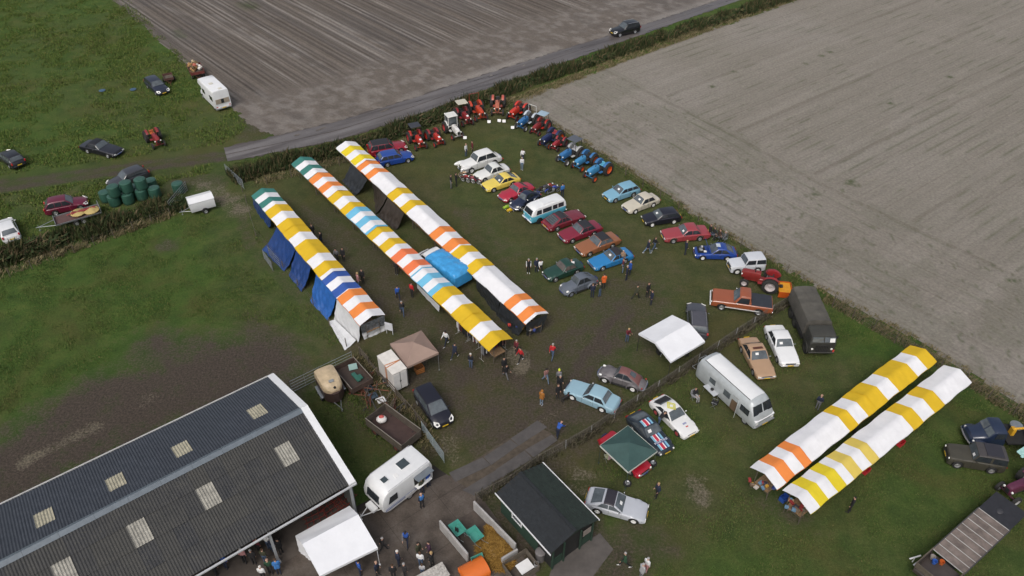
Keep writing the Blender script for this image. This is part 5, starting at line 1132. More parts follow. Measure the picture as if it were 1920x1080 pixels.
# silver round-roofed motor coach by the fence
t = at_car('motorhome', 'silver and white round-roofed motorhome with awning table beside it', 'motorhome', (1430, 785), (1325, 690), .8); h = 3.35; hw = 1.1
SILB = M((.44, .47, .48), .35, .2, .2, .12); sec = []
for x, z1, k in ((h, .95, .9), (h-.05, 1.15, .96), (h-.35, 1.55, .98), (h-.75, 2.25, .98), (h-1.1, 2.45, .98), (-h+.5, 2.45, 1), (-h+.15, 2.3, .97), (-h, 1.9, .9)):
    sec.append((x, [(.01, .35), (hw*k*.95, .35), (hw*k, .6), (hw*k, lerp(.5, z1, .62)), (hw*k*.93, lerp(.5, z1, .82)), (hw*k*.72, z1-.07), (hw*k*.4, z1), (.01, z1+.02)]))
shell(t, 'body', sec, SILB)
mb = MB(); mb.grid([[(x, y, z) for y, z in ((-.74, 2.40), (-.38, 2.50), (0, 2.52), (.38, 2.50), (.74, 2.40))] for x in (h-1.15, 1, -1, -h+.55)]); mb.build('roof_deck', WHP, t)
for s in (1, -1): MB().tube((h-1.2, s*.77, 2.41), (-h+.5, s*.77, 2.41), .025, 6).build('gutter_rail', DARK if s < 0 else SIL, t)
MB().box((h-.16, 0, 1.10), (.36, 2.0, .10), M4=Matrix.Rotation(.5, 4, 'Y')).build('bonnet', WHP, t)
for s in (1, -1): flat(t, 'windscreen', [(h-.33, s*.06, 1.42), (h-.36, s*.96, 1.42), (h-.72, s*.86, 2.10), (h-.68, s*.06, 2.14)], (.05, 0, .03), GLASS)
for s in (1, -1):
    for x0, x1 in ((h-.75, h-1.65), (.55, -.15), (-1.1, -1.75)): flat(t, 'side_window', [(x0, s*1.095, 1.15), (x1, s*1.095, 1.15), (x1, s*1.06, 1.72), (x0, s*1.06, 1.72)], (0, s*.03, 0), GLASSL if x0 < 1 else GLASS)
    for x in (h-1.0, -h+1.9): add_wheel(t, x, s*.93, .38, .22, SIL)
    MB().box((h+.01, s*.8, .78), (.05, .22, .16)).build('headlight', LAMP, t)
flat(t, 'door', [(1.35, -1.11, .45), (.75, -1.11, .45), (.75, -1.03, 1.85), (1.35, -1.03, 1.85)], (0, -.03, 0), M((.12, .08, .05), .6)); flat(t, 'open_door', [(1.4, -1.12, .5), (1.75, -1.65, .5), (1.75, -1.62, 1.8), (1.4, -1.08, 1.8)], (.02, .02, 0), M((.55, .57, .57), .4))
bumperbar(t, h+.06, 2.1, .55, SIL, 1); MB().box((h+.13, 0, .56), (.012, .52, .11)).build('number_plate', PLATEY, t)
mb = MB(); mb.path([(-h-.1, -.8, .5), (-h-.15, -.8, 2.0), (-h-.15, .0, 2.0), (-h-.1, .0, .5)], .025); mb.path([(-h-.25, -.8, .7), (-h-.65, -.8, .7), (-h-.65, 0, .7), (-h-.25, 0, .7)], .025); mb.build('bicycle_rack', STEEL, t)
MB().box((-h+.2, 0, 1.0), (.3, 2.05, 1.2), bev=.1).build('rear_panel', WHP, t)
# pickup
def pickup(label, f, r, col, col2):
    t = at_car('pickup_truck', label, 'pickup', f, r, .7); h = 2.68; hw = .99; pm = paint(col); wm = M(col2, .4)
    dk = [(h, .62), (h-.06, .92), (h-.2, .98), (.75, 1.05), (.4, 1.06), (-h, 1.06)]; xf, xr = 1.72, -1.55; sec = []
    xs = sorted({h, h-.04, h-.1, h-.3, 0, .8, -.5, -h+.05, -h, -h+.3}|{xx+a*.46 for xx in (xf, xr) for a in (-1, -.9, -.7, -.4, 0, .4, .7, .9, 1)}, reverse=True)
    for x in xs:
        za = .42
        for xx in (xf, xr):
            if abs(x-xx) < .45: za = max(za, .38+math.sqrt(.45**2-(x-xx)**2))
        zt = interp(dk, x); k = 1-.04*(abs(x)/h)**4; sec.append((x, [(.01, .45), (hw*.7, .45), (hw*k*.97, min(za, zt-.1)), (hw*k, max(.72, min(za, zt-.1)+.02)), (hw*k*.985, zt-.05), (hw*k*.93, zt), (.01, zt+.02)]))
    shell(t, 'body', sec, pm)
    shell(t, 'cabin', [(x, [(hw*.93, 1.02), (hw*lerp(.93, .8, q), lerp(1.04, z1, .55)), (hw*lerp(.93, .76, q), z1-.09), (hw*.7, z1-.02), (.01, z1+.02)]) for x, z1, q in ((.78, 1.05, 0), (.6, 1.3, .4), (.25, 1.74, 1), (.1, 1.80, 1), (-.55, 1.80, 1), (-.68, 1.72, 1), (-.74, 1.1, .1))], pm)
    flat(t, 'windscreen', [(.74, -.74, 1.12), (.74, .74, 1.12), (.30, .64, 1.68), (.30, -.64, 1.68)], (.025, 0, .02), GLASSL); flat(t, 'rear_window', [(-.735, -.6, 1.25), (-.735, .6, 1.25), (-.70, .55, 1.62), (-.70, -.55, 1.62)], (-.03, 0, 0), GLASS)
    for s in (1, -1):
        flat(t, 'side_window', [(.52, s*.915, 1.12), (-.58, s*.915, 1.12), (-.58, s*.80, 1.66), (.2, s*.80, 1.66)], (0, s*.02, 0), GLASS)
        MB().box((-.05, s*(hw+.008), .52), (3.0, .02, .10)).build('side_trim', wm, t); MB().box((-.74, s*(hw-.003), .8), (.015, .02, .5)).build('door_seam', DARK, t)
        for x in (xf, xr): add_wheel(t, x, s*.84, .38, .24, SIL)
        MB().lathe([(.005, .03), (.09, .02), (.095, -.03)], 14, 'X', (h+.0, s*.76, .78)).build('headlight', LAMP, t); MB().box((-h-.005, s*.9, .85), (.04, .1, .25)).build('tail_light', REDL, t); MB().box((.5, s*1.1, 1.18), (.07, .18, .14), bev=.02).build('mirror', CHROME, t)
    mb = MB(); mb.grid([[(x, y, 1.09+.03*(1-(y/.9)**2)+.012*math.sin(x*9)) for y in (-.9, -.45, 0, .45, .9)] for x in [lerp(-.82, -h+.06, k/16) for k in range(17)]]); mb.build('bed_cover', M((.028, .032, .040), .5, 0, .1, .2), t)
    MB().box((h+.0, 0, .78), (.03, 1.25, .18)).build('grille', DARK, t); bumperbar(t, h+.08, 1.98, .56, WHITE, 1); bumperbar(t, -h-.06, 1.9, .56, CHROME, 1)
    MB().box((-.2, 0, .45), (4.6, 1.0, .2)).build('chassis', DARK, t); return t
pickup('orange brown American pickup with black bed cover', (1335, 556), (1446, 572), (.29, .082, .035), (.6, .6, .58))
# van with blue tarpaulin over its load
t = at_car('flatbed_van', 'white cab van with a bright blue tarp over its load between the stall rows', 'van', (775, 462), (885, 540), 1.0); h = 3.2; hw = 1.0
shell(t, 'cab', [(x, [(.01, .35), (hw*k*.95, .35), (hw*k, .6), (hw*k*.98, lerp(.6, z1, .6)), (hw*k*.88, z1-.06), (.01, z1)]) for x, z1, k in ((h, .85, .85), (h-.1, 1.05, .92), (h-.75, 1.25, .95), (h-1.35, 2.0, .93), (h-1.6, 2.1, .93), (h-2.0, 2.1, .95))], WHP)
flat(t, 'windscreen', [(h-.78, -.8, 1.32), (h-.78, .8, 1.32), (h-1.3, .74, 1.95), (h-1.3, -.74, 1.95)], (.03, 0, .03), GLASS)
for s in (1, -1):
    flat(t, 'side_window', [(h-1.0, s*.94, 1.3), (h-1.85, s*.94, 1.3), (h-1.85, s*.88, 1.85), (h-1.4, s*.88, 1.85)], (0, s*.03, 0), GLASS)
    for x in (h-.85, -h+1.1): add_wheel(t, x, s*.82, .34, .2, SIL)
    MB().box((h+.0, s*.66, .75), (.05, .26, .2)).build('headlight', LAMP, t); MB().box((h-1.1, s*1.12, 1.4), (.08, .18, .26), bev=.02).build('mirror', DARK, t)
MB().box((-1.0, 0, .7), (4.2, 2.0, .16)).build('load_bed', DARK, t); MB().box((0, 0, .42), (5.6, .9, .25)).build('chassis', DARK, t)
mb = MB(); rows = []
for i in range(25):
    x = lerp(1.15, -h+.02, i/24); r_ = []
    for j in range(21):
        q = j/20*2-1; ang = abs(q)
        if ang < .62: y, z = q/.62*1.02, 2.12+.16*(1-(q/.62)**2)
        else: y, z = math.copysign(1.03+.05*(ang-.62), q), lerp(2.12, .78, (ang-.62)/.38)
        e = .06*math.sin(i*.9+j*.5)+.05*math.sin(i*2.1-j*.9)+.03*math.sin(j*1.7); z += e*.5*(ang < .62); y += e*.4*(ang >= .62)
        if i in (0, 24): z = min(z, 1.9 if i == 24 else 2.0)
        r_.append((x, y, z))
    rows.append(r_)
mb.grid(rows); n = 21; mb.add([rows[-1][k] for k in range(n)], [tuple(range(n))[::-1]]); mb.add(rows[0], [tuple(range(n))]); mb.build('tarpaulin', M((.05, .30, .62), .3, 0, .2, .2, 2, .6, 3.5), t, sharp=70)
# army truck
t = at_car('army_truck', 'olive drab army truck with canvas hood facing the camera', 'truck', (1536, 641), (1506, 572), 1.2); h = 3.15; hw = 1.12
OLV = M((.034, .034, .029), .6, 0, 0, .2, 2, .2); CAN = M((.078, .073, .062), .85, 0, 0, .25, 1.6, .6, 5)
shell(t, 'cab', [(x, [(.01, .75), (hw*k, .75), (hw*k, 1.6), (hw*k*.96, z1-.1), (hw*k*.85, z1), (.01, z1+.03)]) for x, z1, k in ((h, 1.75, .95), (h-.05, 1.85, .97), (h-.25, 2.35, .97), (h-.45, 2.45, .97), (h-1.45, 2.5, .97))], OLV)
for s in (1, -1): flat(t, 'windscreen', [(h-.02, s*.05, 1.86), (h-.04, s*.98, 1.86), (h-.22, s*.94, 2.28), (h-.2, s*.05, 2.28)], (.04, 0, .02), GLASSL)
mb = MB(); rows = []
for i in range(22):
    x = lerp(h-1.75, -h, i/21); bow = -.085*abs(math.sin(i*math.pi/21*4))**.7; r_ = [(x, y, z+bow*(z > 2)) for y, z in ((-1.16, 1.25), (-1.17, 1.7), (-1.13, 2.3), (-1.0, 2.66), (-.5, 2.78), (0, 2.81), (.5, 2.78), (1.0, 2.66), (1.13, 2.3), (1.17, 1.7), (1.16, 1.25))]; rows.append(r_)
mb.grid(rows); mb.add(rows[0], [tuple(range(11))]); mb.add(rows[-1], [tuple(range(11))[::-1]]); mb.build('canvas_hood', CAN, t, sharp=50)
MB().box((-.9, 0, 1.15), (5.2, 2.2, .25)).build('cargo_bed', OLV, t); MB().box((0, 0, .85), (6.6, .9, .25)).build('chassis', DARK, t)
for x in (h-.75, -h+2.3, -h+1.05):
    for s in (1, -1): add_wheel(t, x, s*.95, .52, .30, OLV, .55)
for s in (1, -1):
    mb = MB(); rows = [[(h-.75+.62*math.cos(R(a_)), s*y, .52+.66*math.sin(R(a_))) for y in (.78, 1.14)] for a_ in range(5, 176, 17)]; mb.grid(rows); mb.build('mudguard', OLV, t)
    MB().lathe([(.005, .03), (.09, .02), (.10, -.05)], 12, 'X', (h+.03, s*.82, 1.12)).build('headlight', LAMP, t); MB().box((h-.5, s*1.25, 2.0), (.05, .12, .26)).build('mirror', DARK, t)
MB().box((h+.02, 0, 1.2), (.06, 1.1, .6)).build('radiator_grille', DARK, t)
for k in range(8): MB().box((h+.06, -.48+.137*k, 1.2), (.03, .04, .56)).build('grille_bar', OLV, t)
bumperbar(t, h+.12, 2.2, .8, OLV, 1); MB().box((h-.06, .70, 2.05), (.02, .42, .36), M4=Matrix.Rotation(-.35, 4, 'Y')).build('show_card', WHITE, t); MB().box((h+.1, .98, .95), (.05, .14, .3)).build('warning_flag', M((.5, .05, .04), .6), t)
flat(t, 'spare_gear', [(h-1.7, -1.2, .7), (-h+2.9, -1.2, .7), (-h+2.9, -1.2, 1.1), (h-1.7, -1.2, 1.1)], (0, .3, 0), DARK)
# dark old lorry with crane at the right edge
t = at_car('old_lorry', 'dark navy round-cab lorry loaded with machinery at the right edge', 'truck', (1828, 815), (1940, 818), .8); h = 2.9; hw = .95; NV_ = paint((.016, .026, .055))
shell(t, 'cab', [(x, [(.01, .5), (hw*k, .55), (hw*k, 1.0), (hw*k*.9, z1-.08), (hw*k*.7, z1), (.01, z1+.03)]) for x, z1, k in ((h, .95, .6), (h-.15, 1.15, .72), (h-.8, 1.3, .8), (h-1.1, 1.45, .92), (h-1.45, 1.95, .92), (h-1.6, 2.02, .93), (h-2.3, 2.0, .93), (h-2.4, 1.2, .95))], NV_)
for s in (1, -1):
    MB().ell((h-.6, s*.78, .72), (.62, .26, .34), 14, 8).build('front_wing', NV_, t); flat(t, 'windscreen', [(h-1.08, s*.05, 1.46), (h-1.1, s*.78, 1.46), (h-1.42, s*.70, 1.9), (h-1.4, s*.05, 1.92)], (.03, 0, .02), GLASSL); flat(t, 'side_window', [(h-1.5, s*.875, 1.4), (h-2.2, s*.875, 1.4), (h-2.2, s*.80, 1.85), (h-1.6, s*.80, 1.85)], (0, s*.03, 0), GLASS)
    MB().lathe([(.005, .06), (.10, .03), (.11, -.05)], 12, 'X', (h-.15, s*.70, .92)).build('headlight', LAMP, t)
    for x in (h-.65, -h+1.1): add_wheel(t, x, s*.80, .42, .25, NV_, .55)
MB().box((-1.2, 0, .95), (3.0, 1.95, .14)).build('load_bed', DARK, t); MB().box((0, 0, .65), (5.4, .8, .25)).build('chassis', DARK, t)
mb = MB(); arc = [(h+.05-.16*abs(q)**2, q*.98, .6) for q in [k/4-1 for k in range(9)]]; mb.path(arc, .06); mb.build('bumper', SIL, t); MB().box((h-1.2, .3, 1.62), (.02, .34, .3), M4=Matrix.Rotation(-.6, 4, 'Y')).build('show_card', WHITE, t)
mb = MB(); mb.box((-.35, 0, 1.3), (.25, .4, .7)); mb.tube((-.35, 0, 1.6), (-2.1, .2, 2.1), .09, 8); mb.build('crane_arm', M((.55, .30, .02), .5), t)
MB().lathe([(.46, -.06), (.46, .06), (.40, .07), (.005, .07)], 18, 'Z', (-.9, -.55, 1.35)).build('spare_drum', STEEL, t); MB().box((-1.7, .35, 1.3), (.9, .7, .55), bev=.05).build('engine_block', M((.05, .05, .05), .6, .3), t)
# flatbed lorry with ribbed deck, bottom right
c = (G(1835.6, 951, 1.25)+G(1807, 1077, 1.25))/2; p0 = G(1835.6, 951, 1.25); p1 = G(1750, 1028, 1.25); t = thing('flatbed_lorry', 'old flatbed lorry with weathered ribbed deck in the bottom right corner', 'truck', (c.x, c.y, 0), math.atan2((p0-p1).y, (p0-p1).x)); h = 3.9
DECK = M((.155, .125, .11), .8, 0, 0, .4, 1.4, .3); MB().box((0, 0, .8), (9.4, 1.0, .3)).build('chassis', DARK, t)
for k in range(8): MB().box((-2.41+.6875*k, 0, 1.2), (.655, 2.15, .06)).build('deck_plank', DECK, t)
for k in range(9): MB().box((-2.755+.6875*k, 0, 1.235), (.035, 2.15, .05)).build('deck_rib', M((.42, .42, .40), .5), t)
for s in (1, -1): MB().box((0, s*1.11, 1.17), (5.6, .06, .16)).build('side_rail', M((.05, .05, .05), .7), t)
MB().box((3.95, 0, 1.18), (2.3, 2.2, .08)).build('dark_deck', M((.022, .022, .026), .5, 0, .1, .3), t); MB().ell((3.7, .1, 1.24), (.28, .22, .06), 10, 6).build('deck_hatch', M((.04, .04, .045), .5), t)
shell(t, 'cab', [(x, [(.01, .6), (1.05, .6), (1.05, 1.3), (1.0, z1-.05), (.9, z1), (.01, z1)]) for x, z1 in ((-2.82, 1.0), (-2.86, 1.05), (-4.6, 1.05), (-4.8, .9))], M((.05, .040, .035), .5, 0, .2, .2))
for x, y, cc, nm in ((-3.5, .5, (.03, .10, .38), 'blue_bucket'), (-3.15, .2, (.45, .10, .02), 'orange_bucket'), (-3.3, .75, (.3, .28, .26), 'grey_bucket')):
    MB().lathe([(.13, 0), (.17, .28), (.155, .28), (.12, .03), (.005, .03)], 14, 'Z', (x, y, 1.06)).build(nm, M(cc, .5), t)
for s in (1, -1): MB().box((-3.8, s*1.08, 1.3), (1.9, .05, .5)).build('box_side', OLDWOOD, t)
MB().box((-4.75, 0, 1.3), (.05, 2.1, .5)).build('box_end', OLDWOOD, t)
for x in (-3.4, 2.6, 3.8):
    for s in (1, -1): add_wheel(t, x, s*.85, .48, .28, DARK, .55)
for k in range(3):
    p = G(1716+5*k, 1045+9*k, .6); tag(MB().box((0, 0, 0), (.9, .10, .05), bev=.015).box((0, 0, -.3), (.05, .05, .58)).build('white_plank', WHITE, None, (p.x, p.y, .62), .25*k+.3), 'white plank on a post beside the flatbed lorry, number %s from the top' % ('one', 'two', 'three')[k], 'plank', 'white planks by the lorry')
# ---------------------------------------------------------------- tractors
TYR2 = M((.026, .025, .024), .85, 0, 0, .3)
def lug_wheel(r, w_, rim, lugs=True):
    def mk():
        m = MB(); m.lathe([(r*.60, -w_/2), (r*.88, -w_/2), (r*.955, -w_*.42), (r*.955, w_*.42), (r*.88, w_/2), (r*.60, w_/2)], 24)
        if lugs:
            for k in range(16):
                a = 2*math.pi*k/16; q = Matrix.Rotation(-a, 4, 'Y')
                for s in (1, -1): m.box((0, 0, 0), (r*.07, w_*.55, r*.09), M4=Matrix.Translation((r*.955*math.cos(a+(.10 if s > 0 else 0)), s*w_*.22, r*.955*math.sin(a+(.10 if s > 0 else 0)))) @ q @ Matrix.Rotation(s*.5, 4, 'X'))
        tm = m.mesh('tyre', TYR2)
        d = MB()
        for s in (1, -1): d.lathe([(r*.61, s*w_*.42), (r*.55, s*w_*.30), (r*.30, s*w_*.06), (r*.20, s*w_*.16), (.005, s*w_*.18)], 22)
        return tm, d.mesh('rim', rim)
    return cached(('lug', round(r, 2), round(w_, 2), rim.name, lugs), mk)
def put_lug(t, x, y, r, w_, rim, nm, lugs=True, st=0):
    a, b = lug_wheel(r, w_, rim, lugs); o = put(nm, a, t, (x, y, r), st); put('rim', b, o); return o
def tractor(label, f, r, col, fen=None, rim=None, top=None, topc=None, sc=1., card=True, narrow=False, exh=True, seat=None, weights=False):
    """f: photo point between the front wheels on the ground, r: between the rear wheels"""
    a, b = G(*f), G(*r); ang = math.atan2((a-b).y, (a-b).x); c = (a+b)/2; t = thing('tractor', label, 'tractor', (c.x, c.y, 0), ang, 'tractors on show')
    pm = M(col, .4, 0, .35, .15, 3); fm = M(fen, .4, 0, .35, .15, 3) if fen else pm; rm = M(rim, .5, 0, .1, .15) if rim else pm
    S = sc; wb = 1.95*S; xf, xr = wb/2, -wb/2; R_, r_ = .66*S, .36*S; ty, fy = .68*S, .60*S
    for s in (1, -1):
        put_lug(t, xr, s*ty, R_, .34*S, rm, 'rear_wheel'); put_lug(t, xf, s*fy, r_, .19*S, rm, 'front_wheel', False)
    # bonnet: rounded loft from nose to dash
    sec = []
    for x, w_, z0, z1 in ((xf+.38*S, .15, .72, 1.08), (xf+.34*S, .21, .62, 1.18), (xf+.2*S, .235, .6, 1.25), (xf-.4*S, .24, .62, 1.29), (.0, .24, .64, 1.31), (-.10*S, .24, .64, 1.30)):
        sec.append((x, [(.01, z0*S), (w_*.9*S, z0*S), (w_*S, (z0+.1)*S), (w_*S, (z1-.12)*S), (w_*.8*S, (z1-.03)*S), (.01, z1*S)]))
    bn = ring_body(t, 'bonnet', sec, pm)
    MB().box((xf+.385*S, 0, .9*S), (.03, .26*S, .34*S)).build('radiator_grille', DARK, bn)
    for s in (1, -1): MB().lathe([(.005, .05), (.065*S, .035), (.075*S, -.03), (.03*S, -.08)], 12, 'X', (xf+.34*S, s*.29*S, .98*S)).build('headlight', LAMP, t)
    mb = MB(); mb.box((xf-.45*S, 0, .60*S), (1.0*S, .34*S, .34*S)); mb.box((-.45*S, 0, .58*S), (1.1*S, .42*S, .38*S), bev=.05); mb.tube((xr, -ty, R_), (xr, ty, R_), .11*S, 8); mb.build('engine_and_gearbox', M((.05, .05, .052), .6, .2, 0, .3) if not narrow else pm, t)
    mb = MB(); mb.tube((xf, -fy, r_*.95), (xf, fy, r_*.95), .05*S, 6); mb.box((xf, 0, .5*S), (.16*S, .2*S, .3*S)); mb.build('front_axle', pm, t)
    for s in (1, -1):
        mb = MB(); rows = []
        for k in range(11):
            an = R(38+112*k/10); q = R_+.07; rows.append([(xr+q*math.cos(an), s*(ty-.27*S), R_+q*math.sin(an)), (xr+q*1.02*math.cos(an), s*(ty-.13*S), R_+q*1.02*math.sin(an)), (xr+q*1.0*math.cos(an), s*(ty-.02*S), R_+q*.99*math.sin(an))])
        mb.grid(rows); mb.add([(r0[0]) for r0 in rows]+[(xr+.1, s*(ty-.27*S), .62*S), (xr-.3, s*(ty-.27*S), .62*S)][::-1], [tuple(range(13))]); mb.build('fender', fm, t, sharp=50)
    mb = MB(); mb.box((xr+.16*S, 0, .98*S), (.40*S, .46*S, .10*S), bev=.04); mb.box((xr-.06*S, 0, 1.12*S), (.09*S, .46*S, .26*S), bev=.04); mb.build('seat', M(seat or (.03, .03, .03), .6), t)
    mb = MB(); mb.tube((-.18*S, 0, 1.2*S), (-.36*S, 0, 1.42*S), .02, 6); q = Matrix.Rotation(.7, 4, 'Y')
    ringp = [Vector((-.38*S, 0, 1.44*S))+q @ Vector((.0+.19*S*math.cos(k*.524), .19*S*math.sin(k*.524), 0)) for k in range(13)]; mb.path(ringp, .016, 5); mb.tube(ringp[0], ringp[6], .012, 4); mb.tube(ringp[3], ringp[9], .012, 4); mb.build('steering_wheel', DARK, t)
    if exh: MB().tube((.35*S, .12*S, 1.2*S), (.35*S, .12*S, 1.72*S), .035*S, 8).build('exhaust_pipe', DARK, t)
    for s in (1, -1): MB().box((-.25*S, s*.36*S, .52*S), (.5*S, .28*S, .03)).build('footplate', fm, t)
    mb = MB(); mb.tube((xr-.1, -.25*S, .55*S), (xr-.75*S, -.36*S, .42*S), .03, 5); mb.tube((xr-.1, .25*S, .55*S), (xr-.75*S, .36*S, .42*S), .03, 5); mb.box((xr-.6*S, 0, .4*S), (.06, .7*S, .05)); mb.build('drawbar', DARK, t)
    if top in ('canopy', 'cab', 'bar'):
        tm = M(topc, .45, 0, .2, .1); z1 = 2.12*S; y_ = .52*S; xs2 = (xr+.65*S, xr-.25*S) if top != 'bar' else (xr-.25*S,)
        if top == 'cab':
            mb = MB(); 
            for x in xs2:
                for s in (1, -1): mb.box((x, s*y_, 1.45*S), (.07, .07, 1.3*S))
            mb.box((xr+.2*S, 0, .98*S), (.95*S, 1.1*S, .06)); mb.build('cab_frame', tm, t)
            flat(t, 'windscreen', [(xs2[0], -y_, 1.15*S), (xs2[0], y_, 1.15*S), (xs2[0], y_, z1-.05), (xs2[0], -y_, z1-.05)], (.02, 0, 0), GLASSL); flat(t, 'rear_window', [(xs2[1], -y_, 1.15*S), (xs2[1], y_, 1.15*S), (xs2[1], y_, z1-.05), (xs2[1], -y_, z1-.05)], (-.02, 0, 0), GLASSL)
            for s in (1, -1): flat(t, 'door', [(xs2[0]-.05, s*(y_+.01), .95*S), (xs2[1]+.05, s*(y_+.01), 1.2*S), (xs2[1]+.05, s*(y_+.01), z1-.1), (xs2[0]-.05, s*(y_+.01), z1-.1)], (0, s*.015, 0), GLASSL)
        else:
            for x in xs2:
                mb = MB(); mb.path([(x, -y_, .9*S), (x, -y_, z1), (x, y_, z1), (x, y_, .9*S)], .028, 6); mb.build('roll_bar', tm if top == 'bar' else DARK, t)
        if top != 'bar': MB().box((xr+.2*S, 0, z1+.04), (1.15*S, 1.22*S, .10), bev=.05).build('roof', tm, t)
    if card: MB().box((xf+.05, 0, 1.28*S), (.30, .26, .012), M4=Matrix.Rotation(.15, 4, 'Y')).build('show_card', WHITE, t)
    return t
RED, ORED, DRED = (.40, .028, .018), (.46, .050, .018), (.22, .022, .024); BLU, LBL, NVY = (.035, .145, .34), (.055, .24, .46), (.014, .025, .085); ORR = (.62, .085, .012)
tractor('red tractor with bright orange seat alone on the upper left meadow', (300, 278), (288, 262), DRED, rim=(.03, .03, .03), sc=1.1, card=False, seat=(.5, .12, .03))
tractor('red tractor with dark canopy roof and grey dash beside the red estate', (792, 284), (776, 262), RED, RED, (.25, .02, .02), 'canopy', (.035, .037, .045), 1.08)
tractor('small open red tractor between the dark-roofed one and the white one', (827, 277), (808, 258), RED, DRED, None, None, None, 1.0)
tractor('white tractor with white cab in the row along the reeds', (862, 265), (842, 242), (.64, .63, .60), (.60, .60, .57), (.3, .03, .03), 'cab', (.66, .66, .62), 1.1)
tractor('dark red tractor with cream sun roof behind the white tractor', (880, 240), (862, 218), DRED, None, None, 'canopy', (.52, .49, .40), 1.1)
tractor('bright red tractor with roll bar in the corner row', (905, 230), (888, 208), ORED, None, (.25, .03, .03), 'bar', (.30, .05, .03), 1.2, card=False)
tractor('faded orange red tractor facing straight at the camera', (932, 222), (934, 196), (.40, .12, .07), (.42, .09, .06), (.35, .33, .3), None, None, 1.2, card=False)
tractor('vivid red tractor in the far corner beside the blue ones', (957, 228), (982, 210), (.50, .035, .018), None, (.16, .02, .02), None, None, 1.12, card=False)
tractor('blue tractor with white roll frame and pale wheels', (972, 247), (1000, 228), BLU, (.45, .5, .55), (.55, .56, .55), 'bar', (.62, .62, .60), 1.12, card=False)
tractor('red tractor under a light blue-grey canopy', (997, 257), (1024, 237), DRED, RED, (.3, .05, .05), 'canopy', (.30, .40, .48), 1.0, card=False)
tractor('dark navy tractor with orange wheels', (1014, 280), (1046, 260), NVY, NVY, ORR, None, None, 1.12, card=False, seat=(.3, .05, .06))
tractor('little red tractor between the navy and the mid blue one', (1034, 287), (1057, 268), (.30, .025, .035), None, (.1, .02, .02), None, None, .85, card=False)
tractor('mid blue tractor with white wheels and slate canopy behind', (1049, 310), (1083, 291), BLU, (.45, .46, .46), (.5, .5, .5), 'canopy', (.085, .095, .115), 1.15, card=False, seat=(.5, .5, .52))
tractor('light blue tractor with orange wheels, second from the end of the row', (1078, 321), (1108, 303), LBL, BLU, ORR, None, None, 1.1, card=False)
tractor('light blue tractor with orange wheels at the end of the row', (1101, 340), (1134, 321), LBL, BLU, ORR, None, None, 1.15, card=False, seat=(.1, .35, .5))
tractor('long dark red tractor beside the orange brown pickup', (1393, 528), (1445, 540), (.20, .022, .020), (.26, .022, .024), (.45, .40, .40), None, None, 1.2, card=False, narrow=True)
tractor('maroon tractor cut by the right picture edge', (1893, 930), (1925, 918), (.09, .018, .045), None, (.3, .3, .3), None, None, 1.2, card=False)
# orange rotary tiller behind the long red tractor
p = G(1470, 543, .4); t = thing('rotary_tiller', 'orange and yellow rotary tiller behind the long red tractor', 'implement', (p.x, p.y, 0), R(-8)); YO = M((.62, .27, .012), .45, 0, .1, .15); OR_ = M((.50, .09, .012), .45, 0, .1, .15)
MB().box((0, 0, .62), (1.15, 1.55, .08), bev=.03).build('hood', YO, t)
for s in (1, -1): flat(t, 'side_plate', [(-.6, s*.8, .08), (.6, s*.8, .08), (.6, s*.8, .72), (-.6, s*.8, .72)], (0, s*.03, 0), OR_)
MB().box((.64, 0, .42), (.06, 1.6, .55)).build('rear_flap', OR_, t); MB().tube((0, -.78, .3), (0, .78, .3), .10, 10).build('rotor', DARK, t); MB().box((-.35, 0, .78), (.3, .3, .25), bev=.04).build('gear_box', DARK, t)
mb = MB(); mb.tube((-.55, -.3, .6), (-.9, -.2, .9), .035, 6); mb.tube((-.55, .3, .6), (-.9, .2, .9), .035, 6); mb.build('hitch', DARK, t)
# name cards on the grass
for k, (u, v) in enumerate(((917, 232), (936, 230), (945, 231), (961, 243), (872, 262))):
    p = G(u, v); m = cached('card', lambda: MB().box((0, 0, .30), (.42, .03, .34), M4=Matrix.Rotation(-.5, 4, 'X')).box((0, .06, .12), (.03, .03, .24)).mesh('information_sign', WHITE))
    tag(put('information_sign', m, None, (p.x, p.y, 0)), 'white information card on the grass ' + ('below the roll-bar tractor', 'below the orange red tractor, left of a pair', 'below the orange red tractor, right of a pair', 'in front of the blue tractor with roll frame', 'in front of the white cab tractor')[k], 'sign', 'cards in front of the tractors')
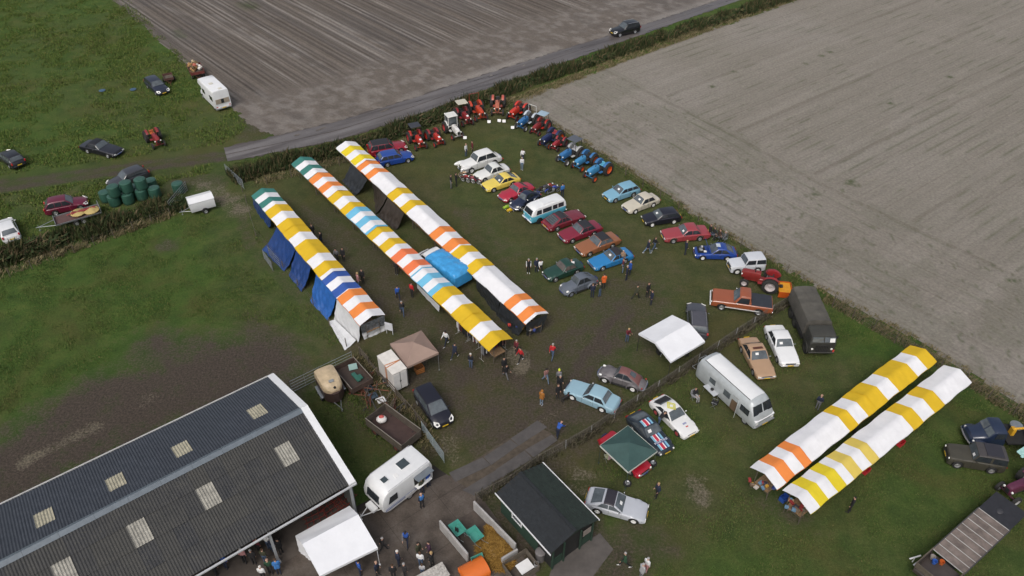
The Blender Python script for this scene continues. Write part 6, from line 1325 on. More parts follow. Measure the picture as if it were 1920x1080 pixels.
# ---------------------------------------------------------------- motorcycles
def moto(label, u, v, rz, col, spoke=WHITE, group='motorcycles on show'):
    p = G(u, v); t = thing('motorcycle', label, 'motorcycle', (p.x, p.y, 0), R(rz), group); pm = paint(col)
    def wm():
        m = MB(); m.lathe([(.24, -.035), (.30, -.04), (.315, 0), (.30, .04), (.24, .035)], 18); d = MB(); d.lathe([(.245, -.025), (.235, 0), (.245, .025)], 18); d.tube((0, -.05, 0), (0, .05, 0), .04, 6)
        for k in range(8): d.tube((0, 0, 0), (.24*math.cos(k*.785), 0, .24*math.sin(k*.785)), .006, 3, cap=False)
        return m.mesh('tyre', TYRE), d.mesh('rim', spoke)
    a, b = cached(('mw', spoke.name), wm)
    for x in (.62, -.62): o = put('wheel', a, t, (x, 0, .315)); put('rim', b, o)
    MB().path([(.62, .06, .315), (.45, .06, .85)], .02).path([(.62, -.06, .315), (.45, -.06, .85)], .02).build('fork', CHROME, t)
    MB().path([(.44, 0, .8), (.1, 0, .35), (-.3, 0, .35), (-.62, 0, .315), (-.35, 0, .72), (.4, 0, .75)], .022).build('frame', DARK, t); MB().ell((.16, 0, .80), (.27, .13, .12), 12, 8).build('fuel_tank', pm, t)
    MB().box((-.32, 0, .80), (.55, .22, .09), bev=.04).build('seat', DARK, t); MB().box((.08, 0, .45), (.3, .24, .28), bev=.05).build('engine', STEEL, t); MB().path([(.42, -.34, .98), (.46, -.1, .95), (.46, .1, .95), (.42, .34, .98)], .015).build('handlebar', CHROME, t)
    MB().tube((.1, -.14, .3), (-.6, -.16, .28), .035, 8).build('exhaust', CHROME, t); MB().lathe([(.005, .05), (.08, .03), (.06, -.08)], 12, 'X', (.55, 0, .86)).build('headlight', LAMP, t)
    rows = [[(.62+q*math.cos(R(a_)), y, .315+q*math.sin(R(a_))) for y, q in ((-.06, .34), (0, .35), (.06, .34))] for a_ in range(20, 150, 16)]; MB().grid(rows).build('front_mudguard', pm, t); rows = [[(-.62+q*math.cos(R(a_)), y, .315+q*math.sin(R(a_))) for y, q in ((-.07, .34), (0, .35), (.07, .34))] for a_ in range(30, 175, 16)]; MB().grid(rows).build('rear_mudguard', pm, t)
    return t
moto('red motorcycle with white wheel rims in front of the small white saloon', 878, 342, 160, (.35, .03, .03)); moto('dark red motorcycle leaning closest to the small white saloon', 888, 344, 165, (.24, .02, .04)); moto('cream and red motorcycle next to the white limousine bumper', 874, 335, 165, (.45, .30, .18))
moto('red motorcycle behind the turquoise camper van', 1027, 358, 20, (.38, .04, .03), STEEL); moto('blue and red moped behind the turquoise camper van', 1036, 362, 25, (.04, .07, .35), STEEL); moto('dark moped partly hidden by the camper van roof', 1019, 361, 25, (.05, .05, .06), STEEL)
# ---------------------------------------------------------------- trailers
def axle_wheels(t, xs, y, r, w_=.16, rim=SIL):
    for x in xs:
        for s in (1, -1): add_wheel(t, x, s*y, r, w_, rim)
def drawbar(t, x0, x1, y, z, mat=STEEL):
    mb = MB(); mb.tube((x0, y, z), (x1, 0, z), .035, 6); mb.tube((x0, -y, z), (x1, 0, z), .035, 6); mb.tube((x1-.1, 0, z), (x1+.25*(1 if x1 > x0 else -1), 0, z), .04, 6); mb.tube((x1, 0, 0), (x1, 0, z+.25), .025, 6); mb.lathe([(.06, -.03), (.09, 0), (.06, .03)], 10, 'Y', (x1, 0, .09)); mb.build('drawbar', mat, t)
# white box trailer by the galvanised gate
a, b = G(341, 401, .4), G(398, 385, .4); t = thing('box_trailer', 'small white box trailer with peaked lid beside the galvanised gate', 'trailer', ((a.x+b.x)/2+.35, (a.y+b.y)/2+.6, 0), math.atan2((a-b).y, (a-b).x)); WB = M((.60, .61, .62), .45, 0, .1, .05)
shell(t, 'box', [(x, [(.01, .45), (.78, .45), (.80, .5), (.80, 1.42), (.78, 1.46), (.01, 1.47)]) for x in (1.25, -1.25)], WB)
mb = MB(); mb.slab([(-1.28, -.83, 1.48), (1.28, -.83, 1.48), (1.28, 0, 1.74), (-1.28, 0, 1.74)], (0, 0, .03)); mb.slab([(-1.28, .83, 1.48), (-1.28, 0, 1.74), (1.28, 0, 1.74), (1.28, .83, 1.48)], (0, 0, .03)); mb.slab([(1.25, -.78, 1.45), (1.25, .78, 1.45), (1.25, 0, 1.72)], (-.02, 0, 0)); mb.slab([(-1.25, -.78, 1.45), (-1.25, 0, 1.72), (-1.25, .78, 1.45)], (.02, 0, 0)); mb.build('lid', M((.72, .73, .74), .4, 0, .1, .04), t)
axle_wheels(t, (-.1,), .9, .28); drawbar(t, 1.25, 2.1, .4, .45)
for s in (1, -1): MB().grid([[(-.1+.36*math.cos(R(q)), s*y, .28+.36*math.sin(R(q))) for y in (.8, 1.0)] for q in range(0, 181, 18)]).build('mudguard', DARK, t)
# white toilet trailer with orange straps
q4 = [G(*p, 2.35) for p in ((707.5, 667), (734, 657), (761.5, 689.6), (735, 701.8))]; c = sum(q4, Vector())/4; d = q4[2]-q4[1]; t = thing('box_trailer', 'tall white box trailer with orange lashing straps beside the beige gazebo', 'trailer', (c.x, c.y, 0), math.atan2(d.y, d.x)); hl, hw = 1.28, .64
MB().box((0, 0, 1.33), (2*hl, 2*hw, 1.98), bev=.03).build('box', M((.58, .56, .53), .5, 0, 0, .08), t); MB().box((0, 0, 2.345), (2*hl+.05, 2*hw+.05, .06), bev=.02).build('roof', M((.66, .63, .58), .5, 0, 0, .12), t)
for s in (1, -1): MB().box((hl+.012, s*.3, 1.3), (.02, .54, 1.75)).build('door', M((.60, .59, .57), .5, 0, 0, .08), t); MB().box((hl+.03, s*.06, 1.3), (.03, .03, .14)).build('door_handle', DARK, t)
MB().box((hl+.012, 0, 1.33), (.03, .04, 1.9)).build('door_post', STEEL, t)
for x, rz_2 in ((.28, .12), (.12, -.1)): MB().box((x, 0, 2.385), (.09, 2*hw+.08, .012), rz=rz_2).box((x-.05, -hw-.016, 1.4), (.09, .012, 1.95)).box((x+.05, hw+.016, 1.4), (.09, .012, 1.95)).build('strap', M((.50, .20, .08), .6), t)
for x in (-1.1, 1.1):
    for s in (1, -1): MB().tube((x, s*.56, 0), (x, s*.56, .4), .03, 6).build('support_leg', STEEL, t)
MB().box((-.2, 0, .3), (1.2, 1.5, .06)).build('chassis', STEEL, t); axle_wheels(t, (-.3,), .72, .26)
# cream horse trailer
a, b = G(606, 700, 1.2), G(632, 745, 1.2); c = (a+b)/2; t = thing('horse_trailer', 'cream topped horse trailer with brown front beside the galvanised fence', 'trailer', (c.x, c.y+.1, 0), math.atan2((b-a).y, (b-a).x)); CRM = M((.50, .39, .25), .55, 0, .1, .2, 2)
shell(t, 'body', [(x, [(.01, .4), (.78*k, .4), (.8*k, .6), (.8*k, 1.35), (.01, 1.36)]) for x, k in ((1.35, .25), (1.2, .55), (.75, 1), (-1.35, 1))], M((.055, .034, .030), .5, 0, .1, .2))
shell(t, 'roof', [(x, [(.01, 1.34), (.82*k, 1.34), (.83*k, 1.6), (.78*k, z1-.12), (.55*k, z1), (.01, z1+.03)]) for x, k, z1 in ((1.15, .45, 1.5), (1.0, .7, 1.75), (.7, .95, 1.98), (.3, 1, 2.08), (-1.1, 1, 2.08), (-1.35, .97, 1.95), (-1.42, .9, 1.5))], CRM)
MB().box((.55, 0, 2.1), (.3, .4, .05), bev=.02).build('roof_vent', M((.25, .26, .26), .4), t); MB().ell((1.03, .05, 1.74), (.09, .11, .12), 10, 6).build('front_window', DARK, t)
for y in (-.42, 0, .42): MB().tube((1.05-.5*abs(y), y*1.1, .42), (1.02-.5*abs(y), y*1.1, 1.35), .02, 5).build('front_rib', WHITE, t)
for s in (1, -1): MB().box((-.2, s*.93, .62), (1.5, .24, .07), bev=.03).build('mudguard', STEEL, t)
axle_wheels(t, (-.55, .15), .92, .30); drawbar(t, 1.2, 2.1, .3, .42)
# caravan with serving hatch
q4 = [G(*p, 2.45) for p in ((682, 897), (767, 835), (807, 868), (720, 928))]; c = sum(q4, Vector())/4; d = q4[0]-q4[1]; t = thing('caravan', 'white touring caravan with open serving hatch on the concrete yard', 'caravan', (c.x, c.y, 0), math.atan2(d.y, d.x)); hl, hw = 2.2, 1.08; CV = M((.70, .71, .71), .35, 0, .2, .05)
sec = []
for x, z0, z1 in ((hl+.02, 1.0, 1.35), (hl, .8, 1.7), (hl-.22, .55, 2.25), (hl-.5, .42, 2.46), (hl-.9, .40, 2.52), (-hl+.5, .40, 2.52), (-hl+.12, .42, 2.44), (-hl, .5, 2.1)): sec.append((x, [(.01, z0), (hw*.97, z0), (hw, z0+.1), (hw, z1-.2), (hw*.97, z1-.06), (hw*.9, z1), (.01, z1+.03)]))
shell(t, 'body', sec, CV); flat(t, 'front_window', [(hl+.03, -.66, 1.32), (hl+.03, .66, 1.32), (hl-.08, .62, 2.02), (hl-.08, -.62, 2.02)], (.05, 0, .02), GLASS)
flat(t, 'side_window', [(hl-.45, hw+.005, 1.25), (hl-1.25, hw+.005, 1.25), (hl-1.25, hw+.005, 1.9), (hl-.62, hw+.005, 1.9)], (0, .025, 0), GLASS)
flat(t, 'hatch_opening', [(-.55, hw+.005, 1.15), (-1.85, hw+.005, 1.15), (-1.85, hw+.005, 2.05), (-.55, hw+.005, 2.05)], (0, .02, 0), DARK); flat(t, 'hatch_flap', [(-.5, hw+.03, 2.08), (-1.9, hw+.03, 2.08), (-1.9, hw+.62, 2.18), (-.5, hw+.62, 2.18)], (0, 0, .04), M((.14, .16, .18), .3, 0, .2)); MB().box((-1.2, hw+.2, 1.1), (1.3, .4, .04)).build('counter', WHITE, t)
for y0, z, hh in ((hw+.012, .72, .07), (hw+.012, .86, .03)): MB().box((.1, y0, z), (3.9, .012, hh)).build('side_stripe', M((.10, .13, .26), .5), t)
for x, y, l, w_ in ((-.55, -.05, .75, .7), (1.2, .1, .42, .45)): o = MB().box((x, y, 2.575), (l+.08, w_+.08, .05), bev=.02).build('roof_light', CV, t); MB().box((x, y, 2.60), (l, w_, .03), bev=.01).build('pane', M((.05, .065, .07), .15, 0, .3), o)
MB().box((.4, .35, 2.56), (.3, .35, .03), bev=.01).build('roof_vent', WHITE, t)
for s in (1, -1): MB().tube((hl-.6, s*(hw-.07), 2.52), (-hl+.3, s*(hw-.07), 2.54), .02, 5).build('awning_rail', M((.5, .5, .52), .4), t)
axle_wheels(t, (-.1,), .96, .32); MB().box((-.1, hw+.01, .62), (.85, .02, .3)).build('wheel_spat', M((.5, .5, .5), .4), t); drawbar(t, hl-.1, hl+1.2, .5, .48, WHITE); MB().box((hl+.25, 0, .62), (.5, .9, .3), bev=.06).build('gas_locker', CV, t)
# trailers on the meadow
p = G(316, 147, .4); t = thing('small_trailer', 'small rusty brown open trailer beside the navy estate car', 'trailer', (p.x, p.y, 0), R(-62)); BR_ = M((.10, .045, .038), .7, 0, 0, .3)
MB().box((0, 0, .5), (1.7, 1.2, .05)).build('floor', OLDWOOD, t)
for s in (1, -1): MB().box((0, s*.6, .66), (1.7, .03, .3)).build('side_board', BR_, t); MB().box((s*.85, 0, .66), (.03, 1.2, .3)).build('end_board', BR_, t)
axle_wheels(t, (0,), .72, .28); drawbar(t, .85, 1.7, .3, .42, RUST)
p = G(368, 133, .6); t = thing('farm_wagon', 'rusty red farm wagon heaped with firewood and junk', 'wagon', (p.x, p.y, 0), R(-62)); MB().box((0, 0, .7), (3.0, 1.8, .06)).build('floor', OLDWOOD, t); RW = M((.14, .035, .03), .6, 0, 0, .3)
for s in (1, -1): MB().box((0, s*.9, .9), (3.0, .04, .38)).build('side_board', RW, t); MB().box((s*1.5, 0, .9), (.04, 1.8, .38)).build('end_board', RW, t)
axle_wheels(t, (-.95, .95), .78, .33); drawbar(t, 1.5, 2.4, .3, .45, RUST)
g = random.Random(3); cols = ['b08a5c', '9a7c50', 'c8b490', 'd8d4cc', '8a5a40', 'b06a58', '6a5a40']
pw = (p.x, p.y)
for k in range(16):
    x, y = g.uniform(-1.2, 1.2), g.uniform(-.65, .65); ca, sa = math.cos(R(-62)), math.sin(R(-62)); cc = g.choice(cols)
    m = cached(('junk', k % 5), lambda: MB().box((0, 0, 0), (.55+.12*(k % 3), .32, .26), bev=.03).box((.1, .1, .18), (.3, .2, .16), bev=.02).mesh('load_box', WOOD))
    o = put('load_box', m, None, (pw[0]+x*ca-y*sa, pw[1]+x*sa+y*ca, .90+.22*(k % 3)+g.uniform(0, .08)), g.uniform(0, 3)); o.rotation_euler = (g.uniform(-.3, .3), g.uniform(-.3, .3), g.uniform(0, 3)); 
    o.material_slots[0].link = 'OBJECT'; o.material_slots[0].material = M(cc, .8, 0, 0, .25)
    tag(o, 'piece of wood or board heaped on the rusty red wagon', 'firewood', 'load of the rusty red wagon')
# flatbed trailer with red and yellow machine
a, b = G(100, 418, .5), G(190, 392, .5); c = (a+b)/2; t = thing('flatbed_trailer', 'galvanised flatbed trailer with long drawbar carrying a red and yellow machine', 'trailer', (c.x, c.y, 0), math.atan2((a-b).y, (a-b).x)); MB().box((0, 0, .55), (4.3, 1.75, .06)).build('deck', M((.10, .055, .05), .7, 0, 0, .25), t)
for s in (1, -1): MB().box((0, s*.9, .64), (4.35, .05, .14)).build('side_rail', STEEL, t)
MB().box((2.16, 0, .7), (.05, 1.8, .3)).build('headboard', STEEL, t); MB().box((-2.2, 0, .85), (.06, 1.75, .6)).build('ramp', STEEL, t); axle_wheels(t, (-.35, .35), 1.0, .28); drawbar(t, 2.15, 3.7, .6, .5)
ca, sa = math.cos(t.rotation_euler.z), math.sin(t.rotation_euler.z); t2 = thing('hay_machine', 'red and yellow hay machine lying on the flatbed trailer', 'implement', (c.x-.7*ca, c.y-.7*sa, .59), t.rotation_euler.z)
MB().box((0, 0, .35), (2.3, .3, .22), bev=.05).build('main_beam', M(DRED, .5), t2)
for k, x in enumerate((-.7, .55)): MB().lathe([(.05, .5), (.55, .32), (.75, .22), (.75, .16), (.05, .16)], 18, 'Z', (x, .15*(-1)**k, .0)).build('rotor_cone', M((.42, .32, .12), .6, 0, 0, .2), t2)
MB().tube((.9, 0, .4), (1.6, -.2, .2), .06, 6).tube((.9, 0, .45), (1.1, .1, 1.15), .04, 6).build('linkage', M(DRED, .5), t2)
# ================================================================ PEOPLE
def rotp(v, a):      # pitch in xz: positive swings forward
    return Vector((v.x*math.cos(a)-v.z*math.sin(a), v.y, v.x*math.sin(a)+v.z*math.cos(a)))
def person_mesh(key, lean=0., legs=((.0, .0), (.0, .0)), arms=((.1, .12, .3), (.1, .12, .3)), head=0., sit=False, coat=False, sh=1.75):
    def mk():
        caps = []; S = sh/1.75          # (a, b, ra, rb, tag)
        hipz = .93*S; dirs = []
        legpts = []
        for s, (hp, kn) in zip((1, -1), legs):
            hip = Vector((0, s*.095, 0)); up = Vector((math.sin(hp), 0, -math.cos(hp)))*.44*S; knee = hip+up; lo = Vector((math.sin(hp-kn), 0, -math.cos(hp-kn)))*.42*S; ank = knee+lo; legpts.append((hip, knee, ank, hp-kn))
        base = -min(l[2].z for l in legpts)+.075 if not sit else -min(l[2].z for l in legpts)+.075
        O = Vector((0, 0, base)); feet = []
        for (hip, knee, ank, sw) in legpts:
            a, k, b = hip+O, knee+O, ank+O; caps.append((a, k, .088, .062, 2)); caps.append((k, b, .060, .043, 2))
            toe = b+Vector((.17*math.cos(max(0, -sw*.6)), 0, -.035-.10*max(0, -sw))) ; caps.append((b+Vector((-.04, 0, -.03)), Vector((toe.x, toe.y+.0, max(.035, toe.z))), .042, .036, 3))
        pel = O+Vector((0, 0, .04)); T = lambda x, y, z: pel+rotp(Vector((x, y, z)), -lean)
        caps.append((T(0, .06, 0), T(0, -.06, 0), .115, .115, 2 if not coat else 1)); caps.append((T(.01, .07, .16), T(.01, -.07, .16), .108, .108, 1)); caps.append((T(0, .10, .34), T(0, -.10, .34), .112, .112, 1)); caps.append((T(-.01, .135, .44), T(-.01, -.135, .44), .075, .075, 1)); caps.append((T(.0, .05, .05), T(0, .08, .30), .09, .10, 1)); caps.append((T(.0, -.05, .05), T(0, -.08, .30), .09, .10, 1))
        if coat: caps.append((T(-.01, .08, -.16), T(0, .07, .1), .125, .12, 1)); caps.append((T(-.01, -.08, -.16), T(0, -.07, .1), .125, .12, 1))
        nk = T(.0, 0, .50); hl = lean+head; hd = nk+rotp(Vector((.025, 0, .155)), -hl); caps.append((T(-.01, 0, .46), nk+rotp(Vector((.015, 0, .06)), -hl), .058, .052, 0))
        caps.append((hd+rotp(Vector((-.012, 0, .02)), -hl), hd+rotp(Vector((-.005, 0, .03)), -hl), .090, .090, 0)); caps.append((hd+rotp(Vector((.02, 0, -.05)), -hl), hd+rotp(Vector((.035, 0, -.065)), -hl), .062, .05, 0)); caps.append((hd+rotp(Vector((.09, 0, -.01)), -hl), hd+rotp(Vector((.098, 0, -.03)), -hl), .014, .018, 0))
        hands = []
        for s, (sp_, ab, el) in zip((1, -1), arms):
            shd = T(-.01, s*.185, .435); d = Vector((math.sin(sp_)*math.cos(ab), s*math.sin(ab), -math.cos(sp_)*math.cos(ab))); el_ = shd+d*.29*S; f = Vector((math.sin(sp_+el), s*math.sin(ab)*.3-s*.25*min(1, el), -math.cos(sp_+el))).normalized(); wr_ = el_+f*.25*S
            caps.append((shd, el_, .062, .047, 4)); caps.append((el_, wr_, .046, .033, 4)); caps.append((wr_, wr_+f*.075, .030, .036, 0)); hands.append((wr_+f*.085, f, s))
        mb = MB()
        for a, b, ra, rb, tg in caps:
            if (b-a).length > 1e-4: mb.tube(a, b, ra, 10, rb)
            mb.ell(a, (ra, ra, ra), 10, 8); mb.ell(b, (rb, rb, rb), 10, 8)
        me = mb.mesh('body_raw', WHITE); o = bpy.data.objects.new('body_raw', me); COL.objects.link(o); md = o.modifiers.new('r', 'REMESH'); md.mode = 'VOXEL'; md.voxel_size = .026
        sm = o.modifiers.new('s', 'SMOOTH'); sm.factor = .5; sm.iterations = 3
        dg = bpy.context.evaluated_depsgraph_get(); dg.update(); m2 = bpy.data.meshes.new_from_object(o.evaluated_get(dg)); bpy.data.objects.remove(o)
        V = np.empty(len(m2.vertices)*3, np.float32); m2.vertices.foreach_get('co', V); V = V.reshape(-1, 3); F = [tuple(p.vertices) for p in m2.polygons]
        C = np.array([V[list(f)].mean(0) for f in F]); best = np.full(len(C), 1e9); tgs = np.zeros(len(C), int)
        for a, b, ra, rb, tg in caps:
            A = np.array(a); B = np.array(b); d = B-A; L2 = (d@d) or 1e-9; tt = np.clip(((C-A)@d)/L2, 0, 1); dist = np.linalg.norm(C-A-tt[:, None]*d, axis=1)-(ra+(rb-ra)*tt); u = dist < best; best[u] = dist[u]; tgs[u] = tg
        out = MB(); out.v = [tuple(map(float, v)) for v in V]; out.f = F; out.mi = [int(x) for x in tgs]; out.sm = [True]*len(F)
        for w0, f, s in hands:
            sd_ = Vector((0, 1, 0)).cross(f).normalized() if abs(f.y) < .9 else Vector((1, 0, 0)); sd_ = Vector((0, s*1., 0)) if False else sd_
            for k, ln in enumerate((.060, .070, .075, .066)):
                b0 = w0+sd_*(.024-.016*k); mid = b0+f*ln*.6; out.tube(b0-f*.02, mid, .0085, 5, .008, 0); out.tube(mid, mid+(f*.7+Vector((0, -s*.7, 0))).normalized()*ln*.45, .008, 5, .006, 0)
            th = w0-f*.05+sd_*.03; out.tube(th, th+(f*.7+sd_*.5+Vector((0, -s*.4, 0))).normalized()*.06, .011, 5, .008, 0)
        for s in (1, -1): out.ell(hd+rotp(Vector((.076, s*.032, .0)), -hl), (.010, .012, .008), 6, 4, 5); out.ell(hd+rotp(Vector((-.01, s*.088, -.012)), -hl), (.022, .012, .03), 6, 4, 0)
        out.ell(hd+rotp(Vector((.080, 0, -.062)), -hl), (.008, .024, .006), 6, 4, 5)
        me = out.mesh('person', [WHITE]*6, 80)
        return me, tuple(hd), hl
    return cached(('person', key), mk)
def hair_mesh(kind):
    def mk():
        m = MB(); n, k = 14, 9; rows = []
        lo = {'short': .25, 'long': -.5, 'hood': -.45, 'cap': .30, 'bald': .0, 'hat': .3}[kind]; r = {'hood': .118, 'cap': .104, 'hat': .106}.get(kind, .101)
        for j in range(k):
            ph = lerp(math.pi/2, math.asin(lo), j/(k-1)); row = []
            for i in range(n+1):
                a = 2*math.pi*i/n; back_ = .5-.5*math.cos(a); dz = 0
                cut = 1.0 if kind in ('cap', 'hat') else lerp(.62, 1.0, back_**.6); p2 = math.pi/2-(math.pi/2-ph)*cut; w_ = r*(1.03 if kind != 'hood' else 1.05)
                row.append((w_*math.cos(p2)*math.cos(a)*1.04-.012, w_*math.cos(p2)*math.sin(a), r*math.sin(p2)*1.05+.025-(.06*back_ if kind == 'long' and j > k-3 else 0)))
            rows.append(row)
        m.grid(rows)
        if kind == 'cap': m.slab([(.07, -.07, .055), (.07, .07, .055), (.18, .05, .045), (.18, -.05, .045)], (0, 0, .012))
        if kind == 'hat': m.lathe([(.10, .06), (.165, .05), (.165, .042), (.10, .05)], 16, 'Z')
        return m.mesh('hair', WHITE, 70)
    return cached(('hair', kind), mk)
POSES = {
    'stand': dict(legs=((.04, .03), (-.05, .03)), arms=((.05, .12, .25), (-.02, .12, .3)), coat=False),
    'coat': dict(legs=((.03, .03), (-.04, .05)), arms=((.1, .14, .5), (.05, .14, .5)), coat=True),
    'pocket': dict(legs=((.10, .08), (-.06, .02)), arms=((-.15, .22, .75), (-.12, .22, .8)), coat=False),
    'walk': dict(lean=.06, legs=((.42, .12), (-.35, .30)), arms=((-.40, .10, .25), (.42, .10, .45)), coat=False),
    'stride': dict(lean=.08, legs=((-.40, .35), (.40, .10)), arms=((.38, .10, .4), (-.35, .10, .25)), coat=True),
    'phone': dict(lean=.04, head=.25, legs=((.05, .03), (-.05, .05)), arms=((.45, .08, 1.5), (.5, .08, 1.45)), coat=False),
    'cross': dict(legs=((.12, .1), (-.05, .0)), arms=((.35, .10, 1.75), (.30, .10, 1.6)), coat=False),
    'bend': dict(lean=.75, head=-.1, legs=((.10, .12), (-.12, .10)), arms=((.7, .1, .6), (.6, .12, .5)), coat=False),
    'sit': dict(lean=-.06, legs=((1.45, 1.35), (1.5, 1.5)), arms=((.35, .10, .9), (.3, .10, 1.0)), sit=True),
    'point': dict(legs=((.05, .05), (-.08, .05)), arms=((1.2, .15, .2), (.0, .12, .3)), coat=False),
}
SKIN = M((.46, .27, .19), .6, 0, 0, .08); EYE = M((.03, .02, .02), .5)
CC = {'black': (.011, .011, .013), 'navy': (.014, .020, .042), 'dark': (.020, .019, .020), 'grey': (.14, .14, .15), 'white': (.66, .66, .66), 'red': (.42, .014, .018), 'dred': (.12, .014, .022), 'blue': (.018, .075, .32), 'sky': (.04, .16, .42), 'jeans': (.055, .085, .145), 'ljeans': (.14, .20, .28), 'olive': (.045, .048, .026), 'green': (.02, .06, .03), 'orange': (.60, .11, .02), 'ochre': (.30, .12, .02), 'pink': (.45, .22, .22), 'brown': (.055, .030, .020), 'tan': (.26, .18, .12), 'plaid': (.22, .11, .10), 'purple': (.05, .02, .045), 'lgrey': (.34, .34, .35), 'yellow': (.55, .60, .03)}
HC = {'dk': (.014, .010, .008), 'br': (.06, .032, .016), 'bl': (.36, .24, .11), 'gr': (.30, .29, .28), 'wh': (.55, .53, .50), 'bald': (.40, .25, .18)}
def cm(k): return M(CC[k], .8, 0, 0, .18, 6, .2)
PN = 0
def person(label, u, v, face, pose, top, leg, hair='dk', kind='short', sleeve=None, shoe='dark', group=None, scale=None, z=0., hm=None, loc=None):
    """face: compass of the body in the ground plane, degrees (0 = to the right, -90 = towards the camera)"""
    global PN
    PN += 1; me, hd, hl = person_mesh(pose, **POSES[pose]); p = G(u, v, z) if loc is None else Vector(loc); o = put('person', me, None, (p.x, p.y, z), R(face)); s = scale or (.96+.07*((PN*37) % 10)/10); o.scale = (s, s, s)
    for i, m in enumerate((SKIN, cm(top), cm(leg), cm(shoe), cm(sleeve or top), EYE)): o.material_slots[i].link = 'OBJECT'; o.material_slots[i].material = m
    h = put('hair' if kind not in ('cap', 'hood', 'hat') else kind, hair_mesh('short' if kind == 'bald' else kind), o); h.location = hd; h.rotation_euler = (0, hl, 0); h.material_slots[0].link = 'OBJECT'; h.material_slots[0].material = hm or M(HC[hair] if hair in HC else CC[hair], .8, 0, 0, .2)
    tag(o, label, 'person', group); return o
VF = 'visitors on the show field'; VS = 'visitors between the stalls'; VY = 'visitors in the farm yard'
person('person in black jacket and grey trousers left of the motorcycles', 846, 353, 20, 'stand', 'black', 'grey', 'dk', group=VF); person('person all in black beside the motorcycles, farther from camera', 855.6, 349, 30, 'cross', 'black', 'black', 'dk', group=VF)
person('person in white shirt and jeans behind the white limousine', 874, 293, -30, 'stand', 'white', 'jeans', 'bald', group=VF); person('person in dark red top just behind the white limousine roof', 886, 289, 200, 'stand', 'dred', 'dark', 'dk', group=VF)
person('person in white shirt farther away near the navy tractor', 980, 303, 70, 'walk', 'white', 'navy', 'br', 'long', group=VF); person('person in white jacket and light jeans near the navy tractor', 978.5, 319, 80, 'stand', 'white', 'ljeans', 'gr', shoe='white', group=VF)
person('person in bright blue jacket behind the turquoise camper van', 1054, 370, 120, 'stand', 'sky', 'navy', 'dk', 'cap', group=VF)
person('person in black vest with white sleeves standing left of the green saloon', 990.6, 512, -80, 'stand', 'black', 'black', 'gr', sleeve='white', shoe='white', group=VF); person('person in dark navy walking between two people with white sleeves', 1005.6, 510, -70, 'pocket', 'navy', 'navy', 'gr', group=VF); person('person in white top walking closest to the green saloon', 1013, 511, -75, 'walk', 'white', 'black', 'dk', 'long', shoe='white', group=VF)
person('person in brown leaning into the dark green saloon', 1074, 515, 115, 'bend', 'white', 'brown', 'dk', group=VF)
person('person in dark navy standing behind the dull grey bulging-fendered car', 1110, 558, 95, 'stand', 'navy', 'navy', 'br', group=VF); person('person in olive jacket and jeans beside the dull grey bulging-fendered car', 1124, 556, 150, 'phone', 'olive', 'jeans', 'bald', group=VF); person('person in bright orange jacket behind the olive jacket', 1131, 541, 100, 'coat', 'orange', 'dark', 'dk', group=VF)
person('person in dark red vest with pale sleeves beside the blue coupe', 1167, 511, 190, 'stand', 'dred', 'ljeans', 'br', sleeve='dark', group=VF); person('person in blue jacket standing right of the dark red vest', 1180, 515, 200, 'coat', 'blue', 'navy', 'gr', group=VF); person('person in navy overall nearest the camera of the group by the blue coupe', 1174, 525, 170, 'stand', 'navy', 'navy', 'gr', group=VF); person('person in tan top half hidden behind the blue coupe', 1166, 496, -90, 'stand', 'tan', 'jeans', 'gr', group=VF)
person('person in navy jacket and light jeans, left of two walking to the red saloon', 1213.5, 475, 20, 'stride', 'navy', 'ljeans', 'gr', shoe='white', group=VF); person('person in black jacket and jeans with white shoes near the red saloon', 1226, 469, 30, 'walk', 'black', 'jeans', 'br', shoe='white', group=VF)
person('blond person in navy looking at the open bonnet', 1284, 477, 10, 'pocket', 'navy', 'navy', 'bl', group=VF); person('person in dark jacket behind the tail of the red saloon', 1329, 446, 200, 'stand', 'black', 'dark', 'br', group=VF)
person('person in dark olive coat walking alone below the blue coupe', 1192, 560, 30, 'stride', 'olive', 'dark', 'dk', group=VF); person('person in black at the left of a pair below the red saloon', 1213, 557, -50, 'stand', 'black', 'dark', 'br', group=VF); person('person in navy nearest camera of a pair below the red saloon', 1220, 571, 200, 'stand', 'navy', 'navy', 'dk', group=VF)
person('person in maroon jacket and jeans left of the white square tent', 1175, 641, -60, 'phone', 'dred', 'jeans', 'bl', group=VF)
person('person in dark clothes in the aisle beside the left stall row', 604, 461, 160, 'stand', 'black', 'navy', 'dk', group=VS); person('person half hidden by the left stall canopy', 588, 446, 120, 'stand', 'dark', 'dark', 'br', group=VS); person('person in grey jacket in the aisle, left of a couple', 633, 491, -110, 'walk', 'grey', 'dark', 'dk', group=VS); person('person in black jacket in the aisle, right of a couple', 645, 490, -100, 'coat', 'black', 'black', 'dk', group=VS)
person('person in pink jacket in the aisle beside the dark blue stall', 673, 538, 30, 'coat', 'pink', 'ljeans', 'bl', 'long', group=VS); person('person in black behind the pink jacket in the aisle', 681, 531, -100, 'stand', 'black', 'black', 'dk', group=VS); person('person in blue walking in the aisle between left and middle rows', 747, 562, 110, 'walk', 'blue', 'navy', 'dk', group=VS); person('person in dark grey walking nearest the camera in the aisle', 755, 591, -80, 'walk', 'dark', 'jeans', 'gr', group=VS); person('person in red jacket beside the middle stall row', 773, 557, 60, 'stand', 'red', 'dark', 'dk', group=VS); person('person with only legs showing under the middle stall row', 744, 515, 90, 'stand', 'dark', 'dark', 'dk', shoe='lgrey', group=VS)
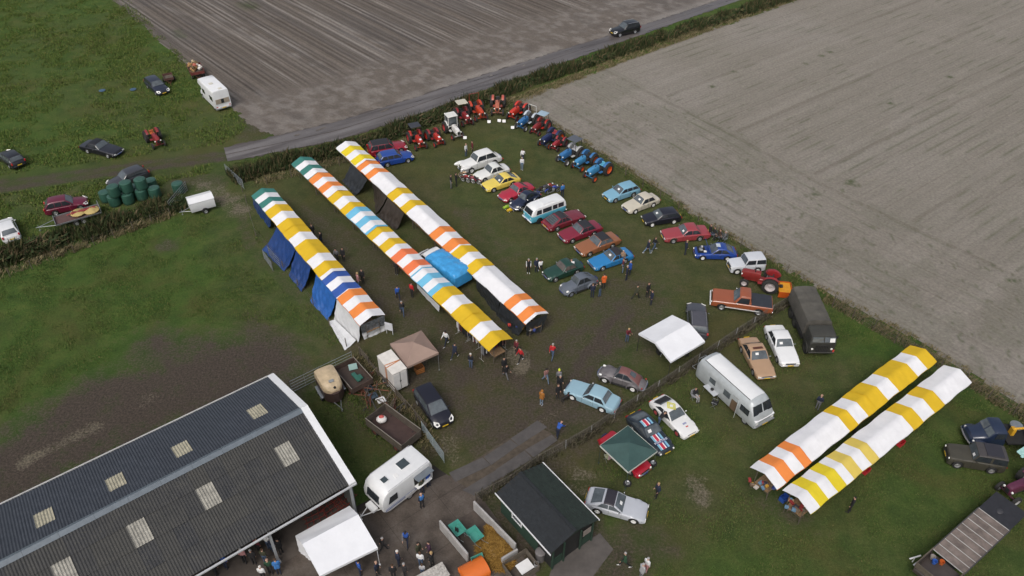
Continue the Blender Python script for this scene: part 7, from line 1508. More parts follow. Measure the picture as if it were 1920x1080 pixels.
person('person in white top and dark leggings near the clothes stall', 837, 647, -130, 'walk', 'white', 'navy', 'dk', 'long', shoe='white', group=VS); person('person in navy jacket with white shoes near the clothes stall', 853, 671, 60, 'stride', 'navy', 'navy', 'dk', shoe='white', group=VS); person('person in black jacket and jeans standing in front of the clothes stall', 883, 690, 80, 'stand', 'black', 'jeans', 'wh', group=VS)
person('person in black jacket and grey skirt walking past the clothes stall', 949, 709, -40, 'stride', 'black', 'grey', 'dk', group=VS); person('person in black directly behind the walker with grey skirt', 945, 698, -60, 'stand', 'black', 'black', 'dk', group=VS); person('person in red jacket and black trousers by the pale patch', 976, 678, -140, 'walk', 'red', 'black', 'dk', shoe='white', group=VS); person('person in dark red behind the red jacket by the pale patch', 968, 664, -120, 'point', 'dred', 'dark', 'gr', group=VS)
person('person in bright red jacket and jeans walking alone in the middle', 1035, 672, 70, 'walk', 'red', 'jeans', 'gr', group=VF); person('person in plaid shirt and jeans left of the black-clad group', 1023, 717, -60, 'walk', 'plaid', 'ljeans', 'dk', 'long', group=VF); person('person with fluorescent yellow cap behind the pale blue saloon', 1047, 720, 90, 'stand', 'grey', 'dark', 'dk', 'cap', hm=M((.55, .65, .03), .6), group=VF); person('person in black jacket in front of the yellow cap', 1049, 732, -60, 'pocket', 'black', 'black', 'gr', group=VF); person('person in dark clothes with the dog beside the pale blue saloon', 1045, 748, -50, 'stand', 'black', 'dark', 'br', sleeve='black', group=VF); person('person in ochre hooded jacket and light jeans', 1015, 759, 60, 'coat', 'ochre', 'ljeans', 'bl', 'hood', hm=cm('ochre'), shoe='white', group=VF)
person('person in blue jacket at the end of the slab path', 1045, 820, 50, 'bend', 'blue', 'navy', 'br', scale=1.0, group=VF)
person('person in navy standing right of the silver coupe', 1230, 933, 200, 'pocket', 'navy', 'black', 'bl', group=VF); person('person in green coat walking in front of the shed', 1170, 1062, 180, 'stride', 'green', 'black', 'gr', shoe='white', group=VF); person('person in white jacket at the bottom edge right of the shed', 1210, 1072, 40, 'stand', 'white', 'pink', 'gr', group=VF); person('person in grey jacket at the bottom edge right of the shed', 1201, 1084, 30, 'coat', 'lgrey', 'grey', 'gr', group=VF)
person('person in navy top and grey trousers beside the upper right stall row', 1531, 768, 60, 'pocket', 'navy', 'grey', 'bald', group=VF); person('person leaning into the white rally car', 1234, 799, 20, 'bend', 'black', 'jeans', 'br', group=VF); person('person in black near the low end of the right stall rows', 1591, 960, 150, 'stand', 'black', 'black', 'dk', group=VF); person('person standing in the gap between the two right stall rows', 1600, 815, 130, 'stand', 'dark', 'dark', 'wh', group=VF)
person('person in dark blue at the caravan serving hatch, farther one', 804, 912, 150, 'stand', 'blue', 'navy', 'br', group=VY); person('person in blue vest at the caravan serving hatch, nearer one', 792, 952, 130, 'stand', 'sky', 'black', 'bald', sleeve='navy', group=VY); person('person in teal top between the two at the caravan hatch', 792, 925, 140, 'stand', 'olive', 'navy', 'gr', group=VY)
person('person in blue anorak walking across the concrete yard', 763, 1021, -90, 'walk', 'blue', 'navy', 'dk', 'cap', sleeve='grey', group=VY); person('person in grey jacket right of the party tent leg', 719, 1034, 20, 'walk', 'dark', 'dark', 'gr', group=VY); person('person in dark coat right of the grey jacket', 748, 1060, 40, 'coat', 'navy', 'navy', 'wh', group=VY); person('person in olive parka with fur hood in the yard group', 786, 1044, -30, 'coat', 'olive', 'dark', 'dk', group=VY); person('person in purple black coat in the yard group', 806, 1042, 200, 'coat', 'purple', 'black', 'dk', group=VY); person('person in white top in the yard group', 790, 1063, 80, 'stand', 'white', 'jeans', 'br', 'long', group=VY); person('person with fair long hair in the yard group', 811, 1062, 150, 'stand', 'black', 'dark', 'bl', 'long', group=VY); person('child in pale teal at the bottom of the yard group', 793, 1079, 90, 'stand', 'lgrey', 'jeans', 'br', 'long', scale=.8, group=VY)
person('person in charcoal at the bottom edge beside the yard group', 760, 1082, 60, 'stand', 'dark', 'dark', 'gr', group=VY); person('person in black at the bottom edge, middle of the yard', 739, 1086, 100, 'stand', 'black', 'black', 'br', group=VY); person('person in navy with cap under the party tent edge', 676, 1078, 40, 'stand', 'blue', 'navy', 'dk', 'cap', group=VY); person('person in dark jacket by the party tent front leg', 709, 1079, -20, 'stand', 'navy', 'dark', 'bald', group=VY)
VB = 'visitors under the barn eave'
person('person in pale pink top under the barn eave', 460, 1056, 90, 'stand', 'pink', 'black', 'wh', group=VB); person('person in charcoal top right of the pink top under the eave', 478, 1058, 100, 'stand', 'dark', 'dark', 'gr', group=VB); person('person in olive and jeans under the barn eave', 499, 1056, 80, 'stand', 'olive', 'jeans', 'br', group=VB); person('person in bright blue jacket at the open barn front', 524, 1076, 110, 'coat', 'sky', 'navy', 'br', group=VB); person('person in green top at the open barn front', 509, 1076, 100, 'stand', 'green', 'dark', 'bald', group=VB); person('person in white at the bottom edge by the barn front', 496, 1088, 90, 'stand', 'white', 'dark', 'wh', group=VB); person('person in navy at the left of the barn front group', 425, 1066, 80, 'stand', 'blue', 'navy', 'dk', group=VB); person('person in black left of the navy one at the barn front', 406, 1078, 60, 'coat', 'black', 'black', 'dk', group=VB); person('person in white shirt deeper inside the barn', 506, 1030, 80, 'stand', 'white', 'jeans', 'br', group=VB); person('person in jeans deeper inside the barn beside the post', 515, 1036, 90, 'stand', 'navy', 'jeans', 'dk', group=VB); person('person in black beside the grey barn post', 528, 1038, 160, 'coat', 'black', 'black', 'dk', group=VB); person('person in dark red deeper inside the barn', 487, 1036, 70, 'stand', 'dred', 'dark', 'dk', group=VB)
# seated by the silver motorhome
def chair(label, u, v, rz, mat, loc=None, seat=None):
    p = G(u, v) if loc is None else Vector(loc); t = thing('folding_chair', label, 'chair', (p.x, p.y, 0), R(rz), 'folding chairs')
    MB().box((0, 0, .44), (.46, .48, .04), bev=.015).build('seat', mat, t); MB().box((-.26, 0, .70), (.04, .48, .44), bev=.015).build('backrest', mat, t)
    for s in (1, -1): MB().path([(.2, s*.24, 0), (-.24, s*.24, .62)], .014).build('leg', STEEL, t); MB().path([(-.2, s*.24, 0), (.2, s*.24, .62), (-.24, s*.24, .64)], .014).build('leg', STEEL, t)
    return t
chair('light folding chair under the seated visitor by the silver motorhome', 1301, 748, -60, M((.3, .3, .32), .6)); p = G(1301, 748); person('person in black top seated by the folding table', 0, 0, -60, 'sit', 'black', 'lgrey', 'br', group=VF, loc=(p.x, p.y, 0))
chair('empty dark folding chair beside the silver motorhome door', 1338, 762, 150, M((.015, .015, .018), .7))
p = G(1331, 742); t = thing('folding_table', 'white folding table beside the silver motorhome', 'table', (p.x, p.y, 0), R(-60)); MB().box((0, 0, .70), (1.3, .62, .04), bev=.015).build('table_top', M((.42, .44, .46), .4), t)
for sx in (-1, 1):
    for sy in (-1, 1): MB().tube((sx*.6, sy*.27, 0), (sx*.52, sy*.24, .69), .014, 5).build('leg', STEEL, t)
tag(MB().lathe([(.005, .0), (.13, .0), (.14, .09), (.05, .12), (.005, .12)], 14, 'Z').build('cooking_pot', DARK, None, (p.x+.05, p.y, .722)), 'dark pot standing on the white folding table', 'pot')
for k, (u, v, f, a, b, hh, lb) in enumerate(((1337, 446, 180, 'dark', 'jeans', 'dk', 'dark-clad person seated left of the group behind the red saloon'), (1347, 450, 190, 'brown', 'dark', 'br', 'brown-clad person seated in the middle behind the red saloon'), (1357, 453, 170, 'grey', 'dark', 'gr', 'grey-clad person seated on the right behind the red saloon'))):
    p = G(u, v); chair('camping chair ' + ('left', 'centre', 'right')[k] + ' of three behind the red saloon', u, v, f, M((.10, .12, .13), .6)); person(lb, 0, 0, f, 'sit', a, b, hh, group=VF, loc=(p.x, p.y, 0))
# dog
p = G(1059, 752); t = thing('dog', 'black dog on the trodden grass beside the pale blue saloon', 'dog', (p.x, p.y, 0), R(40)); mb = MB()
for a, b, ra, rb in (((-.28, 0, .46), (.22, 0, .46), .105, .135), ((.22, 0, .50), (.36, 0, .66), .09, .065), ((.38, 0, .70), (.42, 0, .70), .075, .07), ((.44, 0, .68), (.56, 0, .65), .045, .034), ((-.32, 0, .50), (-.52, 0, .62), .028, .015), ((.20, .08, .44), (.20, .09, .22), .055, .036), ((.20, .09, .22), (.22, .09, .02), .034, .028), ((.20, -.08, .44), (.18, -.09, .22), .055, .036), ((.18, -.09, .22), (.18, -.09, .02), .034, .028), ((-.26, .08, .44), (-.20, .09, .27), .075, .045), ((-.20, .09, .27), (-.31, .09, .16), .042, .03), ((-.31, .09, .16), (-.28, .09, .02), .03, .026), ((-.26, -.08, .44), (-.22, -.09, .27), .075, .045), ((-.22, -.09, .27), (-.33, -.09, .16), .042, .03), ((-.33, -.09, .16), (-.30, -.09, .02), .03, .026), ((.36, .06, .75), (.33, .09, .68), .028, .018), ((.36, -.06, .75), (.33, -.09, .68), .028, .018)): mb.tube(a, b, ra, 8, rb); mb.ell(a, (ra,)*3, 8, 6); mb.ell(b, (rb,)*3, 8, 6)
o = mb.build('dog_raw', DARK); md = o.modifiers.new('r', 'REMESH'); md.mode = 'VOXEL'; md.voxel_size = .02; dg = bpy.context.evaluated_depsgraph_get(); dg.update(); m2 = bpy.data.meshes.new_from_object(o.evaluated_get(dg)); bpy.data.objects.remove(o); m2.materials.clear(); m2.materials.append(M((.015, .013, .012), .7, 0, 0, .2)); put('body', m2, t); MB().lathe([(.082, -.015), (.088, 0), (.082, .015)], 12, 'X', (.28, 0, .56)).build('collar', M(CC['red'], .6), t)
# ================================================================ BALES, GATES, FENCES, YARD
BALE = M((.030, .085, .062), .32, 0, .2, .18, 3, .3, 9)
def bale_mesh():
    m = MB(); m.lathe([(.01, 0), (.55, .0), (.61, .06), (.63, .3), (.625, .62), (.635, .9), (.60, 1.14), (.50, 1.20), (.25, 1.215), (.01, 1.20)], 22, 'Z'); return m.mesh('wrapped_bale', BALE, 50)
bm_ = bale_mesh()
z2 = lambda x, y: (x/4, 240+y/4)
BL_ = [(806, 545, 0, 'leftmost of the lower layer, half hidden by the reeds'), (870, 575, 0, 'second from left in the lower layer at the reeds'), (972, 560, 0, 'third from left in the lower layer at the reeds'), (1075, 530, 0, 'fourth from left in the lower layer at the reeds'), (1172, 515, 0, 'right end of the lower layer'), (1145, 455, 0, 'behind the right end of the stack'), (1347, 480, 0, 'standing alone right of the stack'),
       (866, 505, 1.2, 'left one on top of the stack'), (960, 475, 1.2, 'middle one on top of the stack'), (1068, 450, 1.2, 'right one on top of the stack'), (905, 520, 0, 'hidden in the second line of the stack, left'), (1010, 505, 0, 'hidden in the second line of the stack, right')]
for x, y, z, lb in BL_:
    u, v = z2(x, y)
    p = G(u, v, z); tag(put('wrapped_bale', bm_, None, (p.x, p.y, z), rnd.uniform(0, 6)), 'dark green wrapped bale, '+lb, 'bale', 'wrapped bales')
def gate(label, a, b, h=1.15, rails=5, mat=STEEL, mesh=False, z0=.12, name='farm_gate', cat='gate', group=None):
    A, B = Vector(a), Vector(b); d = B-A; L = d.length; t = thing(name, label, cat, (A.x, A.y, 0), math.atan2(d.y, d.x), group)
    for x in (0, L): MB().tube((x, 0, z0), (x, 0, h+.05), .025, 6).build('upright', mat, t)
    for k in range(rails): z = lerp(z0+.05, h, k/(rails-1)); MB().tube((0, 0, z), (L, 0, z), .022, 6).build('rail', mat, t)
    for k in range(1, max(2, int(L/1.3))): x = L*k/max(2, int(L/1.3)); MB().tube((x, 0, z0), (x, 0, h), .016, 5).build('brace', mat, t)
    for x in (0, L): MB().tube((x, 0, 0), (x, 0, z0+.02), .02, 5).build('foot', mat, t)
    return t
gate('galvanised field gate leaning open left of the white box trailer', G(320, 396), G(352, 358), 1.2, 5); gate('galvanised field gate at the end of the concrete road by the reeds', G(425, 325), G(458, 355), 1.2, 6, M((.30, .33, .35), .45, .4))
gate('galvanised barred fence behind the horse trailer, left length', G(548, 738), G(600, 712), 1.4, 5, group='fence lengths behind the horse trailer'); gate('galvanised barred fence behind the horse trailer, right length', G(602, 711), G(662, 682), 1.4, 5, group='fence lengths behind the horse trailer'); gate('galvanised barred gate standing open beside the black people carrier', G(792, 810), G(833, 868), 1.2, 6, M((.36, .42, .43), .4, .4))
gate('loose galvanised hurdle leaning at the blue tarps', G(496, 486), G(512, 508), 1.1, 6)
gate('crowd barrier panel beside the loose hurdle at the blue tarps', G(506, 480), G(526, 502), 1.1, 4)
def fence(label, pts, n, h=1.1, pm=OLDWOOD, wires=3, r=.045, name='wire_fence', net=0.):
    P = [G(*p) for p in pts]; t = thing(name, label, 'fence', (P[0].x, P[0].y, 0)); O = Vector((P[0].x, P[0].y, 0)); seg = [(b-a).length for a, b in zip(P, P[1:])]; T = sum(seg); pos = []
    for k in range(n+1):
        s = T*k/n
        for i, q in enumerate(seg):
            if s <= q+1e-6: pos.append(P[i].lerp(P[i+1], s/q)-O); break
            s -= q
    for k, p in enumerate(pos):
        mb = MB(); tl = Vector((rnd.uniform(-.05, .05), rnd.uniform(-.05, .05), 0)); mb.tube(p, p+tl+Vector((0, 0, h*rnd.uniform(.92, 1.08))), r, 6, r*.9); mb.build('post', pm, t)
    for w_ in range(wires):
        z = h*(.35+.6*w_/max(1, wires-1)); mb = MB()
        for a, b in zip(pos, pos[1:]): mb.tube(a+Vector((0, 0, z)), b+Vector((0, 0, z)), .006, 3, cap=False)
        mb.build('wire', M((.22, .2, .18), .6, .3), t)
    if net:
        mb = MB(); zs_ = [h*k/6+.04 for k in range(7)]
        for a, b in zip(pos, pos[1:]):
            for z in zs_: mb.tube(a+Vector((0, 0, z)), b+Vector((0, 0, z)), .008, 3, cap=False)
            m = int((b-a).length/net)
            for k in range(m): q = a.lerp(b, k/m); mb.tube(q+Vector((0, 0, .03)), q+Vector((0, 0, h)), .008, 3, cap=False)
        o = mb.build('netting', M((.10, .09, .075), .8), t); o['kind'] = 'stuff'
    return t
fence('wire fence on wooden posts along the stubble field behind the tractors', [(1010, 222), (1125, 300), (1290, 404), (1420, 480), (1475, 512)], 14, 1.1)
fence('wire fence on wooden posts past the army truck along the stubble field', [(1560, 575), (1640, 622), (1760, 693), (1920, 790), (2000, 840)], 10, 1.2, net=.25)
fence('netting fence with dead grass dividing show field and lower paddock', [(1478, 568), (1380, 630), (1255, 715), (1165, 775), (1090, 825), (1010, 868)], 12, 1.0, M((.32, .32, .31), .7), 2, .03, net=.18)
fence('netting fence between slab path and shed', [(1010, 868), (960, 905), (893, 940)], 4, 1.0, OLDWOOD, 2, .04, net=.18)
fence('wire fence along the muddy paddock behind the left reed bank', [(20, 520), (150, 470), (230, 440), (320, 405)], 8, 1.0)
fence('wire fence at the far ends of the stall rows', [(455, 360), (520, 340), (640, 310), (760, 275)], 7, 1.0)
fence('wire fence on posts beside the left stall row and blue tarps', [(462, 380), (478, 440), (545, 520), (650, 650)], 8, 1.0)
blades('dead_grass', 'dead grass along the netting fence across the show field', [G(*p) for p in ((1478, 568), (1380, 630), (1255, 715), (1165, 775), (1090, 825), (1010, 868), (900, 935))], .8, .62, 260, isl_mat([(0, (.045, .042, .026)), (.4, (.085, .075, .05)), (.8, (.13, .115, .08)), (1, (.05, .06, .02))]), .05, .5, seed=31)
# ---------------------------------------------------------------- rusty wagons and scrap by the horse trailer
def wagon(label, a, b, wid, h, floor, side, rails=2):
    A, B = G(*a, .8), G(*b, .8); c = (A+B)/2; L = (B-A).length; t = thing('farm_wagon', label, 'wagon', (c.x, c.y, 0), math.atan2((B-A).y, (B-A).x)); hw = wid/2
    MB().box((0, 0, .62), (L, wid, .06)).build('floor', floor, t)
    for s in (1, -1):
        for k in range(rails): MB().box((0, s*hw, .76+.26*k), (L, .04, .24)).build('side_board', side, t)
        for k in range(rails): MB().box((s*L/2, 0, .76+.26*k), (.04, wid-.05, .24)).build('end_board', side, t)
        MB().box((0, s*hw, .66+.26*rails), (L+.04, .06, .03)).build('top_rail', M((.20, .18, .15), .7), t)
    axle_wheels(t, (-L*.3, L*.3), hw-.15, .33, .18, RUST); MB().box((0, 0, .45), (L*.9, .5, .2)).build('chassis', RUST, t); return t
wagon('empty rusty brown wagon with open top beside the caravan', (705, 780), (772, 830), 2.0, .8, M((.055, .032, .028), .75, 0, 0, .25, 2), M((.085, .070, .055), .8, 0, 0, .3, 3), 3); wagon('old wagon with green machine parts inside beside the horse trailer', (645, 685), (680, 725), 1.9, .8, M((.05, .035, .028), .8), M((.07, .045, .035), .8, 0, 0, .3), 2)
p = G(668, 708, .75); tag(MB().box((0, 0, .1), (1.1, .35, .2), bev=.05).box((.2, .25, .12), (.5, .3, .2), bev=.04).tube((-.5, 0, .1), (.6, .3, .3), .05, 6).build('green_machine', M((.03, .12, .09), .5), None, (p.x, p.y, .72), R(-50)), 'green machine part lying in the old wagon', 'machine'); p = G(662, 690, .75); tag(MB().slab([(-.35, -.2, .02), (.35, -.2, .02), (.35, .2, .3), (-.35, .2, .3)], (0, 0, .03)).build('pale_panel', M((.20, .32, .30), .4), None, (p.x, p.y, .72), R(20)), 'pale green panel lying in the old wagon', 'panel')
g = random.Random(11)
SCR = [RUST, M((.10, .045, .03), .7), OLDWOOD, M((.05, .05, .05), .7), M((.16, .06, .035), .7)]
for k in range(44):
    u, v = 672+g.uniform(0, 78), 728+g.uniform(-22, 60)
    u = lerp(672, 745, g.random()); v = lerp(728, 775, (u-672)/73)+g.uniform(-24, 16); p = G(u, v); L = g.uniform(.7, 2.2); a = g.uniform(0, 3.14); zz = g.uniform(.05, .7)
    o = MB().tube((-L/2, 0, zz*.4), (L/2, 0, zz), g.uniform(.025, .05), 6).tube((0, 0, .02), (0, .3, zz), .025, 5).build('scrap_bar', SCR[k % 5], None, (p.x, p.y, .02), a); tag(o, 'rusty iron bar in the scrap heap between the two wagons', 'scrap', 'scrap heap by the wagons')
for u, v, c_, lb in ((712, 748, (.6, .6, .6), 'white plastic frame lying on the scrap heap'), (697, 740, (.04, .06, .08), 'dark plastic tub on the scrap heap'), (688, 726, (.03, .035, .045), 'black sheet on the scrap heap')):
    p = G(u, v, .4); tag(MB().box((0, 0, 0), (.7, .12, .08), bev=.02).box((.3, -.25, 0), (.12, .6, .08), bev=.02).box((0, -.2, -.15), (.5, .4, .08), bev=.02).build('scrap_piece', M(c_, .5), None, (p.x, p.y, .5), R(30)), lb, 'scrap')
p = G(716, 790, .7); tag(MB().ell((0, 0, 0), (.42, .36, .26), 14, 8).ell((.0, .05, .20), (.22, .2, .12), 10, 6, 1).build('feed_sack', [M((.62, .60, .58), .6, 0, 0, .1), M((.45, .08, .07), .6)], None, (p.x, p.y, .95)), 'white sack with red print on the wagon edge', 'sack')
blades('weeds', 'dead weeds growing along the scrap heap and wagons', [G(*p) for p in ((668, 668), (700, 715), (745, 760), (790, 805), (815, 850))], 1.6, .5, 70, DRYG, .05, .8, seed=33)
blades('weeds', 'weeds under the wagons and horse trailer', [G(*p) for p in ((600, 745), (660, 740), (700, 800), (745, 850))], 1.6, .35, 60, TUFT, .05, .8, seed=34)
# wooden table under the beige gazebo, boat of small things
p = G(786, 690, .4); t = thing('wooden_crate', 'orange brown wooden crate at the beige gazebo', 'crate', (p.x, p.y, 0), R(30)); OW = M((.28, .11, .03), .6)
for k in range(3): MB().box((0, .3, .12+.2*k), (.7, .03, .14)).build('slat', OW, t); MB().box((0, -.3, .12+.2*k), (.7, .03, .14)).build('slat', OW, t); MB().box((.35, 0, .12+.2*k), (.03, .6, .14)).build('slat', OW, t); MB().box((-.35, 0, .12+.2*k), (.03, .6, .14)).build('slat', OW, t)
# clothes racks at the near end of the middle row
def rack(label, u, v, rz, g):
    p = G(u, v); t = thing('clothes_rack', label, 'clothes rack', (p.x, p.y, 0), R(rz), 'clothes racks at the market'); MB().path([(-.7, 0, .05), (-.7, 0, 1.6), (.7, 0, 1.6), (.7, 0, .05)], .018).path([(-.7, -.3, .04), (-.7, .3, .04)], .018).path([(.7, -.3, .04), (.7, .3, .04)], .018).build('rack_frame', M((.5, .5, .5), .4, .5), t)
    for k in range(9):
        x = -.6+.15*k; cc = g.choice(['black', 'navy', 'dred', 'white', 'grey', 'dark', 'plaid', 'jeans']); hh = g.uniform(.6, 1.0); w_ = .21
        MB().slab([(x, -w_, 1.45), (x, 0, 1.56), (x, w_, 1.45), (x, w_*.9, 1.5-hh), (x, -w_*.9, 1.5-hh)], (.06, 0, 0)).build('garment', cm(cc), t)
g = random.Random(5)
rack('clothes rack under the front corner of the middle row', 915, 668, 40, g); rack('clothes rack left of the front corner of the middle row', 888, 645, -50, g); rack('clothes rack farther along the middle row', 868, 632, -50, g); rack('clothes rack with white garments at the gable of the middle row', 935, 660, 40, g)
# goods on the stall ends
GC = ['303f7a', 'a83a30', 'c8c8c4', '4a6aa0', 'b09070', '706050', 'd0a040', '8a3030', '3a3a44', 'b8b0a8', '60809a']
GN = dict(zip(GC, ['dark blue', 'red', 'white', 'mid blue', 'tan', 'brown', 'yellow', 'dark red', 'black', 'pale grey', 'grey blue'])); ORD = ['first', 'second', 'third', 'fourth', 'fifth', 'sixth', 'seventh', 'eighth', 'ninth', 'tenth', 'eleventh', 'twelfth']
def goods(where, pts, n, z, seed, span=.9):
    g = random.Random(seed); A, B = G(*pts[0], z), G(*pts[1], z)
    for k in range(n):
        f = (k+.5)/n; p = A.lerp(B, f)+Vector((g.uniform(-span, span)*.5, g.uniform(-span, span)*.5, 0)); s = (g.uniform(.18, .4), g.uniform(.15, .32), g.uniform(.08, .22)); c_ = g.choice(GC)
        mb = MB(); mb.box((0, 0, s[2]/2), s, bev=.015); mb.box((0, 0, s[2]+.01), (s[0]*.7, s[1]*.6, .03), bev=.008)
        tag(mb.build('goods_box', M(c_, .6, 0, 0, .2), None, (p.x, p.y, z), g.uniform(0, 3)), GN[c_]+' box of goods, '+ORD[k]+' along '+where, 'goods', 'goods on '+where)
goods('the upper right row end counter', (z5(110, 850), z5(215, 880)), 12, .84, 1); goods('the lower right row end counter', (z5(300, 970), z5(390, 1010)), 12, .84, 2, .8)
for k, (u, v, zz, lb) in enumerate(((z5(290, 925)+(.4, 'blue crate at the front corner of the lower right stall row')), (z5(975, 615)+(.0, 'red crate on the grass below the plain white stall')), (z5(768, 778)+(.0, 'small red crate on the grass below the pale yellow stall')))):
    p = G(u, v, zz); t = thing('plastic_crate', lb, 'crate', (p.x, p.y, 0), R(35)); cc = M((.02, .07, .30) if k == 0 else (.42, .02, .03), .5)
    for s in (1, -1): MB().box((0, s*.2, .22), (.6, .02, .4)).build('side', cc, t); MB().box((s*.3, 0, .22), (.02, .4, .4)).build('side', cc, t)
    MB().box((0, 0, .03), (.6, .4, .03)).build('base', cc, t)
goods('the dark mesh stall counter', (z8(830, 810), z8(1020, 850)), 8, .84, 3, .6); goods('the clear plastic stall counter', (z7(700, 900), z7(800, 930)), 7, .84, 4, .6)
p = G(*z7(905, 905), 1.2); tag(MB().box((0, 0, .95), (.75, .03, .85)).box((-.3, .05, .5), (.04, .04, 1.0)).box((.3, .05, .5), (.04, .04, 1.0)).build('white_board', M((.62, .64, .68), .4), None, (p.x, p.y, 0), R(-20)), 'white board standing at the near end of the left row', 'board')
p = G(1140, 862); t = thing('folding_chair', 'folding chair with striped cloth left of the green gazebo', 'chair', (p.x, p.y, 0), R(120)); MB().box((0, 0, .42), (.5, .5, .04), bev=.015).build('seat', M((.32, .34, .20), .7, 0, 0, .4, 8), t); MB().box((-.28, 0, .68), (.06, .5, .5), bev=.02).build('backrest', M((.36, .24, .26), .7, 0, 0, .4, 8), t)
for s in (1, -1): MB().path([(.22, s*.26, 0), (-.24, s*.26, .62), (.22, s*.26, .62), (-.22, s*.26, 0)], .014).build('leg', STEEL, t)
for u, v, lb in ((1224, 870, 'spare wheel lying at the right corner of the green gazebo'), (1176, 908, 'weight plate at the foot of the front gazebo leg')):
    p = G(u, v); o = put('spare_wheel', wheel_mesh(.30, .18, SIL)[0], None, (p.x, p.y, .095)); o.rotation_euler = (R(90), 0, 0); put('rim', wheel_mesh(.30, .18, SIL)[1], o); tag(o, lb, 'wheel')
for u, v, c_, lb in ((950, 391, (.25, .40, .03), 'small green toy car on the grass by the camper van'), (957, 396, (.60, .38, .02), 'small yellow toy car on the grass by the camper van')):
    p = G(u, v); t = thing('pedal_car', lb, 'toy', (p.x, p.y, 0), R(210)); ring_body(t, 'body', [(x, [(.01, .10), (.15, .10), (.17, .18), (.15, z), (.01, z+.02)]) for x, z in ((.4, .2), (.35, .27), (.1, .3), (.02, .36), (-.3, .34), (-.4, .2))], paint(c_))
    for x in (.24, -.24):
        for s in (1, -1): add_wheel(t, x, s*.17, .09, .05, RWHITE)
# ---------------------------------------------------------------- silage bay with straw, wheelbarrows
z8b = lambda x, y: (800+x/7.2, 930+y/7.2)
CW = M((.34, .33, .32), .8, 0, 0, .22, 1.5, .3)
def panelwall(label, a, b, h=1.05, n=3):
    A, B = G(*a), G(*b); d = B-A; L = d.length; t = thing('concrete_wall', label, 'wall', (A.x, A.y, 0), math.atan2(d.y, d.x))
    m = MB().box((L/n/2, 0, h/2), (L/n-.012, .14, h), bev=.015).mesh('panel', CW)
    for k in range(n): put('panel', m, t, (k*L/n, 0, rnd.uniform(-.012, .012)))
panelwall('low concrete panel wall on the yard side of the straw heap', z8b(185, 440), z8b(560, 890), 1.0, 3); panelwall('concrete panel wall between the straw heap and the shed', z8b(640, 180), z8b(1200, 760), 1.0, 4); panelwall('short concrete end wall behind the straw heap', z8b(1225, 800), z8b(1010, 930), .8, 1)
mb = MB(); sp_ = [G(*z8b(*p)) for p in ((200, 440), (640, 200), (1240, 790), (900, 1080), (560, 900))]; mb.prism([(p.x, p.y) for p in sp_], -.02, .045); tag(mb.build('bay_floor', M((.055, .042, .034), .8, 0, 0, .35, 2, .4), None), kind='structure')
STRAW = isl_mat([(0, (.12, .06, .012)), (.5, (.22, .12, .025)), (1, (.33, .20, .05))])
def heap(label, c, rx, ry, hz, rz, n, seed):
    C = G(*c); t = thing('straw_heap', label, 'straw', (C.x, C.y, 0), rz); g = np.random.default_rng(seed); V, F = grid_mesh(-rx, rx, -ry, ry, .09); q = np.sqrt((V[:, 0]/rx)**2+(V[:, 1]/ry)**2); V[:, 2] = np.clip(hz*np.clip(1-q**1.6, 0, 1)*(.5+fbm(V[:, 0]*2+seed, V[:, 1]*2, 3))+(fbm(V[:, 0]*7, V[:, 1]*7, 2)-.5)*.12*np.clip(1-q, 0, 1)*4, -.05, 2)+.03
    F = F[q[F].max(1) < 1.0]; put('mound', npmesh('mound', V, F, M((.20, .115, .03), .9, 0, 0, .35, 5, .8, 14), smooth=True), t)
    th = g.random(n)*6.283; r = np.sqrt(g.random(n)); x, y = rx*r*np.cos(th), ry*r*np.sin(th); z = hz*np.clip(1-r**1.6, 0, 1)*(.5+fbm(x*2+seed, y*2, 3))+.05; an = g.random(n)*6.283; l = .10+.16*g.random(n); dz = g.normal(0, .06, n); w_ = .012; dx, dy = np.cos(an)*l, np.sin(an)*l; nx, ny = -np.sin(an)*w_, np.cos(an)*w_
    Vv = np.stack([np.stack([x-dx-nx, y-dy-ny, z-dz], 1), np.stack([x-dx+nx, y-dy+ny, z-dz], 1), np.stack([x+dx+nx, y+dy+ny, z+dz+.02], 1), np.stack([x+dx-nx, y+dy-ny, z+dz+.02], 1)], 1).reshape(-1, 3); i = np.arange(n)*4
    o = put('straw', npmesh('straw', Vv, np.stack([i, i+1, i+2, i+3], 1), STRAW), t); o['kind'] = 'stuff'
heap('large heap of orange brown straw manure in the concrete bay', z8b(930, 760), 1.55, 1.15, .55, R(-52), 5000, 1); heap('small pile of straw against the bay wall', z8b(880, 480), .55, .38, .25, R(-52), 900, 2)
GRB = M((.06, .27, .22), .45, 0, .1, .12)
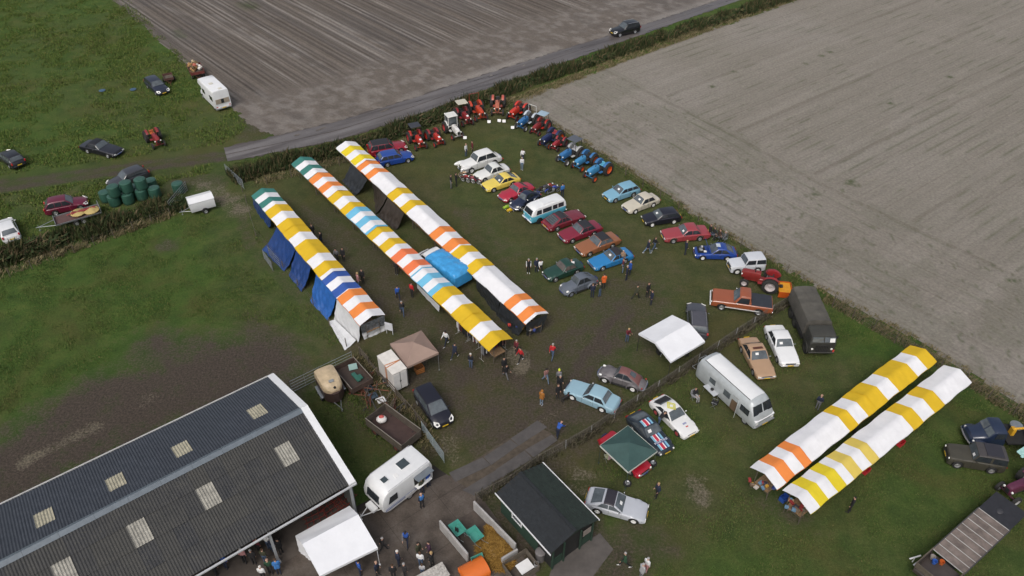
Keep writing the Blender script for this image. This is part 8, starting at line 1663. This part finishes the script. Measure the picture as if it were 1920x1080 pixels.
def barrow(label, px, rz, tip=0):
    p = G(*px); t = thing('wheelbarrow', label, 'wheelbarrow', (p.x, p.y, 0), R(rz), 'green wheelbarrows'); q = Matrix.Rotation(tip, 4, 'Y')
    mb = MB(); top_ = [(-.55, -.42), (.55, -.42), (.55, .42), (-.55, .42)]; bot = [(-.38, -.3), (.36, -.3), (.36, .3), (-.38, .3)]; o_ = [Vector((x, y, .82)) for x, y in top_]; b_ = [Vector((x, y, .45)) for x, y in bot]; bi = [Vector((x*.93, y*.93, .48)) for x, y in bot]; oi_ = [Vector((x*.93, y*.93, .82)) for x, y in top_]; V_ = [q @ v for v in o_+b_+bi+oi_]
    mb.add(V_, [(4, 5, 6, 7)]+[(k, (k+1) % 4, 4+(k+1) % 4, 4+k) for k in range(4)]+[(8, 9, 10, 11)]+[(12+k, 12+(k+1) % 4, 8+(k+1) % 4, 8+k) for k in range(4)]+[(k, (k+1) % 4, 12+(k+1) % 4, 12+k) for k in range(4)]); mb.build('tub', GRB, t)
    for s in (1, -1): MB().path([q @ Vector((.3, s*.2, .42)), q @ Vector((-.6, s*.28, .45)), q @ Vector((-1.15, s*.3, .85))], .02).path([q @ Vector((-.35, s*.26, .42)), q @ Vector((-.45, s*.28, .0))], .018).build('handle', STEEL, t)
    add_wheel(t, .62, 0, .2, .09, DARK) if not tip else None
barrow('green wheelbarrow with black boots inside at the bay entrance', z8b(420, 520), 128); barrow('green wheelbarrow with straw scraps, second in the bay', z8b(650, 600), 128); barrow('green wheelbarrow tipped up beside the straw heap', z8b(640, 830), 118, -1.0)
for k in range(2): p = G(*z8b(395+25*k, 470+15*k), .5); tag(MB().tube((0, 0, 0), (.05, 0, .34), .06, 8).box((.10, 0, .02), (.22, .10, .08), bev=.03).build('rubber_boot', DARK, None, (p.x, p.y, .5), R(100)), 'black rubber boot in the first green wheelbarrow, %s one' % ('left', 'right')[k], 'boot', 'boots in the wheelbarrow')
p = G(*z8b(640, 980), .6); t = thing('orange_cover', 'orange curved plastic hood at the bottom edge beside the straw', 'cover', (p.x, p.y, 0), R(32)); ORC = M((.62, .14, .02), .45, 0, .1, .06); mb = MB(); mb.grid([[(x, .72*math.cos(R(a_)), .35+.45*math.sin(R(a_))) for a_ in range(0, 181, 15)] for x in (-.85, 0, .85)]); mb.build('hood', ORC, t, sharp=60); MB().box((0, 0, .18), (1.7, 1.4, .36), bev=.03).build('base_box', ORC, t)
p = G(*z8b(170, 1010), .9); t = thing('stone_table', 'speckled grey table top at the bottom edge of the yard', 'table', (p.x-.5, p.y-.35, 0), R(33)); MB().box((0, 0, .8), (2.2, 1.1, .06), bev=.015).build('table_top', M((.38, .36, .33), .8, 0, 0, .5, 9), t)
for sx in (-1, 1):
    for sy in (-1, 1): MB().box((sx*.95, sy*.45, .385), (.08, .08, .77)).build('leg', STEEL, t)
# pallet box with white sheet, bins behind the shed
p = G(*z8b(1270, 990)); t = thing('timber_box', 'weathered timber box with white sheet inside behind the bay', 'box', (p.x, p.y, 0), R(35)); 
for s in (1, -1):
    for k in range(3): MB().box((0, s*.75, .12+.2*k), (1.9, .05, .17)).build('plank', OLDWOOD, t); MB().box((s*.95, 0, .12+.2*k), (.05, 1.45, .17)).build('plank', OLDWOOD, t)
MB().box((.25, -.1, .25), (1.0, .8, .03)).build('white_sheet', WHITE, t)
p = G(*z8b(1530, 850)); tag(MB().lathe([(.01, .0), (.30, .0), (.34, .85), (.36, .88), (.30, .96), (.01, 1.0)], 18, 'Z').build('water_butt', M((.15, .14, .14), .6), None, (p.x, p.y, 0)), 'grey round water butt behind the green shed', 'barrel')
p = G(*z8b(1480, 960)); tag(MB().lathe([(.01, 0), (.14, 0), (.17, .5), (.155, .5), (.13, .04), (.01, .04)], 14, 'Z').build('bucket', M((.3, .3, .3), .5), None, (p.x, p.y, 0)), 'small pale bucket behind the green shed', 'bucket')
# red harrow inside the barn front
for k, (u, v) in enumerate(((592, 975), (622, 955), (645, 940))):
    p = G(u, v); t = thing('harrow', 'red iron harrow section under the barn eave, '+('left', 'middle', 'right')[k]+' one', 'implement', (p.x, p.y, 0), R(30+15*k), 'red harrow sections'); m_ = M((.16, .025, .018), .6, 0, 0, .25)
    for j in range(4): MB().tube((-.8, -.6+.4*j, .35), (.8, -.6+.4*j, .35), .03, 6).build('bar', m_, t); MB().tube((-.7+.45*j, -.65, .36), (-.55+.45*j, .65, .36), .025, 6).build('cross_bar', m_, t)
    for j in range(4): MB().tube((-.5+.35*j, -.6+.4*j, .35), (-.5+.35*j, -.6+.4*j, .0), .015, 5).build('tine', m_, t)
mb = MB(); P_ = [barnpt(x, y) for x, y in ((.1, .3), (BL, .3), (BL, -BW+.2), (.1, -BW+.2))]; mb.prism([(p.x, p.y) for p in P_], -.02, .03); tag(mb.build('barn_floor', M((.075, .062, .052), .85, 0, 0, .3, 1), None), kind='structure')
# party tent side drapes
p = G(676, 973, 1.0); q = G(556, 1007, 1.0)
tag(drape('tent_wall', None, None, (554, 1006), (577, 1030), (583, 1052), (560, 1033), WFAB, ez=1.95, seed=41, belly=0, amp=.03), 'loose white side cloth at the back corner of the party tent', 'cloth')
# teal tarp corner on the right edge
drape('teal_tarpaulin', 'pale teal tarp cut by the right picture edge', 'tarpaulin', (1906, 846), (1935, 828), (1945, 860), (1915, 858), M((.30, .50, .48), .5), ez=1.6, bz=1.3, seed=42, belly=0)

# old plank fence along the scrap heap; things under the square tent; blue lids on the meadow
A_, B_ = G(676, 668), G(800, 812); d_ = B_-A_; t = thing('plank_fence', 'rickety weathered plank fence along the scrap heap and wagons', 'fence', (A_.x, A_.y, 0), math.atan2(d_.y, d_.x)); L_ = d_.length
for k in range(8): MB().box((L_*k/7, 0, .55), (.09, .09, 1.1)).build('post', OLDWOOD, t)
for k in range(7):
    for z in (.35, .65, .95):
        if rnd.random() < .82: o = MB().box((L_/14, .06, 0), (L_/7-.03, .03, .12)).build('plank', OLDWOOD, t, (L_*k/7, 0, z)); o.rotation_euler = (0, rnd.uniform(-.04, .04), 0)
p = G(1275, 655); t = thing('display_table', 'small wooden table with parts under the square white tent', 'table', (p.x, p.y, 0), R(-50)); MB().box((0, 0, .72), (1.6, .7, .04)).build('table_top', WOOD, t)
for sx in (-1, 1):
    for sy in (-1, 1): MB().box((sx*.7, sy*.28, .35), (.05, .05, .7)).build('leg', OLDWOOD, t)
chair('dark folding chair under the square white tent', 1245, 668, 60, M((.03, .03, .035), .7)); person('person in brown jacket under the square white tent', 1288, 668, 120, 'coat', 'brown', 'dark', 'br', group=VF)
p = G(1236, 655, .5); t = thing('grey_machine', 'silver grey machine standing under the front of the square tent', 'machine', (p.x, p.y, 0), R(-70)); MB().box((0, 0, .75), (1.0, .35, .4), bev=.1).build('housing', M((.42, .45, .47), .35, .2), t); MB().box((0, 0, .28), (.5, .3, .56), bev=.03).build('stand', DARK, t)
for k, (u, v) in enumerate(((192, 171), (250, 169))): p = G(u, v); tag(MB().lathe([(.005, .06), (.35, .06), (.42, .03), (.42, 0)], 16, 'Z').build('blue_tub', M((.05, .10, .16), .5), None, (p.x, p.y, .1)), 'round blue tub sunk into the upper left meadow, %s one' % ('left', 'right')[k], 'tub')
